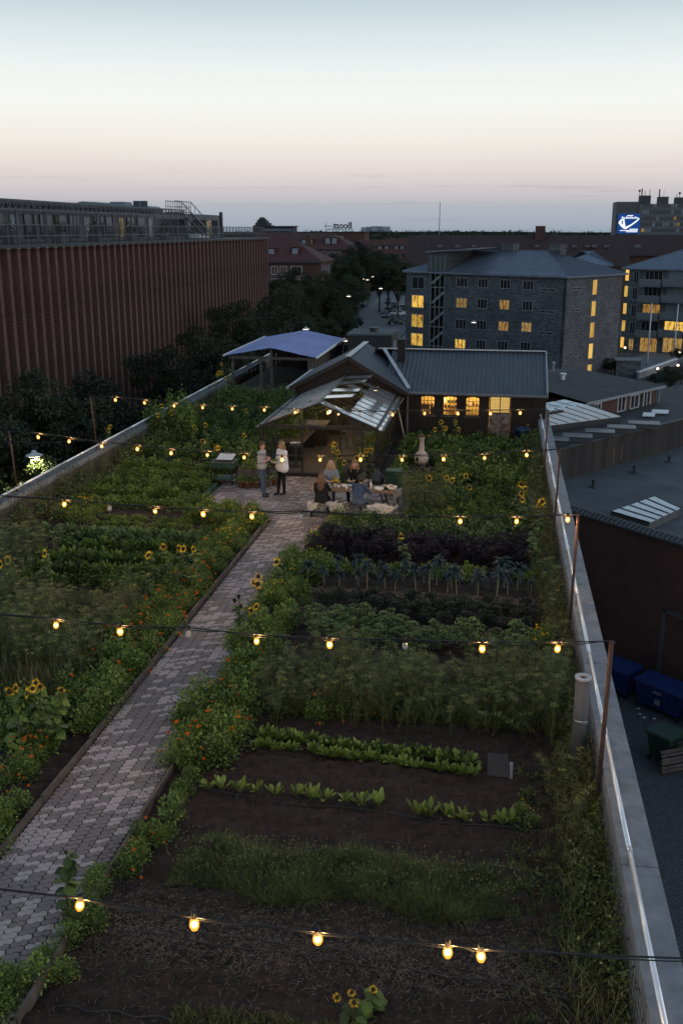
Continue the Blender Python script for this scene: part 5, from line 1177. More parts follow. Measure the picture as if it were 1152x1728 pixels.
pallet(t_, Matrix.Translation((lp.x + .55, lp.y + .05, YZ + .42)) @ Matrix.Rotation(rzb + R(70), 4, 'Z') @ Matrix.Rotation(R(78), 4, 'X'))
for i, (px_, py_) in enumerate(((1079, 1205), (1086, 1211), (1103, 1213), (1076, 1196))):
    p = pz(px_, py_, YZ); s = MB(); s.box(p.x - .05, p.x + .06, p.y - .03, p.y + .04, YZ + .001, YZ + .015); tag(s.build('litter', white_paint), 'scrap of white paper lying on the yard before the blue bins', 'litter', 'paper scraps by the bins')
# ------------------------------------------------------------------ the hut with the black corrugated roof
HYF, HYR, HZE, HZR = 41.2, 44.2, 1.92, 3.20
hut = thing('garden_hut', 'dark boarded hut with black corrugated roof and four lit windows', 'hut', (-1, 44, 0))
wins_h = [(-3.09, -2.48), (-2.16, -1.55), (-1.23, -.64)]
wz0, wz1 = .86, 1.68
holes = [(a + 5.6, b_ + 5.6, wz0, wz1) for a, b_ in wins_h] + [(-.24 + 5.6, .62 + 5.6, 0.02, 1.76)]
MH = frame((-5.6, HYF, 0), (1, 0))
wall_with_holes('wall', MH, 7.6, -.05, HZE - .05, holes, wood_dark, hut, .12)
xx = -5.6
while xx < 2.0:       # cover battens over the board joints
    s = MB()
    if not any(a - .05 < xx < b_ + .03 for a, b_ in wins_h + [(-.30, .66)]): s.box(xx, xx + .045, HYF - .028, HYF - .002, -.04, HZE - .06)
    else:
        inn = any(a - .05 < xx < b_ + .03 for a, b_ in wins_h)
        if inn: s.box(xx, xx + .045, HYF - .028, HYF - .002, -.04, wz0 - .08)
    if s.v: s.build('cover_batten', wood_dark, hut)
    xx += .155
s = MB(); s.box(1.88, 1.999, HYF + .13, 47.2, -.05, HZE - .05); s._add([(1.88, HYF, HZE - .05), (1.88, 47.2, HZE - .05), (1.88, HYR, HZR - .12), (2.0, HYF, HZE - .05), (2.0, 47.2, HZE - .05), (2.0, HYR, HZR - .12)], [(0, 1, 2), (3, 5, 4)]); s.box(-8.2, 2.0, 47.1, 47.2, -.05, HZE - .05); s.build('wall', wood_dark, hut)
s = MB(); s.box(-5.55, 1.87, HYF + .13, 47.09, -.03, .02); s.build('floor', wood_warm, hut)
# arched windows with glazing bars and a warm room behind
inner = mat('room_plaster', (.72, .62, .30), .9, (.6, .5, .22), scale=2)
s = MB(); s.box(-5.5, 1.85, 43.0, 43.05, 0, 1.9); s.build('room_wall', inner, hut)
s = MB(); s.box(-5.5, 1.85, HYF + .2, 43.0, 1.80, 1.85); s.build('room_ceiling', inner, hut)
clear = glass('clear_window_glass', .10, (.3, .3, .28), .03)
white_bar = mat('dark_glazing_bar', (.06, .05, .035), .6)
for k_, (a, b_) in enumerate(wins_h):
    s = MB(); w_ = b_ - a; fw = .035
    s.box(a, a + fw, HYF - .03, HYF + .05, wz0, wz1); s.box(b_ - fw, b_, HYF - .03, HYF + .05, wz0, wz1); s.box(a + fw, b_ - fw, HYF - .03, HYF + .05, wz0, wz0 + fw)
    for i in range(8):    # segmental head
        x0, x1 = a + w_ * i / 8, a + w_ * (i + 1) / 8; z0_ = wz1 - .02 - .055 * (2 * (i / 8) - 1) ** 2; z1_ = wz1 - .02 - .055 * (2 * ((i + 1) / 8) - 1) ** 2
        s.prism([(x0, HYF - .03, z0_), (x1, HYF - .03, z1_), (x1, HYF - .03, wz1 + .02), (x0, HYF - .03, wz1 + .02)], (0, .075, 0))
    wo_ = s.build('window', wood_dark, hut)
    s = MB()
    for i in range(1, 4): s.box(a + w_ * i / 4 - .011, a + w_ * i / 4 + .011, HYF - .005, HYF + .02, wz0 + fw, wz1 - .03)
    for i in range(1, 4): s.box(a + fw, b_ - fw, HYF - .004, HYF + .019, wz0 + (wz1 - wz0) * i / 4 - .011, wz0 + (wz1 - wz0) * i / 4 + .011)
    s.build('glazing_bars', white_bar, wo_)
    s = MB(); s.box(a + fw, b_ - fw, HYF + .021, HYF + .025, wz0 + fw, wz1 - .02); s.build('pane', clear, wo_)
    s = MB(); s.box(a - .05, b_ + .05, HYF - .07, HYF - .003, wz0 - .06, wz0 - .005); s.build('sill', wood_old, wo_)
# shelves, pots and jars in the room
for i, (x0, x1, z_) in enumerate(((-3.2, -2.4, 1.05), (-2.2, -1.5, 1.2), (-2.2, -1.5, .98), (-1.3, -.55, 1.1))):
    s = MB(); s.box(x0, x1, 42.3, 42.55, z_ - .02, z_); s.build('shelf', wood_warm, hut)
    for j in range(5):
        x_ = x0 + .08 + j * .15; h_ = random.uniform(.07, .19); s = MB(); s.lathe((x_, 42.42, z_), [(.05, 0), (.055, h_ * .6), (.03, h_ * .8), (.03, h_)], 8); s.build('jar', random.choice((white_paint, wood_dark, rust, green)), hut)
s = MB(); s.box(-3.15, -2.75, 41.9, 42.25, .4, 1.2); s.build('cupboard', wood_warm, hut)
s = MB(); s.box(-2.7, -2.42, 41.7, 41.9, .6, 1.15); s.build('chair_back', wood_dark, hut)
def point(parent, loc, e, col=(1, .62, .22), size=.06):
    ld = bpy.data.lights.new('lamp_light', 'POINT'); ld.energy = e; ld.color = col; ld.shadow_soft_size = size
    lo = bpy.data.objects.new('lamp_light', ld); COL.objects.link(lo); lo.location = loc; lo.parent = parent
    pl_ = PLOC.get(parent.name)
    if pl_ is not None: lo.matrix_parent_inverse = Matrix.Translation(pl_).inverted()
warm_globe = emit('warm_globe', (1, .62, .22), 12)
for x_ in (-2.3, -.4):
    s = MB(); s.ball((x_, 42.1, 1.68), .06); s.build('ceiling_lamp', warm_globe, hut); point(hut, (x_, 42.1, 1.55), 75)
# door: rusty sheet below, wired glass above
s = MB(); a, b_ = -.24, .62
s.box(a - .05, a, HYF - .04, HYF + .06, 0, 1.80); s.box(b_, b_ + .05, HYF - .04, HYF + .06, 0, 1.80); s.box(a, b_, HYF - .04, HYF + .06, 1.76, 1.80); s.build('door_frame', rust, hut)
s = MB(); s.box(a + .01, b_ - .01, HYF - .012, HYF + .03, .0, 1.0); dr = s.build('door', mat('rusty_door', (.20, .18, .17), .7, (.11, .05, .032), scale=5, contrast=(.42, .56), bump=.2), hut)
s = MB(); s.box(a + .01, b_ - .01, HYF - .01, HYF + .028, 1.001, 1.04); s.box(a + .01, a + .05, HYF - .01, HYF + .028, 1.041, 1.75); s.box(b_ - .05, b_ - .01, HYF - .01, HYF + .028, 1.041, 1.75); s.box(.17, .21, HYF - .01, HYF + .028, 1.041, 1.75); s.build('glazed_frame', wood_dark, dr)
def latticemat():
    m = bpy.data.materials.new('wired_glass_lit'); m.use_nodes = True; t = m.node_tree; n = t.nodes; n.remove(n['Principled BSDF'])
    tcn = n.new('ShaderNodeTexCoord'); mp_ = n.new('ShaderNodeMapping'); mp_.inputs['Rotation'].default_value = (0, R(45), 0); mp_.inputs['Scale'].default_value = (14, 14, 14)
    t.links.new(tcn.outputs['Object'], mp_.inputs[0]); ck = n.new('ShaderNodeTexChecker'); ck.inputs['Scale'].default_value = 1.0; t.links.new(mp_.outputs[0], ck.inputs['Vector'])
    ck.inputs['Color1'].default_value = (1, .66, .20, 1); ck.inputs['Color2'].default_value = (.72, .45, .12, 1)
    e_ = n.new('ShaderNodeEmission'); e_.inputs[1].default_value = .62; t.links.new(ck.outputs[0], e_.inputs[0]); t.links.new(e_.outputs[0], n['Material Output'].inputs[0]); return m
wl = latticemat()
for x0, x1 in ((a + .051, .169), (.211, b_ - .051)): s = MB(); s.box(x0, x1, HYF + .005, HYF + .015, 1.041, 1.75); s.build('pane', wl, dr)
s = MB(); s.ball((a + .08, HYF - .04, .95), .025); s.build('handle', steel, dr)
# corrugated roof
def corrugated(name, O, U, V, lu, lv, pitch=.19, amp=.016, parent=None, m=corr, wavy=None):
    """sheet: waves repeat along U, run down along V"""
    O, U, V = Vector(O), Vector(U).normalized(), Vector(V).normalized(); Nn = U.cross(V).normalized()
    if Nn.z < 0: Nn = -Nn
    nu = int(lu / pitch * 4) + 1; s = MB(); vs_ = []
    for i in range(nu + 1):
        uu = lu * i / nu; ph = (i % 4); hgt = (amp if ph in (1, 2) else -amp)
        for q in (0, lv): vs_.append(O + U * uu + V * q + Nn * hgt)
    s._add(vs_, [(2 * i, 2 * i + 1, 2 * i + 3, 2 * i + 2) for i in range(nu)])
    me = bpy.data.meshes.new(name); me.from_pydata(s.v, [], s.f); me.materials.append(m); me.update()
    o = link(name, me, parent); sl_ = o.modifiers.new('thick', 'SOLIDIFY'); sl_.thickness = .012
    return o
sl_len = math.hypot(HYR - HYF + .3, HZR - HZE + .06)
corrugated('roof_sheet', (-4.6, HYR, HZR), (1, 0, 0), (0, HYF - .3 - HYR, HZE - .06 - HZR), 6.65, sl_len, parent=hut)
corrugated('roof_sheet', (-5.4, HYR, HZR), (1, 0, 0), (0, 3.3, HZE - .06 - HZR), 7.45, sl_len, parent=hut)
s = MB(); s.bar((-5.2, HYR, HZR + .05), (2.06, HYR, HZR + .045), .20, .03); s.build('ridge_cap', mat('ridge_zinc', (.42, .45, .48), .4, metal=.5), hut)
s = MB(); s.bar((2.07, HYR, HZR + .01), (2.07, HYF - .32, HZE - .05), .05, .13); s.bar((2.07, HYR, HZR + .01), (2.07, 47.3, HZE - .05), .05, .13); s.build('barge_board', mat('pale_trim', (.38, .40, .42), .5), hut)
s = MB(); s.tube([(-3.95, HYF - .36, HZE - .10), (2.1, HYF - .36, HZE - .13)], .065, 8); s.build('gutter', mat('gutter_mid', (.16, .165, .17), .5), hut)
s = MB(); s.tube([(-3.62, HYF - .34, HZE - .12), (-3.62, HYF - .12, HZE - .25), (-3.62, HYF - .12, 0)], .045, 8); s.build('downpipe', MATS['gutter_mid'], hut)
cpt = pY(677, 604, 43.4); s = MB(); s.box(cpt.x - .16, cpt.x + .16, 43.2, 43.52, cpt.z - .1, pY(677, 574, 43.4).z); ch_ = s.build('chimney', mat('chimney_black', (.012, .012, .013), .7), hut)
s = MB(); s.box(cpt.x - .20, cpt.x + .20, 43.16, 43.56, pY(677, 574, 43.4).z + .001, pY(677, 574, 43.4).z + .05); s.build('chimney_cap', MATS['chimney_black'], ch_)
# cross gable that covers the end of the greenhouse
GX, GZR, GY0, GY1 = -5.95, 3.33, 40.05, 45.6
gl, gr = (-8.42, 2.05), (-3.58, 1.95)
lL, lR = math.hypot(gl[0] - GX, gl[1] - GZR), math.hypot(gr[0] - GX, gr[1] - GZR)
corrugated('gable_sheet', (GX, GY0, GZR), (0, 1, 0), (gl[0] - GX, 0, gl[1] - GZR), GY1 - GY0, lL, parent=hut)
corrugated('gable_sheet', (GX, GY0, GZR), (0, 1, 0), (gr[0] - GX, 0, gr[1] - GZR), GY1 - GY0, lR, parent=hut)
s = MB(); s.bar((GX, GY0 - .02, GZR + .06), (GX, GY1, GZR + .05), .24, .03); s.build('ridge_cap', MATS['ridge_zinc'], hut)
s = MB(); s.bar((GX, GY0 - .05, GZR - .04), (gl[0], GY0 - .05, gl[1] - .04), .05, .16); s.bar((GX, GY0 - .05, GZR - .04), (gr[0], GY0 - .05, gr[1] - .04), .05, .16); s.build('barge_board', wood_dark, hut)
s = MB(); s.bar((gl[0] - .04, GY0 - .1, gl[1]), (gl[0] - .04, GY1, gl[1]), .12, .07); s.build('gutter', MATS['pale_trim'], hut)
s = MB(); s.bar((gr[0] + .02, GY0 + .85, gr[1] + .07), (-4.95, HYR - .1, HZR + .04), .16, .03); s.build('valley_flashing', mat('valley_white', (.5, .52, .54), .4), hut)
s = MB(); s._add([(gl[0] + .1, GY0 + .3, 1.9), (gr[0] - .1, GY0 + .3, 1.85), (GX, GY0 + .3, GZR - .12)], [(0, 1, 2)]); s.box(-8.2, -8.1, GY0 + .4, 47, 0, 2.05); s.build('gable_wall', wood_dark, hut)
s = MB(); s.bar((-4.05, 40.35, 1.75), (-3.62, 40.1, 0.02), .045); tag(s.build('leaning_pole', mat('pale_pole', (.35, .33, .3), .7)), 'pale pole leaning between greenhouse and hut beside the downpipe', 'pole')
tubp = pz(881, 742); t_ = thing('blue_tub', 'blue plastic tub standing right of the hut door', 'tub', (tubp.x, 40.7, 0)); s = MB(); s.lathe((tubp.x, 40.7, 0), [(.24, 0), (.31, .45), (.33, .45), (.33, .48), (.29, .48), (.25, .1), (.001, .09)], 20); s.build('body', mat('tub_blue', (.02, .07, .22), .5), t_, True); s = MB(); s.tube([(tubp.x - .33, 40.7, .4), (tubp.x - .38, 40.7, .3)], .02, 6); s.tube([(tubp.x + .33, 40.7, .4), (tubp.x + .38, 40.7, .3)], .02, 6); s.build('handles', MATS['tub_blue'], t_)
s = MB(); s.bar((tubp.x - .3, 40.7, .55), (tubp.x + .25, 40.65, .6), .03); s.build('stick', wood_old, t_)

# ------------------------------------------------------------------ greenhouse
gh = thing('greenhouse', 'dark framed glass greenhouse with open roof vents, lit inside', 'greenhouse', (GX, 36.5, 0))
gx0, gx1, gy0, gy1, gze, gzr = -8.0, -3.95, 33.2, 40.3, 1.77, 2.60
ghf = mat('greenhouse_frame', (.02, .02, .021), .45, (.014, .014, .015), metal=.2)
roofglass = glass('greenhouse_roof_glass', .66, (.88, .9, .93), .10, .75)
roofglass_l = glass('greenhouse_left_roof_glass', .70, (.74, .77, .80), .2, .3)
sideglass = glass('greenhouse_side_glass', .13, (.22, .25, .24), .04)
s = MB()
for x_ in (gx0, gx1):
    s.bar((x_, gy0, gze), (x_, gy1, gze), .10, .10); s.bar((x_, gy0, .14), (x_, gy1, .14), .10, .28)
s.bar((gx0 - .05, gy0, gze), (gx1 + .05, gy0, gze), .10, .12); s.bar((GX, gy0 - .12, gzr), (GX, gy1, gzr), .09, .08)
for x_ in (gx0, gx1): s.bar((x_, gy0, 0), (x_, gy0, gze - .06), .10); s.bar((x_ + (.07 if x_ < -6 else -.07) * 1, gy0, gze - .06), (x_ + (.07 if x_ < -6 else -.07), gy0, gze - .07), .05)
s.bar((gx0, gy0, gze), (GX, gy0, gzr), .07); s.bar((gx1, gy0, gze), (GX, gy0, gzr), .07)
for q in (.3, .62):
    for sx in (-1, 1): x_ = GX + sx * q * 2.02 * 1.0; s.bar((x_, gy0, gze), (x_, gy0, gzr - (gzr - gze) * q), .04)
s.build('frame', ghf, gh)
s = MB()
for x_ in (-7.45, -6.55, -5.2, -4.45): s.bar((x_, gy0, 0), (x_, gy0, gze - .06), .05)
s.bar((gx0, gy0, .05), (-7.45, gy0, .05), .06, .1); s.bar((-5.2, gy0, .05), (gx1, gy0, .05), .06, .1); s.bar((-7.9, gy0 + .02, .1), (-7.45, gy0 + .02, 1.6), .03); s.bar((-5.2, gy0, .62), (gx1, gy0, .62), .05); s.build('front_mullions', ghf, gh)
for x0, x1, z0_, z1_ in ((gx0 + .05, -7.48, .1, 1.70), (-4.42, gx1 - .05, .65, 1.7), (-5.17, -4.48, .65, 1.7)): s = MB(); s.box(x0, x1, gy0 - .004, gy0 + .004, z0_, z1_); s.build('front_pane', sideglass, gh)
for i in range(4): z_ = .1 + i * .13; s = MB(); s.box(-5.17, gx1 - .05, gy0 - .02, gy0 + .02, z_, z_ + .12); s.build('front_board', wood_old, gh)
# gable triangle panes
for sx in (-1, 1): s = MB(); s.prism([(GX, gy0 - .003, gze + .06), (GX + sx * 1.95, gy0 - .003, gze + .06), (GX, gy0 - .003, gzr - .06)], (0, .006, 0)); s.build('gable_pane', glass('gable_glass', .08, (.2, .22, .2), .03), gh)
# side walls: tall panes
npan = 9
for x_, nm in ((gx0, 'left'), (gx1, 'right')):
    for i in range(npan):
        a, b_ = gy0 + (gy1 - gy0) * i / npan + .03, gy0 + (gy1 - gy0) * (i + 1) / npan - .03
        s = MB(); s.box(x_ - .004, x_ + .004, a, b_, .29, gze - .05); s.build('side_pane', sideglass, gh)
    s = MB()
    for i in range(1, npan): y_ = gy0 + (gy1 - gy0) * i / npan; s.bar((x_, y_, .28), (x_, y_, gze), .045)
    s.build('side_mullions', ghf, gh)
# roof panes, some vents propped open
def roofpt(sx, t, y_, off=0.0): return Vector((GX + sx * (2.07 * t) + sx * off * .37, y_, gzr - (gzr - gze + .03) * t + off * .93))
for sx in (-1, 1):
    bars_ = MB()
    for i in range(npan + 1): y_ = gy0 - .08 + (gy1 - gy0 + .08) * i / npan; bars_.bar(roofpt(sx, 0, y_, .012), roofpt(sx, 1.06, y_, .012), .035, .018)
    bars_.bar(roofpt(sx, 1.06, gy0 - .08, .01), roofpt(sx, 1.06, gy1, .01), .09, .05); bars_.build('roof_bars', ghf, gh)
    for i in range(npan):
        a, b_ = gy0 - .08 + (gy1 - gy0 + .08) * i / npan + .03, gy0 - .08 + (gy1 - gy0 + .08) * (i + 1) / npan - .03
        opened = (sx == 1 and i in (1, 3, 5, 7)) ; gap = sx == 1 and i in (1, 2, 3, 4)
        t0 = .02 if not (opened or gap) else .46
        s = MB(); s.prism([roofpt(sx, t0, a), roofpt(sx, 1.05, a), roofpt(sx, 1.05, b_), roofpt(sx, t0, b_)], (0, 0, .008)); s.build('roof_pane', roofglass if sx == 1 else roofglass_l, gh)
        if opened:    # hinged at the ridge, lifted
            p0, p1 = roofpt(sx, .01, a, .05), roofpt(sx, .01, b_ + .05, .05); d_ = Vector((1.0, 0, .02 + .05 * (i % 3)))
            s = MB(); s.prism([p0, p0 + d_, p1 + d_, p1], (0, 0, .012)); vo = s.build('roof_vent', roofglass, gh)
            s = MB(); s.bar(p0, p0 + d_, .04); s.bar(p1, p1 + d_, .04); s.bar(p0 + d_, p1 + d_, .04); s.bar(p0.lerp(p1, .5) + d_ * .8, roofpt(sx, .46, (a + b_) / 2), .02); s.build('vent_frame', ghf, vo)
# interior: floor, benches, kitchen counter, hatch, hanging lamps, plants
s = MB(); s.box(gx0 + .06, gx1 - .06, gy0 + .06, gy1, .036, .10); s.build('floor', mat('greenhouse_floor', (.10, .085, .075), .7, scale=4), gh)
s = MB(); s.box(-7.4, -5.25, gy0 - .12, gy0 + .05, .037, .16); s.build('threshold', wood_dark, gh)
s = MB(); s.box(gx0 + .06, gx1 - .06, gy1 - .06, gy1, .1, 1.76); s.build('back_wall', wood_dark, gh)
hp, hq = pY(557, 738, 40.2), pY(616, 760, 40.2)
s = MB(); s.box(hp.x, hq.x, gy1 - .10, gy1 - .07, hq.z, hp.z); sh = s.build('serving_hatch', litroom('lit_kitchen', (1, .66, .28), (.10, .055, .02), .55, 6.5, 1.3), gh)
s = MB(); s.box(hp.x - .04, hq.x + .04, gy1 - .16, gy1 - .101, hq.z - .05, hq.z); s.box((hp.x + hq.x) / 2 + .2, (hp.x + hq.x) / 2 + .25, gy1 - .14, gy1 - .101, hq.z + .001, hp.z); s.build('hatch_frame', ghf, sh)
kc0, kc1 = pY(508, 757, 38.2), pY(547, 757, 38.2); s = MB(); s.box(kc0.x, kc1.x + .1, 37.9, 38.6, .10, .95); s.build('counter', wood_dark, gh); s = MB(); s.box(kc0.x - .05, kc1.x + .15, 37.86, 38.64, .951, 1.0); s.build('worktop', mat('worktop', (.30, .27, .24), .5), gh)
s = MB(); s.tube([(kc0.x + .6, 38.4, 1.0), (kc0.x + .6, 38.4, 1.32), (kc0.x + .6, 38.25, 1.38), (kc0.x + .6, 38.15, 1.30)], .015, 8); s.build('tap', steel, gh)
s = MB(); s.box(-7.9, -6.9, 35.2, 37.6, .75, .80); s.build('bench_top', wood_old, gh)
for y_ in (35.25, 37.5): s = MB(); s.box(-7.85, -6.95, y_, y_ + .05, .1, .749); s.build('bench_leg', ghf, gh)
st_ = pz(486, 818); s = MB(); s.lathe((-7.0, 34.3, .1), [(.22, 0), (.22, .05), (.05, .08), (.05, .7), (.25, .75), (.25, .8)], 14); s.build('stove', darksteel, gh); s = MB(); s.lathe((-7.0, 34.3, .905), [(.17, 0), (.2, .07), (.19, .07), (.16, .015), (.001, .01)], 16); s.build('pan', steel, gh)
for i, (x_, y_, h_, sp_) in enumerate(((-7.6, 36, 1.0, .4), (-7.5, 37.2, .9, .4), (-4.5, 35.5, 1.3, .5), (-4.4, 37.4, 1.4, .5), (-4.6, 39, 1.4, .5), (-7.4, 39.2, 1.2, .5), (-4.5, 34.0, .9, .3))):
    b_ = bush(420, sp_, h_, .13); b_.V = [q + np.array([x_, y_, .15 if x_ > -7 else .8], np.float32) for q in b_.V]; b_.build('potted_plant', G['garden'], gh)
for i in range(14):   # vines under the ridge
    x_, y_ = random.uniform(-7.2, -4.7), random.uniform(34.2, 39); zz = gzr - abs(x_ - GX) * .38 - .12
    b_ = bush(110, .32, -.30, .10); b_.V = [q + np.array([x_, y_, zz], np.float32) for q in b_.V]; b_.build('hanging_vine', G['garden'], gh)
bulb_core = emit('bulb_core', (1.0, .54, .14), 11.0)
for px_, py_, y_ in ((571, 699, 35.2), (602, 692, 37)):
    p = pY(px_, py_, y_); s = MB(); s.ball(p, .03, 10, 8); s.build('lamp_bulb', bulb_core, gh, True); s = MB(); s.tube([p + Vector((0, 0, .04)), (p.x, p.y, gzr - abs(p.x - GX) * .4)], .008, 4); s.build('lamp_cord', blackrubber, gh)
point(gh, (-6.3, 35.6, 1.9), 14); point(gh, (-5.0, 37.6, 1.8), 16); point(gh, (-6.5, 39.0, 1.7), 12)

# ------------------------------------------------------------------ blue-roofed shelter behind
SY0 = 50.0; fz = pY(456, 587, SY0); fl = pY(378, 600, SY0); fr = pY(533, 604, SY0); ybk = pX(515, 557, fz.x).y
sd = thing('open_shelter', 'open timber shelter with a blue tarpaulin gable roof behind the hut', 'shelter', (fz.x, SY0 + 3, 0))
tarp = mat('blue_tarpaulin', (.12, .175, .46), .5, (.085, .13, .36), scale=1.2, bump=.3, spec=.3, stretch=(1, .3, 1))
def tarp_side(e, name):
    s = MB(); nu, nv = 10, 14; vs_ = []
    for i in range(nu + 1):
        for j in range(nv + 1):
            t, y_ = i / nu, SY0 + (ybk - SY0) * j / nv; x_ = fz.x + (e.x - fz.x) * t; z_ = fz.z + (e.z - fz.z) * t - .05 * math.sin(math.pi * t) * (1 - math.cos(4 * math.pi * j / nv)) / 2 + random.gauss(0, .006); vs_.append((x_, y_, z_))
    s._add(vs_, [(i * (nv + 1) + j, i * (nv + 1) + j + 1, (i + 1) * (nv + 1) + j + 1, (i + 1) * (nv + 1) + j) for i in range(nu) for j in range(nv)])
    return s.build('roof_tarpaulin', tarp, sd, True)
tarp_side(fl, 'l'); tarp_side(fr, 'r')
s = MB(); s.bar((fr.x + .03, SY0, fr.z), (fr.x + .03, ybk, fr.z), .06, .1); s.bar((fl.x - .03, SY0, fl.z), (fl.x - .03, ybk, fl.z), .06, .1); s.build('eaves_trim', white_paint, sd)
for x_ in (fl.x + .4, fl.x + 1.9, fz.x, fr.x - .4):
    for y_ in (SY0 + .2, ybk - .3): s = MB(); s.bar((x_, y_, 0), (x_, y_, fl.z - .04 + (.4 if abs(x_ - fz.x) < .1 else 0)), .12); s.build('post', wood_old, sd)
s = MB(); s.bar((fl.x + .2, SY0 + .2, fl.z - .1), (fr.x - .2, SY0 + .2, fr.z - .1), .1, .14); s.build('beam', wood_old, sd)
nb = int((ybk - SY0 - .8) / .34)
for i in range(nb): y_ = SY0 + .5 + i * .34; s = MB(); s.box(fr.x - .42, fr.x - .39, y_, y_ + .31, .05, fr.z - .06); s.build('wall_board', wood_old if i % 3 else wood_dark, sd)
for i in range(15): x_ = fl.x + .4 + i * .34; s = MB(); s.box(x_, x_ + .31, ybk - .4, ybk - .37, .05, 1.7); s.build('wall_board', wood_dark, sd)
for i in range(3): s = MB(); s.box(fl.x + .4, fr.x - .3, SY0 - .3 - i * .5, SY0 + .1 - i * .5, .30 - i * .1, .36 - i * .1); s.build('step_board', wood_old, sd)
s = MB(); s.box(fl.x + .4, fr.x - .4, SY0 + .15, ybk - .2, .0, .35); s.build('platform', wood_old, sd)
for i in range(9): x_ = fl.x + .9 + i * .22; s = MB(); s.lathe((x_, SY0 + 1.2, 1.0 + .07 * i), [(.015, 0), (.025, .02), (.025, .13), (.01, .16), (.01, .17)], 8); s.build('hanging_bottle', window_pale, sd)
# dark box (stair head) behind the hut
b0, b1 = pY(586, 600, 56), pY(664, 560, 56); bx_ = thing('stair_head', 'black box-shaped stair head with a pale flat top behind the hut', 'stair head', (b0.x + 1, 57, 0))
zt = pY(586, 566, 56).z; s = MB(); s.box(b0.x, b1.x - .1, 56, 59.2, -.1, zt); s.build('wall', mat('box_black', (.022, .023, .027), .6), bx_); s = MB(); s.box(b0.x - .06, b1.x - .04, 55.94, 59.26, zt + .001, zt + .1); s.build('roof', grey_felt, bx_)
s = MB(); s.lathe(((b0.x + b1.x) / 2, 57.5, zt + .1), [(.2, 0), (.2, .15), (.33, .16), (.33, .24), (.001, .26)], 14); s.build('roof_vent', darksteel, bx_); s = MB(); s.box(b1.x - .09, b1.x - .06, 56.6, 58, .2, zt - .4); s.build('window', window_pale, bx_)
s = MB(); s.box(b1.x + .6, b1.x + 1.5, 58, 58.2, -.1, 1.5); tag(s.build('billboard_panel', white_paint), 'small white panel standing right of the black stair head', 'panel')

# ------------------------------------------------------------------ festoon strings: iron poles, cables, bulbs
shell = bpy.data.materials.new('bulb_halo_glass'); shell.use_nodes = True  # amber glow given to the glass stands for the halo round a bulb
t = shell.node_tree; n = t.nodes; n.remove(n['Principled BSDF']); e_ = n.new('ShaderNodeEmission'); e_.inputs[0].default_value = (1, .40, .05, 1); e_.inputs[1].default_value = 2.2
tr_ = n.new('ShaderNodeBsdfTransparent'); ms = n.new('ShaderNodeMixShader'); ms.inputs[0].default_value = .42; t.links.new(tr_.outputs[0], ms.inputs[1]); t.links.new(e_.outputs[0], ms.inputs[2]); t.links.new(ms.outputs[0], n['Material Output'].inputs[0])
dead = glass('dead_bulb_glass', .35, (.6, .6, .6), .05)
bc = MB(); bc.ball((0, 0, 0), .028, 12, 8); bcm = bc.mesh('filament', bulb_core, True)
bs_ = MB(); bs_.lathe((0, 0, 0), [(.001, -.050), (.026, -.045), (.039, -.018), (.041, .005), (.033, .036), (.021, .063), (.021, .07)], 14); bsm = bs_.mesh('bulb', shell, True); bdm = bs_.mesh('bulb', dead, True)
so_ = MB(); so_.lathe((0, 0, 0), [(.001, .13), (.02, .125), (.026, .11), (.026, .06), (.001, .058)], 10); som = so_.mesh('socket', blackrubber)
BULB_LIGHT = bpy.data.lights.new('bulb_light', 'POINT'); BULB_LIGHT.energy = 34.0; BULB_LIGHT.color = (1.0, .56, .19); BULB_LIGHT.shadow_soft_size = .06
def festoon(label, A, B, lit_px, dead_px=(), off=.14, r_=.012, bs=1.0):
    A, B = Vector(A), Vector(B); t_ = thing('festoon_string', label, 'string lights', A, 'festoon strings over the garden')
    pts = [(pV(x_, y_, A, B), True) for x_, y_ in lit_px] + [(pV(x_, y_, A, B), False) for x_, y_ in dead_px]
    pts.sort(key=lambda q: (q[0] - A).length)
    cab = [A] + [q + Vector((0, 0, off)) for q, _ in pts] + [B]
    fine = []
    for a, b_ in zip(cab[:-1], cab[1:]):
        for i in range(4): t = i / 4; fine.append(a.lerp(b_, t) + Vector((0, 0, -.10 * (b_ - a).length * t * (1 - t) * .35)))
    fine.append(cab[-1]); s = MB(); s.tube(fine, r_, 6); s.build('cable', blackrubber, t_)
    lo = [p + Vector((0, .03, -.012 - .045 * abs(math.sin(i * .9)))) for i, p in enumerate(fine)]; s = MB(); s.tube(fine[:1] + lo[1:-1] + fine[-1:], r_ * .75, 5); s.build('cable', blackrubber, t_)
    for q, on in pts:
        so = link('socket', som, t_); so.location = q; so.rotation_euler = (random.gauss(0, .14), random.gauss(0, .14), 0); so.scale = [bs * random.uniform(1.0, 1.22)] * 3
        bu = bpy.data.objects.new('bulb', bsm if on else bdm); COL.objects.link(bu); bu.parent = so
        if on:
            fi = bpy.data.objects.new('filament', bcm); COL.objects.link(fi); fi.parent = so
            lo = bpy.data.objects.new('bulb_light', BULB_LIGHT); COL.objects.link(lo); lo.parent = so
    return t_
def pole(label, base, top, r_=.028):
    t_ = thing('festoon_pole', label, 'pole', base, 'rusty poles that carry the festoon strings'); s = MB(); s.tube([base, top], r_, 8); s.build('post', rust, t_, True); s = MB(); s.tube([Vector(top) + Vector((-.05, 0, -.02)), Vector(top) + Vector((.06, 0, -.02))], .012, 6); s.build('hook', darksteel, t_); return t_
PY = {'A': (1.72, 33.05, 2.61), 'B': (1.77, 26.9, 2.62), 'C': (1.75, 19.9, 2.76), 'D': (1.74, 13.3, 2.78)}
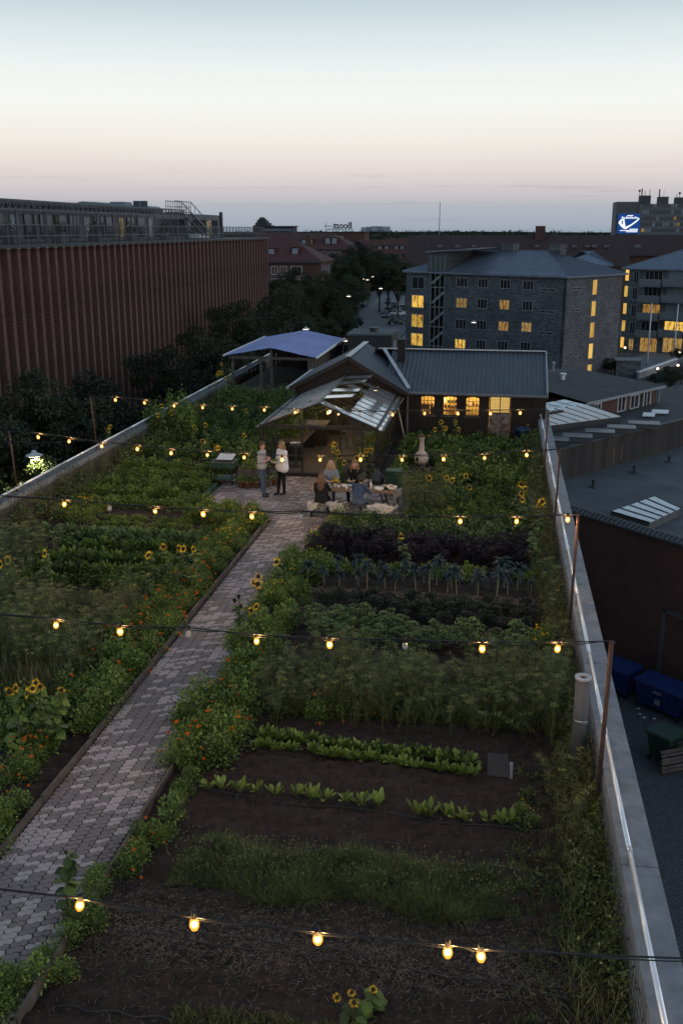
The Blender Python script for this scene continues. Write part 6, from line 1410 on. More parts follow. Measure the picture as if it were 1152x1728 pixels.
for k_, lab in (('A', 'farthest rusty pole on the right parapet, near the hut'), ('B', 'second farthest rusty pole on the right parapet'), ('C', 'middle rusty pole on the right parapet, with a bulb at its top'), ('D', 'nearest rusty pole in view, leaning over the right parapet')):
    pole(lab, Vector((PY[k_][0] - .03, PY[k_][1] - .03, -.05)), Vector(PY[k_]), .034 if k_ == 'D' else .03)
pole('rusty pole on the left parapet nearest the camera', Vector((-14.03, 27.06, .7)), Vector((-14.1, 27.0, 2.6))); pole('tall rusty pole farther along the left parapet', Vector((-14.03, 33.2, .7)), Vector((-14.1, 33.1, 2.66)))
festoon('festoon string nearest the camera with five lit bulbs', (-14.0, 6.7, 3.3), (2.0, 6.7, 3.0), ((135, 1528), (328, 1560), (536, 1585), (755, 1607), (811, 1614)), (), .075, .008, .85)
festoon('festoon string over the fennel with six lit bulbs', (-14.0, 13.3, 3.0), PY['D'], ((95, 1055), (203, 1066), (433, 1082), (556, 1088), (813, 1095), (940, 1095)), ((318, 1070), (683, 1090)), .11, .010)
festoon('festoon string over the kale rows in the middle', (-14.0, 19.9, 2.8), PY['C'], ((109, 851), (262, 863), (343, 868), (425, 872), (776, 880), (871, 880), (957, 877)), ((185, 858), (508, 871)), .12)
festoon('festoon string passing in front of the standing couple and the table', (-14.1, 27.0, 2.6), PY['B'], ((65, 738), (117, 745), (172, 753), (232, 758), (289, 765), (350, 768), (412, 772), (476, 776), (540, 776), (608, 776), (678, 776), (748, 775), (817, 773), (888, 768)), (), .14)
festoon('festoon string farthest away, in front of greenhouse and hut', (-14.1, 33.1, 2.66), PY['A'], ((195, 675), (244, 680), (294, 685), (342, 688), (392, 690), (446, 692), (498, 696), (553, 697), (662, 700), (716, 698), (772, 698), (827, 698), (877, 697)), ((607, 699),), .13)
# ------------------------------------------------------------------ people
def capsule(s, a, b_, ra, rb, n=12):
    a, b_ = Vector(a), Vector(b_); d_ = (b_ - a); l = d_.length
    if l < 1e-5: s.ball(a, ra, n, 8); return
    d_ /= l; u = d_.orthogonal().normalized(); v_ = d_.cross(u); prof = []
    for i in range(5): t = -math.pi / 2 + i * math.pi / 8; prof.append((a + d_ * (math.sin(t) * ra), max(math.cos(t) * ra, 1e-4)))
    for i in range(5): t = i * math.pi / 8; prof.append((b_ + d_ * (math.sin(t) * rb), max(math.cos(t) * rb, 1e-4)))
    vs_ = [c + (u * math.cos(2 * math.pi * k / n) + v_ * math.sin(2 * math.pi * k / n)) * r_ for c, r_ in prof for k in range(n)]; m = len(prof)
    s._add(vs_, [(i * n + k, i * n + (k + 1) % n, (i + 1) * n + (k + 1) % n, (i + 1) * n + k) for i in range(m - 1) for k in range(n)] + [tuple(reversed(range(n))), tuple((m - 1) * n + k for k in range(n))])
def remesh(bones, voxel=.009, smooth=3):
    """one continuous skin over tapered limbs"""
    s = MB()
    for a, b_, ra, rb, *_ in bones: capsule(s, a, b_, ra, rb)
    me = s.mesh('tmp', []); o = bpy.data.objects.new('tmp', me); COL.objects.link(o)
    m = o.modifiers.new('r', 'REMESH'); m.mode = 'VOXEL'; m.voxel_size = voxel; m2 = o.modifiers.new('s', 'SMOOTH'); m2.iterations = smooth; m2.factor = .5
    bpy.context.view_layer.update(); out = bpy.data.meshes.new_from_object(o.evaluated_get(bpy.context.evaluated_depsgraph_get())); bpy.data.objects.remove(o); return out
def paint(me, bones, mats_):
    """each face takes the material of the limb it grew from"""
    keys = list(mats_.keys()); me.materials.clear()
    for k_ in keys: me.materials.append(mats_[k_])
    n = len(me.polygons); C_ = np.zeros(n * 3); me.polygons.foreach_get('center', C_); C_ = C_.reshape(-1, 3); best = np.full(n, 1e9); mi = np.zeros(n, int)
    for a, b_, ra, rb, tg in bones:
        a, b_ = np.array(a, float), np.array(b_, float); d_ = b_ - a; l2 = max((d_ ** 2).sum(), 1e-9); t = np.clip(((C_ - a) @ d_) / l2, 0, 1); dist = np.linalg.norm(C_ - a - t[:, None] * d_, axis=1) - (ra + (rb - ra) * t)
        w_ = dist < best; best[w_] = dist[w_]; mi[w_] = keys.index(tg)
    me.polygons.foreach_set('material_index', mi.astype(np.int32)); me.polygons.foreach_set('use_smooth', np.ones(n, bool)); me.update()
def hand(bones, w_, d_, nrm_, side, curl=.5, sc_=1.0):
    """palm, four fingers of unequal length with a knuckle bend, thumb from the side of the palm"""
    w_, d_, nrm_ = Vector(w_), Vector(d_).normalized(), Vector(nrm_).normalized(); sd_ = d_.cross(nrm_).normalized() * side; pe = w_ + d_ * .075 * sc_
    for k_ in (-.022, 0, .022): bones.append((w_ + sd_ * k_ * .7, pe + sd_ * k_, .017, .015, 'skin'))
    for k_, l in ((-.030, .060), (-.010, .074), (.010, .080), (.030, .072)):
        b0 = pe + sd_ * k_; d1 = (d_ + nrm_ * curl * .5).normalized(); k1 = b0 + d1 * l * .5 * sc_; d2 = (d_ + nrm_ * curl * 1.6).normalized(); bones.append((b0, k1, .0105, .010, 'skin')); bones.append((k1, k1 + d2 * l * .5 * sc_, .010, .009, 'skin'))
    tb = w_ + d_ * .025 + sd_ * .028; t1 = tb + (d_ * .6 + sd_ * .8 + nrm_ * .3).normalized() * .035; bones.append((tb, t1, .0125, .0115, 'skin')); bones.append((t1, t1 + (d_ * .9 + sd_ * .3 + nrm_ * .5).normalized() * .03, .0115, .010, 'skin'))
def make_person(label, loc, rz, J, C_, hair, sleeves='top', tunic=None, shoes='shoe', sitting=False, group='people at the table'):
    """J: joint positions in metres with the figure facing -y"""
    V = lambda k_: Vector(J[k_]); B = []
    fat = J.get('fat', 1.0)
    # trunk
    for sx in (-1, 1): B.append((V('pelvis') + Vector((sx * .055, 0, 0)), V('waist') + Vector((sx * .045, 0, 0)), .115 * fat, .10 * fat, 'legs'))
    for sx in (-1, 1): B.append((V('waist') + Vector((sx * .045, 0, 0)), V('chest') + Vector((sx * .07, 0, 0)), .105 * fat, .115 * fat, 'top'))
    B.append((V('shL'), V('shR'), .062, .062, 'top')); B.append((V('chest'), V('neck'), .10, .065, 'top'))
    # neck, head with jaw, nose, ears
    hd = V('head'); fdir = Vector(J.get('look', (0, -1, 0))).normalized(); upd = Vector((0, 0, 1)); fd = (fdir - upd * fdir.dot(upd)).normalized(); sd_ = fd.cross(upd)
    B.append((V('neck'), hd - upd * .06 + fd * .01, .052, .05, 'skin')); B.append((hd + upd * .035 - fd * .012, hd - upd * .01 - fd * .005, .088, .086, 'skin')); B.append((hd - upd * .02 + fd * .022, hd - upd * .075 + fd * .038, .066, .040, 'skin'))
    B.append((hd + fd * .085 + upd * .0, hd + fd * .103 - upd * .028, .010, .014, 'skin'))
    for sx in (-1, 1): B.append((hd + sd_ * sx * .085 + upd * .012, hd + sd_ * sx * .086 - upd * .028, .016, .011, 'skin'))
    for S in 'LR':
        B.append((V('sh' + S), V('el' + S), .058, .046, 'top')); tg = 'top' if sleeves == 'top' else 'skin'
        mid = V('el' + S).lerp(V('wr' + S), .35 if sleeves == 'rolled' else .92); B.append((V('el' + S), mid, .046, .038, 'top')); B.append((mid, V('wr' + S), .033 if tg == 'skin' else .032, .026, 'skin'))
        hd_ = J.get('hand' + S); hn = J.get('norm' + S, (0, 0, -1)); dd = Vector(hd_) if hd_ else (V('wr' + S) - V('el' + S)); hand(B, V('wr' + S), dd, hn, 1 if S == 'L' else -1, J.get('curl', .5))
        B.append((V('hip' + S), V('kn' + S), .088 * fat, .062, 'legs')); B.append((V('kn' + S), V('kn' + S).lerp(V('an' + S), .3), .060, .060, 'legs')); B.append((V('kn' + S).lerp(V('an' + S), .3), V('an' + S), .060, .044, 'legs'))
        an = V('an' + S); tod = Vector(J.get('toe' + S, (0, -1, 0))).normalized(); B.append((an - upd * .035 - tod * .02, an - upd * .045 + tod * .10, .044, .038, shoes)); B.append((an - upd * .045 + tod * .10, an - upd * .052 + tod * .165, .040, .030, shoes))
    if tunic:
        for a, b_, ra, rb in tunic: B.append((a, b_, ra, rb, 'top'))
    me = remesh(B); paint(me, B, C_)
    t_ = thing('person', label, 'person', loc, group); t_.rotation_euler = (0, 0, rz)
    def child(nm, m_): o = bpy.data.objects.new(nm, m_); COL.objects.link(o); o.parent = t_; return o
    child('body', me)
    for sx in (-1, 1):
        s = MB(); s.ball(hd + fd * .080 + sd_ * sx * .032 + upd * .012, .0105, 8, 6); child('eye', s.mesh('eye', mat('eye', (.05, .04, .035), .2), True)); s = MB(); s.bar(hd + fd * .090 + sd_ * sx * .018 + upd * .034, hd + fd * .082 + sd_ * sx * .050 + upd * .032, .010, .007); child('eyebrow', s.mesh('eyebrow', hair[0]))
    s = MB(); s.bar(hd + fd * .083 - sd_ * .024 - upd * .058, hd + fd * .083 + sd_ * .024 - upd * .058, .012, .011); child('mouth', s.mesh('mouth', mat('lips', (.33, .10, .08), .5)))
    HB = [(hd + upd * .045 - fd * .02, hd + upd * .02 - fd * .03, .098, .098, 'h')] + [(hd + Vector(a), hd + Vector(b_), ra, rb, 'h') for a, b_, ra, rb in hair[1]]
    HB = [(a, b_, ra, rb, 'h') for a, b_, ra, rb, _ in HB]; hm = remesh(HB, .011, 2); co = np.zeros(len(hm.vertices) * 3); hm.vertices.foreach_get('co', co); co = co.reshape(-1, 3)
    # open the hair over the face
    rel = co - np.array(hd); f3 = np.array(fd); dep = rel @ f3; face_ = (dep > .045) & (rel[:, 2] < .055) & (np.abs(rel @ np.array(sd_)) < .07); co[face_] -= f3 * np.minimum(dep[face_] - .03, .08)[:, None]
    co += np.stack([.006 * np.sin(co[:, 2] * 60 + co[:, 0] * 90), .006 * np.sin(co[:, 2] * 50 + co[:, 1] * 80), 0 * co[:, 0]], 1); hm.vertices.foreach_set('co', co.ravel()); hm.materials.clear(); hm.materials.append(hair[0]); hm.polygons.foreach_set('use_smooth', np.ones(len(hm.polygons), bool)); hm.update(); child('hair', hm)
    return t_, child
cloth = lambda nm, c, sc_=25: mat(nm, c, .9, tuple(v_ * .75 for v_ in c), scale=sc_, spec=.15, bump=.15)
skin = mat('skin', (.50, .30, .22), .55, (.44, .25, .18), scale=9); hairm = lambda nm, c: mat(nm, c, .55, tuple(v_ * .45 for v_ in c), scale=10, stretch=(9, 9, 1.2))
denim = cloth('denim', (.085, .11, .17)); blacktr = cloth('black_trousers', (.012, .012, .014)); shoe = mat('dark_shoe', (.035, .036, .04), .6); sole = mat('pale_shoe', (.4, .4, .4), .6)
ST = dict(pelvis=(0, 0, .95), waist=(0, 0, 1.10), chest=(0, -.01, 1.30), neck=(0, 0, 1.47), head=(0, -.03, 1.655), shL=(.175, 0, 1.43), shR=(-.175, 0, 1.43), hipL=(.09, 0, .92), hipR=(-.09, 0, .92))
# standing man, seen from his left rear, looking towards the woman
J = dict(ST, knL=(.10, -.03, .50), anL=(.11, .0, .085), knR=(-.10, -.06, .50), anR=(-.14, -.13, .085), elL=(.235, .02, 1.16), wrL=(.06, -.20, 1.22), elR=(-.225, -.02, 1.15), wrR=(-.04, -.23, 1.18), look=(.05, -1, -.05), handL=(-.6, -.3, .6), handR=(.5, -.3, .5), normL=(0, -.3, 1), normR=(0, -.3, 1), fat=1.03)
make_person('man in a grey sweater and jeans standing and talking to the woman', (-7.31, 30.36, .036), R(74), J, {'skin': skin, 'top': cloth('grey_sweater', (.40, .385, .39)), 'legs': denim, 'shoe': shoe}, (hairm('hair_brown', (.10, .055, .03)), [((0, .02, .05), (0, -.05, .075), .08, .06)]), 'rolled', [((-.06, 0, .98), (.06, 0, .98), .135, .135)], group='couple standing on the terrace')
# standing woman in loose white blouse holding a bowl
J = dict(ST, knL=(.09, -.02, .49), anL=(.06, .02, .08), knR=(-.09, -.05, .49), anR=(-.10, -.10, .08), elL=(.23, -.02, 1.16), wrL=(.09, -.21, 1.12), elR=(-.23, -.02, 1.16), wrR=(-.09, -.21, 1.12), look=(-.55, -1, -.12), handL=(-.7, -.5, .1), handR=(.7, -.5, .1), normL=(0, -.3, .6), normR=(0, -.3, .6), curl=.8, fat=.92, head=(0, -.03, 1.63))
_, ch_f = make_person('blonde woman in a loose white blouse and black trousers holding a bowl', (-6.70, 30.62, .036), R(-38), J, {'skin': skin, 'top': cloth('white_blouse', (.8, .78, .8)), 'legs': blacktr, 'shoe': mat('black_flats', (.015, .015, .016), .4)}, (hairm('hair_blonde', (.36, .22, .10)), [((.05, .03, .03), (.085, .05, -.12), .065, .05), ((.085, .05, -.12), (.10, .06, -.28), .05, .025), ((0, .06, .0), (.02, .09, -.18), .07, .04), ((-.05, .03, .02), (-.07, .05, -.12), .055, .03)]), 'top', [((-.07, 0, 1.28), (-.10, 0, .88), .13, .15), ((.07, 0, 1.28), (.10, 0, .88), .13, .15), ((0, -.03, 1.2), (0, -.04, .90), .13, .15)], group='couple standing on the terrace')
bw_ = Vector((-6.70, 30.62, .036)) + Matrix.Rotation(R(-38), 3, 'Z') @ Vector((0, -.31, 1.10))
t_ = thing('serving_bowl', 'bright serving bowl held by the woman in the white blouse', 'bowl', bw_); s = MB(); s.lathe(bw_, [(.05, -.02), (.11, .01), (.15, .07), (.14, .07), (.10, .02), (.001, .01)], 20); s.build('body', mat('bowl_pale', (.6, .5, .36), .4), t_, True); v = bush(90, .11, .07, .05); v.V = [q + np.array([bw_.x, bw_.y, bw_.z + .04], np.float32) for q in v.V]; v.build('salad', G['light'], t_)
# seated
SE = dict(pelvis=(0, .02, .53), waist=(0, .0, .68), chest=(0, -.03, .88), neck=(0, -.03, 1.05), head=(0, -.07, 1.225), shL=(.17, -.03, 1.01), shR=(-.17, -.03, 1.01), hipL=(.09, .0, .50), hipR=(-.09, .0, .50), knL=(.11, -.42, .50), knR=(-.11, -.42, .50), anL=(.10, -.40, .09), anR=(-.10, -.38, .09), toeL=(.1, -1, 0), toeR=(-.1, -1, 0), elL=(.24, -.18, .80), elR=(-.24, -.18, .80), wrL=(.10, -.40, .785), wrR=(-.10, -.40, .785), handL=(-.5, -.8, .05), handR=(.5, -.8, .05), curl=.4)
long_ = lambda s_=1.0: [((.06, .02, .0), (.10, .03, -.14), .06, .055), ((-.06, .02, .0), (-.10, .03, -.14), .06, .055), ((.10, .03, -.14), (.11, .01, -.27), .055, .03), ((-.10, .03, -.14), (-.11, .01, -.27), .055, .03), ((0, .06, .0), (0, .09, -.2), .08, .06), ((.03, -.03, .075), (-.03, -.04, .07), .05, .05)]
make_person('blonde woman in a grey-blue top seated behind the table, left', (-5.02, 30.08, 0), R(6), dict(SE, look=(.25, -1, -.05)), {'skin': skin, 'top': cloth('grey_blue_top', (.20, .24, .30), 9), 'legs': denim, 'shoe': shoe}, (hairm('hair_light_blonde', (.52, .36, .19)), long_()))
make_person('woman with long fair hair and black top seated behind the table, right', (-4.28, 30.25, 0), R(-8), dict(SE, look=(-.5, -1, -.05)), {'skin': skin, 'top': cloth('black_top', (.014, .014, .016)), 'legs': blacktr, 'shoe': shoe}, (hairm('hair_auburn', (.30, .17, .09)), long_()))
make_person('long brown-haired woman in black seated with her back to the camera', (-5.02, 28.28, 0), R(172), dict(SE, look=(-.2, -1, 0)), {'skin': skin, 'top': cloth('black_coat', (.018, .018, .021)), 'legs': blacktr, 'shoe': shoe}, (hairm('hair_dark_brown', (.13, .075, .045)), long_() + [((0, .09, -.1), (0, .12, -.36), .085, .06), ((.06, .07, -.1), (.07, .10, -.33), .06, .045), ((-.06, .07, -.1), (-.07, .10, -.33), .06, .045)]), tunic=[((-.05, 0, .66), (-.06, .02, .50), .13, .15), ((.05, 0, .66), (.06, .02, .50), .13, .15)])
hat = mat('navy_cap', (.02, .024, .035), .8)
pt, ch_m = make_person('man in a blue sweater and dark cap leaning over the table', (-3.92, 28.26, 0), R(160), dict(SE, chest=(0, -.10, .86), neck=(0, -.14, 1.02), head=(0, -.21, 1.17), shL=(.19, -.12, .99), shR=(-.19, -.12, .99), elR=(-.30, -.22, .78), wrR=(-.16, -.48, .79), look=(.7, -1, -.25), fat=1.08), {'skin': skin, 'top': cloth('blue_sweater', (.045, .075, .14)), 'legs': denim, 'shoe': shoe}, (hairm('hair_short_dark', (.05, .03, .02)), []))
s = MB(); s.lathe((0, -.20, 1.205), [(.108, 0), (.108, .04), (.09, .085), (.05, .11), (.001, .118)], 18); s.box(-.07, .07, -.38, -.29, 1.21, 1.222); ch_m('cap', s.mesh('cap', hat, True))
# ------------------------------------------------------------------ table, benches, what lies on them
TZ = .735
tbl = thing('dining_table', 'long wooden plank table set for a meal on the terrace', 'table', (-4.2, 29.12, 0))
for i in range(5): s = MB(); s.box(-5.5, -2.88, 28.72 + i * .165, 28.88 + i * .165, TZ - .035, TZ - (i % 2) * .003); s.build('plank', wood_warm, tbl)
for x_ in (-5.2, -3.2):
    for y_ in (28.82, 29.45): s = MB(); s.bar((x_ + .12, y_, .036), (x_ - .12, y_, TZ - .04), .04); s.bar((x_ - .12, y_, .036), (x_ + .12, y_, TZ - .04), .035); s.build('trestle_leg', ghf, tbl)
fur_w = mat('sheepskin_hide', (.66, .61, .56), .95, (.5, .45, .4), scale=6, coords='Object')
furleaf = leafmat('sheepskin_wool', (.36, .32, .29), (.78, .73, .68), rough=.9, trans=.1); furdark = leafmat('sheepskin_wool_dark', (.03, .022, .018), (.09, .065, .05), rough=.9, trans=.0)
def bench(label, x0, x1, y, pelts):
    t_ = thing('bench', label, 'bench', ((x0 + x1) / 2, y, 0), 'benches at the table')
    for dy in (-.13, .02): s = MB(); s.box(x0, x1, y + dy, y + dy + .12, .42, .45); s.build('seat_plank', wood_old, t_)
    for x_ in (x0 + .15, x1 - .15): s = MB(); s.bar((x_, y - .12, .036), (x_, y + .12, .036), .04); s.bar((x_, y - .1, .04), (x_, y - .04, .42), .04); s.bar((x_, y + .1, .04), (x_, y + .04, .42), .04); s.build('leg', ghf, t_)
    for a, b_, lab in pelts:
        nx, ny = 40, 18; vs_ = []
        for i in range(nx + 1):
            for j in range(ny + 1):
                u = i / nx; v_ = j / ny * 2 - 1; wd_ = (.34 + .07 * math.sin(u * 9 + a)) * (1 - abs(2 * u - 1) ** 5 * .5); q = v_ * wd_; top = .475 + .02 * math.sin(u * 14) * math.cos(v_ * 5)
                yy, zz = (q, top) if abs(q) < .15 else (math.copysign(.15 + (abs(q) - .15) * .25, q), top - (abs(q) - .15) * .95); vs_.append((a + (b_ - a) * u, y + yy, zz + random.gauss(0, .006)))
        s = MB(); s._add(vs_, [(i * (ny + 1) + j, i * (ny + 1) + j + 1, (i + 1) * (ny + 1) + j + 1, (i + 1) * (ny + 1) + j) for i in range(nx) for j in range(ny)])
        p_ = thing('sheepskin', lab, 'sheepskin', ((a + b_) / 2, y, .45), 'sheepskins on the benches'); hd_ = s.build('hide', fur_w, p_, True)
        P = np.array(vs_); P = P[rng.integers(0, len(P), 3600)] + rng.normal(0, .012, (3600, 3)); spots = [(rng.uniform(a, b_), rng.uniform(y - .2, y + .15), rng.uniform(.07, .14)) for _ in range(3)]
        dk_ = np.zeros(len(P), bool)
        for cx, cy2, r_ in spots: dk_ |= ((P[:, 0] - cx) ** 2 + (P[:, 1] - cy2) ** 2) < r_ * r_
        D = rng.normal(0, .8, (len(P), 3)) + np.array([0, -.45, -.1]); v = Veg(); v.blades(P[~dk_], D[~dk_], .028, .014, .4, (1, .8, .2), 0, var=rng.uniform(.4, .95, int((~dk_).sum()))); v.blades(P[dk_], D[dk_], .034, .016, .4, (1, .8, .2), 1); v.build('wool', [furleaf, furdark], p_)
bench('front bench covered with sheepskins, nearest the camera', -5.45, -2.9, 28.20, ((-4.75, -4.15, 'white sheepskin with brown spot between the two people on the front bench'), (-3.6, -2.75, 'white sheepskin with dark spots on the free end of the front bench'), (-5.4, -4.8, 'sheepskin under the brown-haired woman')))
bench('rear bench on the greenhouse side of the table', -5.45, -2.75, 30.05, ((-3.45, -2.7, 'white and black sheepskin over the right end of the rear bench'),))
por = mat('porcelain', (.72, .70, .66), .35, (.65, .63, .6), scale=4); dkglass = mat('bottle_glass', (.02, .035, .025), .1, spec=.8)
def lathe_thing(name, label, cat, p, prof, m, group, n=16):
    t_ = MB(); t_.lathe(p, prof, n); o = t_.build(name, m, None, True); return tag(o, label, cat, group)
bowlp = lambda r_, h_: [(r_ * .45, 0), (r_ * .85, h_ * .5), (r_, h_), (r_ * .94, h_), (r_ * .8, h_ * .5), (.001, h_ * .18)]
platep = lambda r_: [(r_ * .6, 0), (r_, .018), (r_ * .98, .022), (r_ * .6, .006), (.001, .006)]
for lab, x_, y_, r_, h_ in (('white bowl at the left end of the table', -5.02, 28.95, .13, .12), ('wide white bowl in front of the cutting board', -3.35, 28.86, .15, .10), ('small white bowl near the middle of the table', -4.45, 29.1, .10, .09), ('deep white bowl at the right end of the table', -2.98, 29.0, .16, .12)):
    lathe_thing('bowl', lab, 'bowl', (x_, y_, TZ + .001), bowlp(r_, h_), por, 'bowls on the table')
for lab, x_, y_ in (('white plate before the left blonde woman', -5.05, 29.32), ('white plate before the woman with long fair hair', -4.25, 29.35), ('white plate before the brown-haired woman', -5.2, 28.86), ('white plate before the man in the cap', -4.1, 28.86)): lathe_thing('plate', lab, 'plate', (x_, y_, TZ + .001), platep(.13), por, 'plates on the table')
cupp = [(.03, 0), (.038, .09), (.034, .09), (.028, .01), (.001, .008)]
for i, (x_, y_) in enumerate(((-4.75, 29.25), (-4.6, 29.0), (-4.05, 29.15), (-3.85, 29.0), (-4.85, 28.84), (-4.35, 28.9))): lathe_thing('cup', 'small white cup standing among the plates', 'cup', (x_, y_, TZ + .001), cupp, por, 'cups on the table', 12)
for lab, x_, y_, m_ in (('clear carafe standing right of the man in the cap', -3.62, 29.02, por), ('dark wine bottle near the middle of the table', -4.18, 29.08, dkglass), ('dark wine bottle behind the man in the cap', -3.72, 29.3, dkglass)): lathe_thing('bottle', lab, 'bottle', (x_, y_, TZ + .001), [(.037, 0), (.038, .17), (.015, .22), (.014, .29), (.017, .29), (.017, .30), (.001, .30)], m_, 'bottles on the table', 12)
cb = thing('cutting_board', 'dark cutting board with bread and a cloth at the right end of the table', 'cutting board', (-3.05, 28.95, TZ)); s = MB(); s.box(-3.35, -2.90, 29.05, 29.38, TZ + .001, TZ + .025); s.build('board', wood_dark, cb)
for i, (x_, y_) in enumerate(((-3.22, 29.2), (-3.05, 29.25), (-3.0, 29.15))): s = MB(); s.ball((x_, y_, TZ + .075), .085, 12, 8, (1.2, .8, .6)); s.build('bread', mat('bread_crust', (.5, .38, .27), .8, (.3, .2, .12), scale=9), cb, True)
vz = lathe_thing('flower_vase', 'small vase with yellow flowers in the middle of the table', 'vase', (-4.72, 29.08, TZ + .001), [(.05, 0), (.06, .05), (.05, .12), (.055, .12), (.045, .04), (.001, .02)], por, None)
v = bush(90, .12, .22, .06, flowers=9, fk=1, fr=.045); v.V = [q + np.array([-4.72, 29.08, TZ + .1], np.float32) for q in v.V]; v.build('bouquet', [G['garden'], G['yellow']], vz)
# cooking and planting gear round the terrace
gbx = thing('green_box', 'dark green lidded box standing behind the end of the table', 'box', (-3.18, 31.75, .036)); s = MB(); s.box(-3.42, -2.97, 31.6, 32.0, .037, .66); s.build('body', mat('box_green', (.014, .058, .035), .5, (.01, .04, .025), scale=3), gbx); s = MB(); s.box(-3.46, -2.93, 31.56, 32.04, .661, .71); s.build('lid', MATS['box_green'], gbx)
ko = thing('kettle_oven', 'black pointed cone oven beside the green box', 'oven', (-3.78, 31.9, .036)); s = MB(); s.lathe((-3.78, 31.9, .037), [(.2, 0), (.24, .3), (.2, .42), (.06, .58), (.03, .6), (.001, .66)], 16); s.build('body', darksteel, ko, True); s = MB(); s.ball((-3.78, 31.9, .71), .03); s.build('knob', blackrubber, ko)
cx_, cy3 = -2.56, 35.2; cm_ = thing('chiminea', 'pale clay chiminea stove with tall neck standing in the bed', 'chiminea', (cx_, cy3, 0)); clay = mat('pale_clay', (.46, .41, .38), .85, (.34, .30, .28), scale=5, bump=.2)
s = MB(); s.lathe((cx_, cy3, .12), [(.14, 0), (.24, .12), (.26, .26), (.22, .40), (.12, .50), (.095, .56), (.085, .96), (.11, .97), (.11, 1.0), (.07, 1.0), (.06, .6)], 22); s.build('body', clay, cm_, True); s = MB(); s.lathe((cx_, cy3, 1.14), [(.06, 0), (.12, .015), (.09, .06), (.02, .09), (.03, .12), (.001, .14)], 16); s.build('cap', rust, cm_, True)
s = MB(); s.lathe((cx_, cy3, 0), [(.18, 0), (.18, .03), (.12, .12)], 12); s.build('stand', darksteel, cm_)
s = MB(); s.ball((cx_ - .1, cy3 - .19, .36), .095, 12, 8, (1, .55, 1)); s.build('mouth_opening', mat('mouth_black', (.01, .01, .01), 1), cm_)  # solid black ball in place of a hollow mouth
gt = thing('potting_stand', 'green two-tier potting stand on wheels left of the standing man', 'stand', (-8.97, 31.85, .036)); gm = mat('stand_green', (.014, .06, .038), .6)
s = MB(); s.box(-9.36, -8.56, 31.5, 32.2, .62, .80); s.build('tray', gm, gt); s = MB(); s.box(-9.3, -8.62, 31.56, 32.14, .801, .805); s.build('soil', soilm, gt); s = MB(); s.box(-9.34, -8.58, 31.52, 32.18, .20, .23); s.build('shelf', gm, gt)
for x_ in (-9.33, -8.62):
    for y_ in (31.53, 32.14): s = MB(); s.bar((x_, y_, .1), (x_, y_, .62), .035); s.build('leg', ghf, gt); s = MB(); s.tube([(x_ - .02, y_, .08), (x_ + .02, y_, .08)], .042, 10); s.build('wheel', blackrubber, gt)
s = MB(); s.prism([(-9.2, 31.7, .86), (-8.65, 31.7, .86), (-8.60, 32.1, 1.0), (-9.15, 32.1, 1.0)], (0, 0, .01)); s.build('glass_cover', glass('cover_glass', .7, (.6, .63, .65), .1), gt)
gb2 = thing('green_board', 'low green board standing at the corner of the left bed by the terrace', 'board', (-9.0, 30.0, .0)); s = MB(); s.box(-9.03, -8.99, 29.3, 31.0, .0, .24); s.build('board', gm, gb2); s = MB(); s.box(-9.06, -8.985, 29.3, 29.36, 0, .27); s.build('stake', wood_old, gb2)
pb_ = thing('planter_box', 'weathered wooden planter box with herbs left of the greenhouse door', 'planter', (-8.0, 31.95, .036))
for i in range(3): s = MB(); s.box(-8.45, -7.55, 31.60, 31.64, .04 + i * .18, .21 + i * .18); s.build('board', wood_old, pb_); s = MB(); s.box(-8.45, -8.41, 31.65, 32.5, .04 + i * .18, .21 + i * .18); s.build('board', wood_old, pb_)
s = MB(); s.box(-8.40, -7.55, 31.65, 32.5, .04, .52); s.build('soil', soilm, pb_)
for i in range(4): v = bush(200, .25, .3, .06); v.V = [q + np.array([-8.2 + i * .18, 31.85 + (i % 2) * .35, .5], np.float32) for q in v.V]; v.build('herb', G['garden'], pb_)
for i, (x_, y_) in enumerate(((-8.25, 31.3), (-8.0, 31.25), (-7.75, 31.3), (-7.45, 31.5), (-7.2, 31.75))):
    t_ = thing('flower_pot', 'terracotta pot with a small plant in the row before the planter box', 'pot', (x_, y_, .036), 'pots before the planter box'); s = MB(); s.lathe((x_, y_, .037), [(.09, 0), (.12, .2), (.13, .2), (.13, .23), (.11, .23), (.1, .2), (.001, .19)], 14); s.build('pot', mat('terracotta', (.28, .12, .07), .85), t_, True); v = bush(140, .16, .26, .07); v.V = [q + np.array([x_, y_, .22], np.float32) for q in v.V]; v.build('plant', G['garden'], t_)
# tall pots of sunflowers before the greenhouse front
for i, (x_, y_) in enumerate(((-4.75, 31.6), (-4.35, 31.9), (-5.0, 32.2), (-4.1, 32.3))):
    sunflower('sunflower', ('sunflower behind the blonde woman, left of the group', 'sunflower between the two women behind the table', 'tall sunflower nearest the greenhouse door', 'sunflower by the greenhouse corner, beside the cone oven')[i], (x_, y_, .036), (1.25, 1.1, 1.35, 1.2)[i], 3, group='sunflowers behind the table', leaves_n=34)
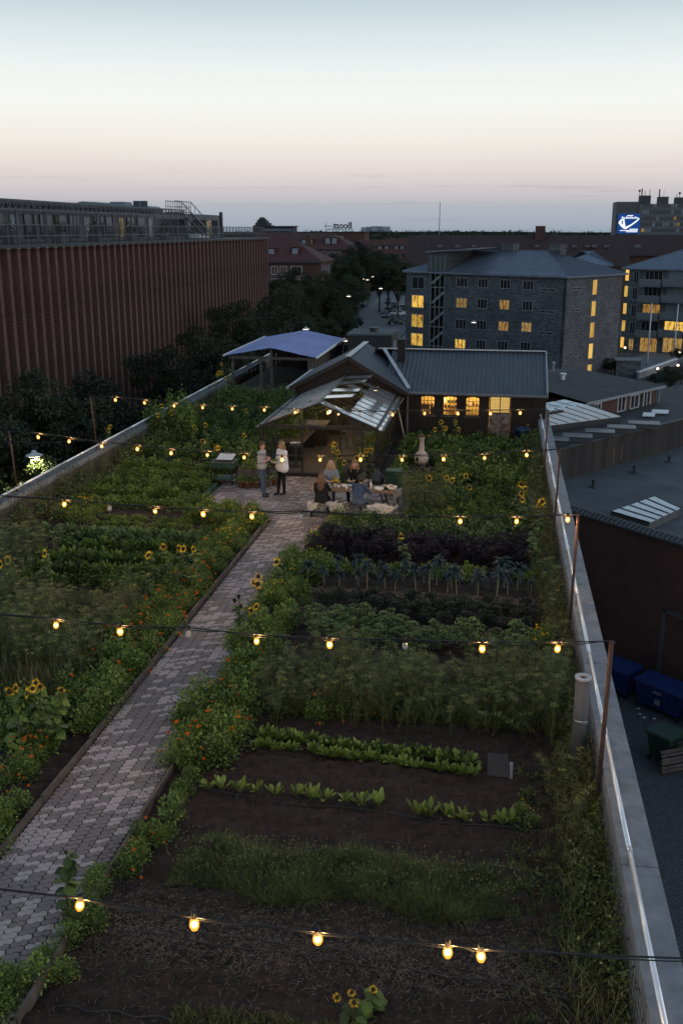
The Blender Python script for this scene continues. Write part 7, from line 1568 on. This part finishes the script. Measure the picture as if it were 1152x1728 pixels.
# ------------------------------------------------------------------ garden planting
def place(proto, name, label, cat, group, parts, pts, smin=.85, smax=1.15):
    """individual plants that share their meshes; parts is a list of (name, [mesh variants])"""
    for p in pts:
        t_ = bpy.data.objects.new(name, None); COL.objects.link(t_); t_.location = p; t_.rotation_euler = (0, 0, random.uniform(0, 6.28)); k_ = random.uniform(smin, smax); t_.scale = (k_, k_, k_ * random.uniform(.92, 1.1)); t_.empty_display_size = .1; tag(t_, label, cat, group); vi = random.randrange(100)
        for nm, ms_ in parts: o = bpy.data.objects.new(nm, ms_[vi % len(ms_)]); COL.objects.link(o); o.parent = t_
def line(a, b_, n, jit=.02): return [a.lerp(b_, (i + .5) / n) + Vector((random.gauss(0, jit), random.gauss(0, jit), 0)) for i in range(n)]
def one(v, k, mats_):   # split a Veg in two meshes by material slot
    return v.mesh('foliage', mats_)
def mass(name, label, cat, m, add, kind='stuff'):
    v = Veg(); add(v); o = v.build(name, m); tag(o, label); o['kind'] = kind; o['category'] = cat; return o
def scatter(x0, x1, y0, y1, n): return np.stack([rng.uniform(x0, x1, n), rng.uniform(y0, y1, n), np.zeros(n)], 1)
def blades_in(v, P, h_, w_, lean=.35, bend=.3, k=0, var=None):
    n = len(P); D = np.stack([rng.normal(0, lean, n), rng.normal(0, lean, n), np.ones(n)], 1); v.blades(P, D, h_ * rng.uniform(.55, 1.15, n), w_, bend=rng.uniform(0, bend * 2, n), prof=(.7, 1, .1), k=k, var=var)
def clump_leaves(v, x0, x1, y0, y1, n_cl, per, r_, h_, leaf, k=0, w_=.7, zfun=None):
    C_ = scatter(x0, x1, y0, y1, n_cl); C_ = C_[~((np.abs(C_[:, 0] + 2.5) < .65) & (C_[:, 1] > 33.2) & (C_[:, 1] < 35.6))]
    for c in C_:
        hh = h_ * rng.uniform(.6, 1.25); P, d_ = dome(per, r_ * rng.uniform(.7, 1.2), hh, .45); tone_ = rng.uniform(.15, .7); D = unit(d_ * .7 + rng.normal(0, .45, (per, 3)) + np.array([0, 0, .15])); v.leaves(P + c, D, leaf * rng.uniform(.6, 1.3, per), leaf * w_, k=k, var=np.clip(tone_ + rng.normal(0, .17, per), .02, .98))
def umbels(v, P, r_=.07, n=26, k=0):
    for p in P:
        a = rng.uniform(0, 6.28, n); q = np.sqrt(rng.uniform(0, 1, n)) * r_; Q = p + np.stack([np.cos(a) * q, np.sin(a) * q, rng.normal(0, .008, n)], 1); v.leaves(Q, rdir(n, .1), .028, .022, k=k, var=rng.uniform(.6, .99, n))
def feathery(v, x0, x1, y0, y1, n, h_, k=0, um=.35):
    """tall airy stalks: thin stems, thread leaves, flat flower heads"""
    B = scatter(x0, x1, y0, y1, n); B[:, :2] += rng.normal(0, .14, (n, 2)); B[:, 0] = np.clip(B[:, 0], -13.7, 1.72); H_ = h_ * rng.uniform(.55, 1.15, n) * (.85 + .22 * np.sin(B[:, 0] * 1.9 + B[:, 1] * 1.1) + .12 * np.sin(B[:, 0] * 4.7 + 1)); T_ = B + np.stack([rng.normal(0, .14, n), rng.normal(0, .14, n), H_], 1); v.stems(B, T_, .005, .003, k=k, var=.45)
    per = 44; t = rng.uniform(.15, 1, (n, per)) ** .8; P = (B[:, None] + (T_ - B)[:, None] * t[..., None]).reshape(-1, 3); a = rng.uniform(0, 6.28, len(P)); D = np.stack([np.cos(a), np.sin(a), rng.uniform(.1, 1.0, len(P))], 1)
    tone_ = np.repeat(rng.uniform(.15, .65, n), per); v.blades(P, D, rng.uniform(.05, .17, len(P)), .0075, bend=rng.uniform(.1, .5, len(P)), prof=(1, .8, .1), k=k, var=np.clip(tone_ + rng.normal(0, .15, len(P)), 0, .99))
    u = rng.random(n) < um; umbels(v, T_[u], .07, 26, k)

# --- right bed, from the camera outwards
def f(v):
    n = 30000; P = scatter(-4.6, 1.5, 8.4, 10.75, n); w_ = np.exp(-((P[:, 1] - (9.75 - .12 * (P[:, 0] + 4.5) * .0)) / .38) ** 2) + .25 * np.exp(-((P[:, 1] - 10.3) / .3) ** 2); w_ = w_ * (.5 + .5 * np.sin(P[:, 0] * 2.1 + P[:, 1]) ** 2); keep = rng.random(n) < w_ * .75 + .04; P = P[keep]; P[:, 2] = rng.uniform(.02, .06, len(P)); a = rng.uniform(0, 6.28, len(P)); v.blades(P, np.stack([np.cos(a), np.sin(a), rng.normal(0, .12, len(P))], 1), rng.uniform(.025, .10, len(P)), .005, 0, (1, 1, .6))
mass('straw_mulch', 'dry straw scattered on the dark soil in the foreground', 'straw', G['straw'], f)
def f(v):
    n = 9000; P = scatter(-4.7, 1.5, 8.4, 15.4, n); P[:, 2] = .02; v.leaves(P, rdir(n, .2), rng.uniform(.01, .045, n), .022)
mass('soil_crumbs', 'loose crumbs and clods over the open soil', 'soil', mat('soil_crumb', (.075, .05, .038), .95, (.016, .011, .009), scale=6), f)
def f(v):
    P = scatter(-4.0, .75, 10.70, 11.75, 34000); P[:, 1] += .12 * np.sin(P[:, 0] * 3); hn = .55 + .45 * np.sin(P[:, 0] * 5.3 + 2 * np.sin(P[:, 1] * 7)) * np.sin(P[:, 0] * 2.1 + P[:, 1] * 4); e = np.clip((P[:, 0] + 4.3) * 1.2, .25, 1) * np.clip((.9 - P[:, 0]) * .9, .3, 1); n = len(P); D = np.stack([rng.normal(0, .75, n), rng.normal(0, .75, n), np.ones(n)], 1); v.blades(P, D, .34 * e * (.5 + .6 * hn) * rng.uniform(.35, 1.15, n), .006, bend=rng.uniform(0, .9, n), var=np.clip(.2 + .5 * hn + rng.normal(0, .2, n), 0, .98), prof=(.8, 1, .15))
    P = scatter(-4.1, .6, 10.85, 11.65, 700); P[:, 2] = rng.uniform(.2, .4, 700); v.leaves(P, rdir(700, .2), .035, .025, var=rng.uniform(.7, .99, 700))
mass('fine_greens_row', 'soft row of fine feathery greens across the near part of the right bed', 'greens', G['grass'], f)
def f(v):
    for x0, x1, y0, y1, n in ((.4, 1.6, 9.0, 13.5, 2600), (-4.8, 1.6, 8.3, 13.5, 700), (-3.2, -1.2, 8.3, 8.75, 1800)): blades_in(v, scatter(x0, x1, y0, y1, n), .14, .008)
    clump_leaves(v, .6, 1.65, 9.0, 14.5, 60, 40, .13, .14, .05)
mass('sparse_weeds', 'sparse weeds and grass tufts on the soil near the right parapet', 'weeds', G['grass'], f)
ch_m = [chard_mesh(.27, 9) for _ in range(4)]; ch_m = [v.mesh('leaves', G['light']) for v in ch_m]
A0, A1 = pz(338, 1328), pz(655, 1362); B0, B1 = pz(690, 1372), pz(878, 1392)
place(None, 'chard_plant', 'young chard plant with pale stalks in the front vegetable row', 'chard', 'chard row in the right bed', [('leaves', ch_m)], line(A0, A1, 11, .03) + line(B0, B1, 8, .04), .75, 1.1)
lt_m = [chard_mesh(.17, 16).mesh('leaves', G['light']) for _ in range(4)]
place(None, 'lettuce', 'small bright lettuce in the dense low row', 'lettuce', 'lettuce row in the right bed', [('leaves', lt_m)], line(pz(428, 1262), pz(500, 1268), 9, .02) + line(pz(520, 1270), pz(798, 1308), 34, .025), .8, 1.25)
sr_m = [chard_mesh(.24, 15).mesh('leaves', G['garden']) for _ in range(3)]
place(None, 'sorrel_plant', 'upright leafy sorrel plant in the row behind the lettuce', 'sorrel', 'sorrel row in the right bed', [('leaves', sr_m)], line(pz(428, 1243), pz(790, 1290), 40, .03), .8, 1.2)
for i in range(2):
    a, b_ = ((pz(310, 1335), pz(930, 1412)), (pz(300, 1560), pz(960, 1690)))[i]
    s = MB(); s.tube([a.lerp(b_, t / 14) + Vector((0, .05 * math.sin(t * 1.1 + i), .045 + .012 * math.sin(t * 2.3))) for t in range(15)], .011, 6); tag(s.build('drip_hose', blackrubber), ('black drip hose along the chard row', 'black drip hose lying across the straw in the foreground')[i], 'hose')
for lab, a, b_ in (('second black drip hose just behind the straw', pz(200, 1575), pz(880, 1668)), ('black drip hose at the very front of the bed', pz(100, 1703), pz(300, 1728))): s = MB(); s.tube([a.lerp(b_, t / 12) + Vector((0, .03 * math.sin(t * 1.4), .045)) for t in range(13)], .011, 6); tag(s.build('drip_hose', blackrubber), lab, 'hose')
def f(v): feathery(v, -3.9, 1.35, 15.6, 17.5, 1200, .92)
mass('fennel_bed', 'tall airy fennel gone to flower across the middle of the right bed', 'fennel', G['fennel'], f)
def f(v): blades_in(v, scatter(-3.7, 1.3, 15.7, 17.4, 7000), .38, .006, .5); clump_leaves(v, -4.2, -1.5, 15.5, 17.5, 40, 50, .2, .3, .06)
mass('fennel_undergrowth', 'dense thin stalks under the flowering fennel', 'fennel', G['grass'], f)
# curly kale, dark kale, palm kale, purple kale
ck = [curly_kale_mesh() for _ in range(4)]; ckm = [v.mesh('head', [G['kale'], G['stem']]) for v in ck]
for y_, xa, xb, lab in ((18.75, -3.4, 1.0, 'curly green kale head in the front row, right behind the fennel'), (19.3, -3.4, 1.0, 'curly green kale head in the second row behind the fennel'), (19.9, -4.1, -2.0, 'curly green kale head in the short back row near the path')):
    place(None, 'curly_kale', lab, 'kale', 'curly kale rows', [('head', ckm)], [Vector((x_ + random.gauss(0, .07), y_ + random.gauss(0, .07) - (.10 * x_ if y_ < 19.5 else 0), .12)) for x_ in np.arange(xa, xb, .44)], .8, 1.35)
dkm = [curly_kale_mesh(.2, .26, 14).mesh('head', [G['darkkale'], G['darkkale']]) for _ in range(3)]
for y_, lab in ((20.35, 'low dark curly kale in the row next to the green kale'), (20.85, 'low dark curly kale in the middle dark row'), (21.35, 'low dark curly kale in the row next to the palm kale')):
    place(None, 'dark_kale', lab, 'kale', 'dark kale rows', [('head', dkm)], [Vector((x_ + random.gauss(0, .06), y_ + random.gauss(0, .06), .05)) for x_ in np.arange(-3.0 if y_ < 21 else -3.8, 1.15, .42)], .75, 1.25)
pkm = [palm_kale_mesh(h_).mesh('plant', [G['palm'], G['palestem']]) for h_ in (.5, .6, .42, .55)]
for y_, dx_, lab in ((22.3, .36, 'palm kale with bare pale stem in the front palm kale row'), (22.85, .42, 'palm kale with drooping blue-green leaves in the back palm kale row')):
    place(None, 'palm_kale', lab, 'kale', 'palm kale rows', [('plant', pkm)], [Vector((x_ + random.gauss(0, .07), y_ + random.gauss(0, .09), 0)) for x_ in np.arange(-4.2, 1.0, dx_)], .72, 1.3)
def f(v): P = scatter(-4.2, 1.2, 21.75, 22.2, 2600); P[:, 2] = .04; a = rng.uniform(0, 6.28, 2600); v.blades(P, np.stack([np.cos(a), np.sin(a), rng.normal(0, .15, 2600)], 1), rng.uniform(.04, .12, 2600), .009, 0, (1, 1, .5))
mass('straw_strip', 'strip of dry straw in front of the palm kale', 'straw', G['straw'], f)
def f(v): clump_leaves(v, -4.2, 1.2, 23.3, 23.9, 60, 60, .2, .25, .09)
mass('leafy_green_row', 'low bright leafy row behind the palm kale', 'greens', G['light'], f)
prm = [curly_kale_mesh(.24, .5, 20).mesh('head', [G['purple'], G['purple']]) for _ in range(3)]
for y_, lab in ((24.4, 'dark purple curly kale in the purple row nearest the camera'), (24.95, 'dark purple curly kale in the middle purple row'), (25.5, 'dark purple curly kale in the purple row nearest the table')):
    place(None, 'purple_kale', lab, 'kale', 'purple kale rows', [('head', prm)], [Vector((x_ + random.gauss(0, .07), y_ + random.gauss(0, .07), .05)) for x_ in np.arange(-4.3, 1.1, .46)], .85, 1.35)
def f(v):
    clump_leaves(v, -4.3, 1.2, 26.0, 26.6, 70, 60, .22, .35, .12); clump_leaves(v, -4.5, 1.3, 26.6, 27.6, 110, 60, .22, .42, .10)
mass('cabbage_row', 'blue-green broad leaves in the row before the table', 'greens', G['kale'], f)
def f(v):
    for y_ in (28.3, 29.0, 29.8, 30.6, 31.5): clump_leaves(v, -2.3, 1.2, y_ - .2, y_ + .2, 70, 90, .20, .40, .065)
mass('bean_rows', 'dense leafy bean rows right of the table', 'beans', G['garden'], f)
def f(v):
    clump_leaves(v, -3.4, 1.3, 32.4, 36.0, 230, 84, .26, .50, .10); clump_leaves(v, -3.4, 1.4, 36.0, 39.4, 240, 84, .28, .42, .11, w_=.85); clump_leaves(v, -3.4, .2, 39.4, 40.8, 60, 70, .25, .26, .10); clump_leaves(v, .2, 1.4, 39.4, 40.2, 20, 60, .2, .14, .09)
mass('squash_bed', 'broad leafy squash bed in front of the hut', 'squash', G['garden'], f)
def f(v): clump_leaves(v, -2.9, -1.3, 31.5, 35, 34, 60, .24, .8, .08); feathery(v, -2.7, -1.5, 28.4, 31.5, 150, 1.0, um=.5)
mass('herb_thicket', 'thicket of tall herbs between the table and the bean rows', 'herbs', G['fennel'], f)
# weeds along the right parapet
def f(v):
    clump_leaves(v, 1.25, 1.75, 9.5, 40.5, 330, 44, .16, .45, .055); clump_leaves(v, 1.55, 1.76, 8.5, 40.5, 170, 60, .14, .75, .045); feathery(v, 1.2, 1.72, 12, 40, 420, .75, um=.3); blades_in(v, scatter(1.1, 1.74, 8.5, 40, 6500), .45, .008)
mass('margin_weeds', 'tangle of dry weeds and herbs along the right parapet', 'weeds', G['fennel'], f)
def f(v):
    b0 = pz(1020, 1390); clump_leaves(v, b0.x - .25, b0.x + .3, b0.y - .4, b0.y + .4, 34, 60, .16, .5, .045)
mass('yellow_green_bush', 'pale yellow-green bush leaning on the right parapet', 'bush', G['light'], f)

# --- flower borders along the path
mgm = [bush(560, .26, .40, .046, w_=.5) for _ in range(4)]; mgf = []
for b_ in mgm:
    fl_ = Veg(); P, d_ = dome(5, .26, .42, .92); blossoms(fl_, P * 1.06, d_, .026, 0); mgf.append(fl_)
mgs = []
for b_ in range(4):
    fl_ = Veg(); P, d_ = dome(3, .26, .42, .92); blossoms(fl_, P * 1.08, d_, .034, 0); mgs.append(fl_.mesh('blossoms', G['orange']))
mgl = [v.mesh('foliage', G['garden']) for v in mgm]; mgo = [v.mesh('blossoms', G['orange']) for v in mgf]; mgy = [v.mesh('blossoms', G['yellow']) for v in mgf]
plain = [bush(*q).mesh('foliage', G['garden']) for q in ((620, .27, .42, .048), (420, .25, .50, .062), (700, .28, .36, .042), (520, .27, .46, .055))]
def border(x0, x1, y0, y1, n, fl, name, label, cat, group, smin=.8, smax=1.35):
    pts = [Vector((random.uniform(x0, x1), y0 + (y1 - y0) * (i + random.uniform(0, 1)) / n, 0)) for i in range(n)]; parts = [('foliage', mgl if fl else plain)]
    if fl: parts.append(('blossoms', fl))
    place(None, name, label, cat, group, parts, pts, smin, smax)
border(-5.0, -4.1, 13.6, 17.5, 30, mgs, 'marigold_plant', 'orange marigold plant in the near right path border beside the lettuce', 'marigold', 'marigolds in the near right border')
border(-5.1, -4.1, 13.6, 18.0, 34, None, 'border_plant', 'leafy green plant filling the right path border beside the lettuce', 'plant', 'green plants in the right border')
border(-4.7, -4.3, 11.2, 13.4, 7, None, 'border_plant', 'low green plant at the path edge beside the fine greens', 'plant', 'low plants at the near right path edge', .5, .9)
border(-4.75, -4.35, 10.9, 12.0, 4, mgo, 'marigold_plant', 'orange marigold at the path edge beside the near soil', 'marigold', 'marigolds at the near soil', .6, .9)
border(-4.95, -4.5, 8.9, 11.0, 9, None, 'border_plant', 'green plant at the path edge in the foreground', 'plant', 'foreground path edge plants', .5, .85)
border(-5.15, -4.1, 18.0, 24, 40, None, 'border_plant', 'leafy plant in the right path border beside the kale', 'plant', 'green plants beside the kale')
border(-5.15, -4.2, 20.5, 27.5, 36, mgy, 'marigold_plant', 'yellow marigold in the far right path border', 'marigold', 'yellow marigolds in the far right border', .7, 1.1)
border(-4.6, -2.5, 27.2, 27.65, 14, None, 'border_plant', 'leafy plant in front of the sheepskin bench', 'plant', 'plants before the bench', .9, 1.2)
border(-2.6, -1.2, 27.8, 33, 16, mgy, 'marigold_plant', 'yellow flowered plant right of the table', 'marigold', 'yellow flowers right of the table')
border(-3.0, -2.0, 15.6, 16.2, 5, mgo, 'marigold_plant', 'orange marigold in front of the fennel', 'marigold', 'marigolds before the fennel', .9, 1.2)
border(.95, 1.3, 19.0, 19.6, 2, mgy, 'marigold_plant', 'yellow marigold clump at the right end of the kale', 'marigold', 'yellow clump by the kale')
border(.6, 1.0, 12.8, 13.3, 2, mgy, 'marigold_plant', 'small yellow marigold at the right end of the chard row', 'marigold', 'yellow clump by the chard', .45, .6)
border(-5.3, -4.7, 8.2, 8.9, 7, None, 'border_plant', 'dark leafy bush in the lower left corner beside the path', 'plant', 'bush in the lower left corner', .8, 1.1)
# left bed border
border(-7.3, -6.65, 9.0, 12.2, 16, None, 'border_plant', 'leafy plant in the left path border nearest the camera', 'plant', 'left border, nearest')
border(-7.6, -7.0, 12.6, 14.0, 7, mgo, 'nasturtium_plant', 'nasturtium with many orange blossoms left of the path in the foreground', 'nasturtium', 'orange nasturtiums left', .8, 1.15)
border(-7.3, -6.65, 14.6, 17.6, 24, None, 'border_plant', 'dense leafy plant in the left path border opposite the lettuce', 'plant', 'left border, middle')
border(-7.6, -6.65, 15.0, 18.0, 10, mgs, 'marigold_plant', 'orange flowered plant in the left path border opposite the fennel', 'marigold', 'orange flowers in the left border')
border(-7.7, -6.65, 17.8, 21.5, 30, mgs, 'zinnia_plant', 'orange and red flowered plant in the left path border opposite the kale', 'zinnia', 'zinnias in the left border', .9, 1.4)
border(-7.5, -6.65, 21.5, 25, 24, mgs, 'zinnia_plant', 'orange flowered plant farther along the left path border', 'zinnia', 'far zinnias in the left border')
border(-7.4, -6.6, 24.5, 27.4, 18, mgy, 'marigold_plant', 'yellow flowered plant at the end of the left path border', 'marigold', 'yellow flowers at the end of the left border')
border(-9.0, -6.7, 27.1, 27.45, 16, None, 'border_plant', 'leafy plant at the end of the left bed by the terrace', 'plant', 'plants at the end of the left bed', .8, 1.1)
border(-8.8, -6.8, 27.0, 27.5, 8, mgs, 'marigold_plant', 'orange flower at the end of the left bed by the terrace', 'marigold', 'flowers at the end of the left bed', .8, 1.1)
border(-12.9, -11.4, 26.5, 28, 10, mgy, 'marigold_plant', 'yellow and orange flowers beside the left parapet', 'marigold', 'flowers by the left parapet')
# planting that rounds off the left bed at the terrace
for t_0, lab, grp, ms_ in ((0, 'leafy plant on the rounded corner of the left bed by the terrace', 'corner planting of the left bed', None), (1, 'yellow flowered plant on the rounded corner of the left bed', 'corner flowers of the left bed', mgy)):
    pts = []
    for i in range(26 if t_0 == 0 else 8):
        u_ = random.random(); pts.append(Vector((-9.0 + 2.4 * u_, 27.55 + random.random() * 1.9 * (1 - u_), .036)))
    place(None, 'border_plant' if t_0 == 0 else 'marigold_plant', lab, 'plant' if t_0 == 0 else 'marigold', grp, [('foliage', plain if t_0 == 0 else mgl)] + ([('blossoms', ms_)] if ms_ else []), pts, .75, 1.15)
def f(v):
    n = 1200; P = np.concatenate([np.stack([-6.40 + np.abs(rng.normal(0, .10, n)), rng.uniform(8.5, 27.5, n), np.full(n, .045)], 1), np.stack([-4.95 - np.abs(rng.normal(0, .16, n)), rng.uniform(8.5, 27.5, n), np.full(n, .045)], 1)]); v.leaves(P, rdir(len(P), .05), rng.uniform(.01, .04, len(P)), .018)
mass('path_litter', 'soil crumbs and dead leaves spilled along the edges of the path', 'litter', MATS['soil_crumb'], f)
# --- left bed
def f(v): feathery(v, -11.4, -7.6, 16.4, 19.9, 1500, .9); feathery(v, -13.2, -11.2, 20.5, 24.5, 260, .85, um=.6)
mass('dill_bed', 'airy flowering dill filling the left bed', 'dill', G['fennel'], f)
def f(v): blades_in(v, scatter(-10.5, -7.5, 15.4, 18.0, 12000), .6, .009, .25); blades_in(v, scatter(-11, -7.7, 18, 20.5, 7000), .5, .008)
mass('grain_patch', 'thin upright stalks in front of the dill', 'stalks', G['grass'], f)
def f(v): blades_in(v, scatter(-9.5, -7.7, 15.4, 16.6, 500), .7, .012, .2, var=rng.uniform(.8, .99, 500))
mass('pale_stalks', 'a few pale dry stalks in the left bed', 'stalks', G['straw'], f)
def f(v):
    clump_leaves(v, -9.5, -6.9, 9, 11.8, 80, 60, .2, .3, .08); clump_leaves(v, -9, -7.0, 13.8, 15.6, 70, 60, .22, .4, .1)
mass('left_foreground_greens', 'leafy greens in the left bed nearest the camera', 'greens', G['garden'], f)
def f(v):
    for y_, lf, h_ in ((21.5, .10, .30), (22.3, .10, .30), (23.1, .11, .34), (24.2, .11, .34)): clump_leaves(v, -11.6, -7.7, y_ - .1, y_ + .1, 54, 70, .17, h_, lf, w_=.5)
mass('beet_rows', 'glossy dark leafy rows across the left bed', 'greens', G['garden'], f)
place(None, 'chard_plant', 'yellow-stalked chard plant in the left bed', 'chard', 'chard row in the left bed', [('leaves', ch_m)], [Vector((x_ + random.gauss(0, .04), 23.6 + random.gauss(0, .04), 0)) for x_ in np.arange(-11.4, -9.2, .28)], .9, 1.2)
def f(v): clump_leaves(v, -12.4, -7.6, 24.9, 25.3, 70, 60, .22, .34, .13, w_=.7)
mass('broccoli_row', 'grey-green broad leaves across the middle of the left bed', 'greens', G['kale'], f)
def f(v):
    for y_ in (26.0, 26.55, 27.1): clump_leaves(v, -11.5, -7.3, y_ - .08, y_ + .08, 60, 46, .15, .14, .05)
mass('seedling_rows', 'three thin low seedling rows on dark soil before the terrace', 'seedlings', G['light'], f)
def f(v):
    for y_, h_ in ((28.5, .32), (29.5, .42), (30.6, .42), (31.8, .45), (33.1, .5)): clump_leaves(v, -13.0, -9.3, y_ - .17, y_ + .17, 84, 90, .20, h_, .075)
    clump_leaves(v, -9.6, -9.1, 28.0, 31.5, 22, 60, .18, .35, .06)
mass('potato_rows', 'mounded leafy rows left of the terrace', 'greens', G['garden'], f)
def f(v):
    clump_leaves(v, -13.4, -8.6, 35, 42, 190, 90, .30, .55, .095, w_=.8); clump_leaves(v, -13.4, -8.6, 42, 49.5, 170, 90, .36, .7, .11); clump_leaves(v, -9.2, -8.3, 33, 36, 26, 90, .3, .9, .10)
mass('far_left_thicket', 'tall leafy thicket left of the greenhouse', 'plants', G['garden'], f)
def f(v): clump_leaves(v, -13.75, -12.9, 21.5, 46, 230, 60, .22, .75, .065); clump_leaves(v, -13.85, -13.5, 25, 47, 46, 80, .24, 1.05, .06); feathery(v, -13.6, -12.6, 20, 34, 170, .8)
mass('left_margin_weeds', 'weeds and herbs along the left parapet', 'weeds', G['fennel'], f)
# bean vines that climb over the left parapet
for k_, (x_, y_, h_) in enumerate(((-13.6, 38.5, 1.5), (-13.4, 40.5, 1.7), (-12.8, 39.2, 1.5))):
    v = Veg(); clump_leaves(v, x_ - .5, x_ + .5, y_ - .6, y_ + .6, 26, 110, .3, h_, .10); tag(v.build('climbing_bean', G['garden']), ('climbing bean spilling over the left parapet', 'tall climbing bean behind it at the left parapet', 'climbing bean beside the left parapet sunflowers')[k_], 'bean plant')
# --- sunflowers
sunflower_spots = [
 (261, 937, .9, 20.9, 'sunflower with a big round head in the left bed', 1), (278, 920, 1.0, 21.6, 'sunflower just right of the big one in the left bed', 1), (298, 930, .9, 21.2, 'sunflower nearest the path in the left bed group', 2), (326, 930, .9, 21.2, 'small sunflower at the right end of the left bed group', 1),
 (12, 943, .9, 20.6, 'sunflower at the left picture edge', 2), (73, 936, .9, 21, 'single sunflower in the dill of the left bed', 1),
 (55, 1158, 1.0, 13.9, 'foreground sunflower with four heads at the lower left', 4), (25, 1172, .95, 13.7, 'foreground sunflower at the left picture edge', 2), (85, 1165, .9, 13.9, 'wilting foreground sunflower beside the path border', 1),
 (457, 948, .95, 21.8, 'sunflower leaning over the path at the right border', 1), (401, 1007, .9, 19.3, 'sunflower with drooping heads at the right path border', 3), (440, 985, .9, 20.0, 'tall branching sunflower at the right path border', 3), (420, 1030, .7, 18.9, 'small sunflower at the foot of the branching one', 2),
 (688, 903, 1.0, 23.5, 'sunflower standing alone among the purple kale', 1), (905, 848, 1.1, 26.6, 'bright sunflower pair near the right parapet', 2), (897, 870, 1.1, 24.6, 'tall sunflower stalk by the right parapet', 2), (878, 843, 1.0, 27, 'small sunflower left of the bright pair', 1),
 (767, 806, 1.2, 30.0, 'orange sunflower in the bean rows', 2), (787, 806, 1.2, 30.0, 'second sunflower in the bean rows', 2), (727, 808, 1.0, 30, 'small sunflower right of the green box', 1), (871, 817, 1.0, 29.0, 'sunflower in the squash near the right parapet', 1), (893, 822, 1.0, 28.8, 'faded sunflower beside it near the right parapet', 2),
 (731, 725, 1.4, 38.8, 'sunflower below the first hut window', 2), (748, 714, 1.6, 39.0, 'tall sunflower below the second hut window', 3), (774, 713, 1.6, 39.2, 'sunflower between the second and third hut windows', 2),
 (275, 683, 1.5, 38, 'sunflower silhouetted at the left parapet', 2), (303, 690, 1.5, 38.5, 'sunflower beside the left parapet silhouette', 2), (357, 700, 1.3, 38.8, 'dark drooping sunflower in the far left bed', 1), (347, 715, 1.3, 37.2, 'sunflower in the far left thicket', 1), (330, 720, 1.2, 37, 'lower sunflower in the far left thicket', 1), (347, 744, 1.2, 33.5, 'sunflower above the potting stand', 1), (367, 755, 1.1, 33.2, 'small sunflower by the potting stand', 2), (410, 694, 1.3, 40, 'sunflower left of the greenhouse roof', 1), (420, 735, 1.4, 34.3, 'sunflower beside the left greenhouse corner', 1),
 (177, 727, 1.4, 36.6, 'orange sunflower over the left handrail', 2), (183, 722, 1.3, 36.8, 'second orange sunflower over the left handrail', 1), (380, 620, 2.0, 46.5, 'sunflower thicket stem below the blue roof', 3), (395, 615, 2.1, 47, 'tall sunflower below the left eave of the blue roof', 3), (360, 628, 1.9, 46, 'sunflower against the dark trees left of the shelter', 3),
 (590, 1690, .55, 8.75, 'small flowering sunflower seedling at the bottom edge', 3), (625, 1675, .6, 8.95, 'bent sunflower seedling beside it at the bottom edge', 1), (105, 1440, .95, 9.9, 'thin young sunflower stalk over the path in the foreground', 1)]
for i, (px_, py_, h_, y_, lab, hd_) in enumerate(sunflower_spots):
    p = pY(px_, py_, y_); op = not ('drooping' in lab or 'stalk' in lab or 'stem' in lab)
    sunflower('sunflower', lab, (p.x, y_, p.z - h_ if p.z - h_ < .25 else .05), h_ if p.z - h_ < .25 else p.z - .05, hd_, group='sunflowers', leaves_n=12 + int(8 * h_), open_=op, hr=.08 if y_ > 18 else (.065 if y_ > 10 else .035))
# white flowers before the bench, a dark book-like sheet on the soil
v = Veg(); P, d_ = dome(46, .28, .4, .9); blossoms(v, P + np.array([-3.5, 27.75, .1]), d_, .028, 0); tag(v.build('white_flowers', G['white']), 'cluster of small white flowers in front of the spotted sheepskin', 'flowers', kind='stuff')
q = pz(845, 1308); cv = thing('cold_frame', 'dark slanted hatch lid with a pale side on the soil near the vent pipe', 'hatch', (q.x, q.y, 0)); s = MB(); s.prism([(q.x - .22, q.y - .12, .02), (q.x + .12, q.y - .14, .02), (q.x + .10, q.y + .22, .22), (q.x - .22, q.y + .24, .22)], (0, 0, .03)); s.build('lid', mat('hatch_black', (.02, .02, .022), .6), cv); s = MB(); s.prism([(q.x + .125, q.y - .14, .0), (q.x + .17, q.y - .10, .0), (q.x + .17, q.y + .10, .18), (q.x + .125, q.y + .10, .18)], (.01, 0, .01)); s.build('side', concrete, cv)
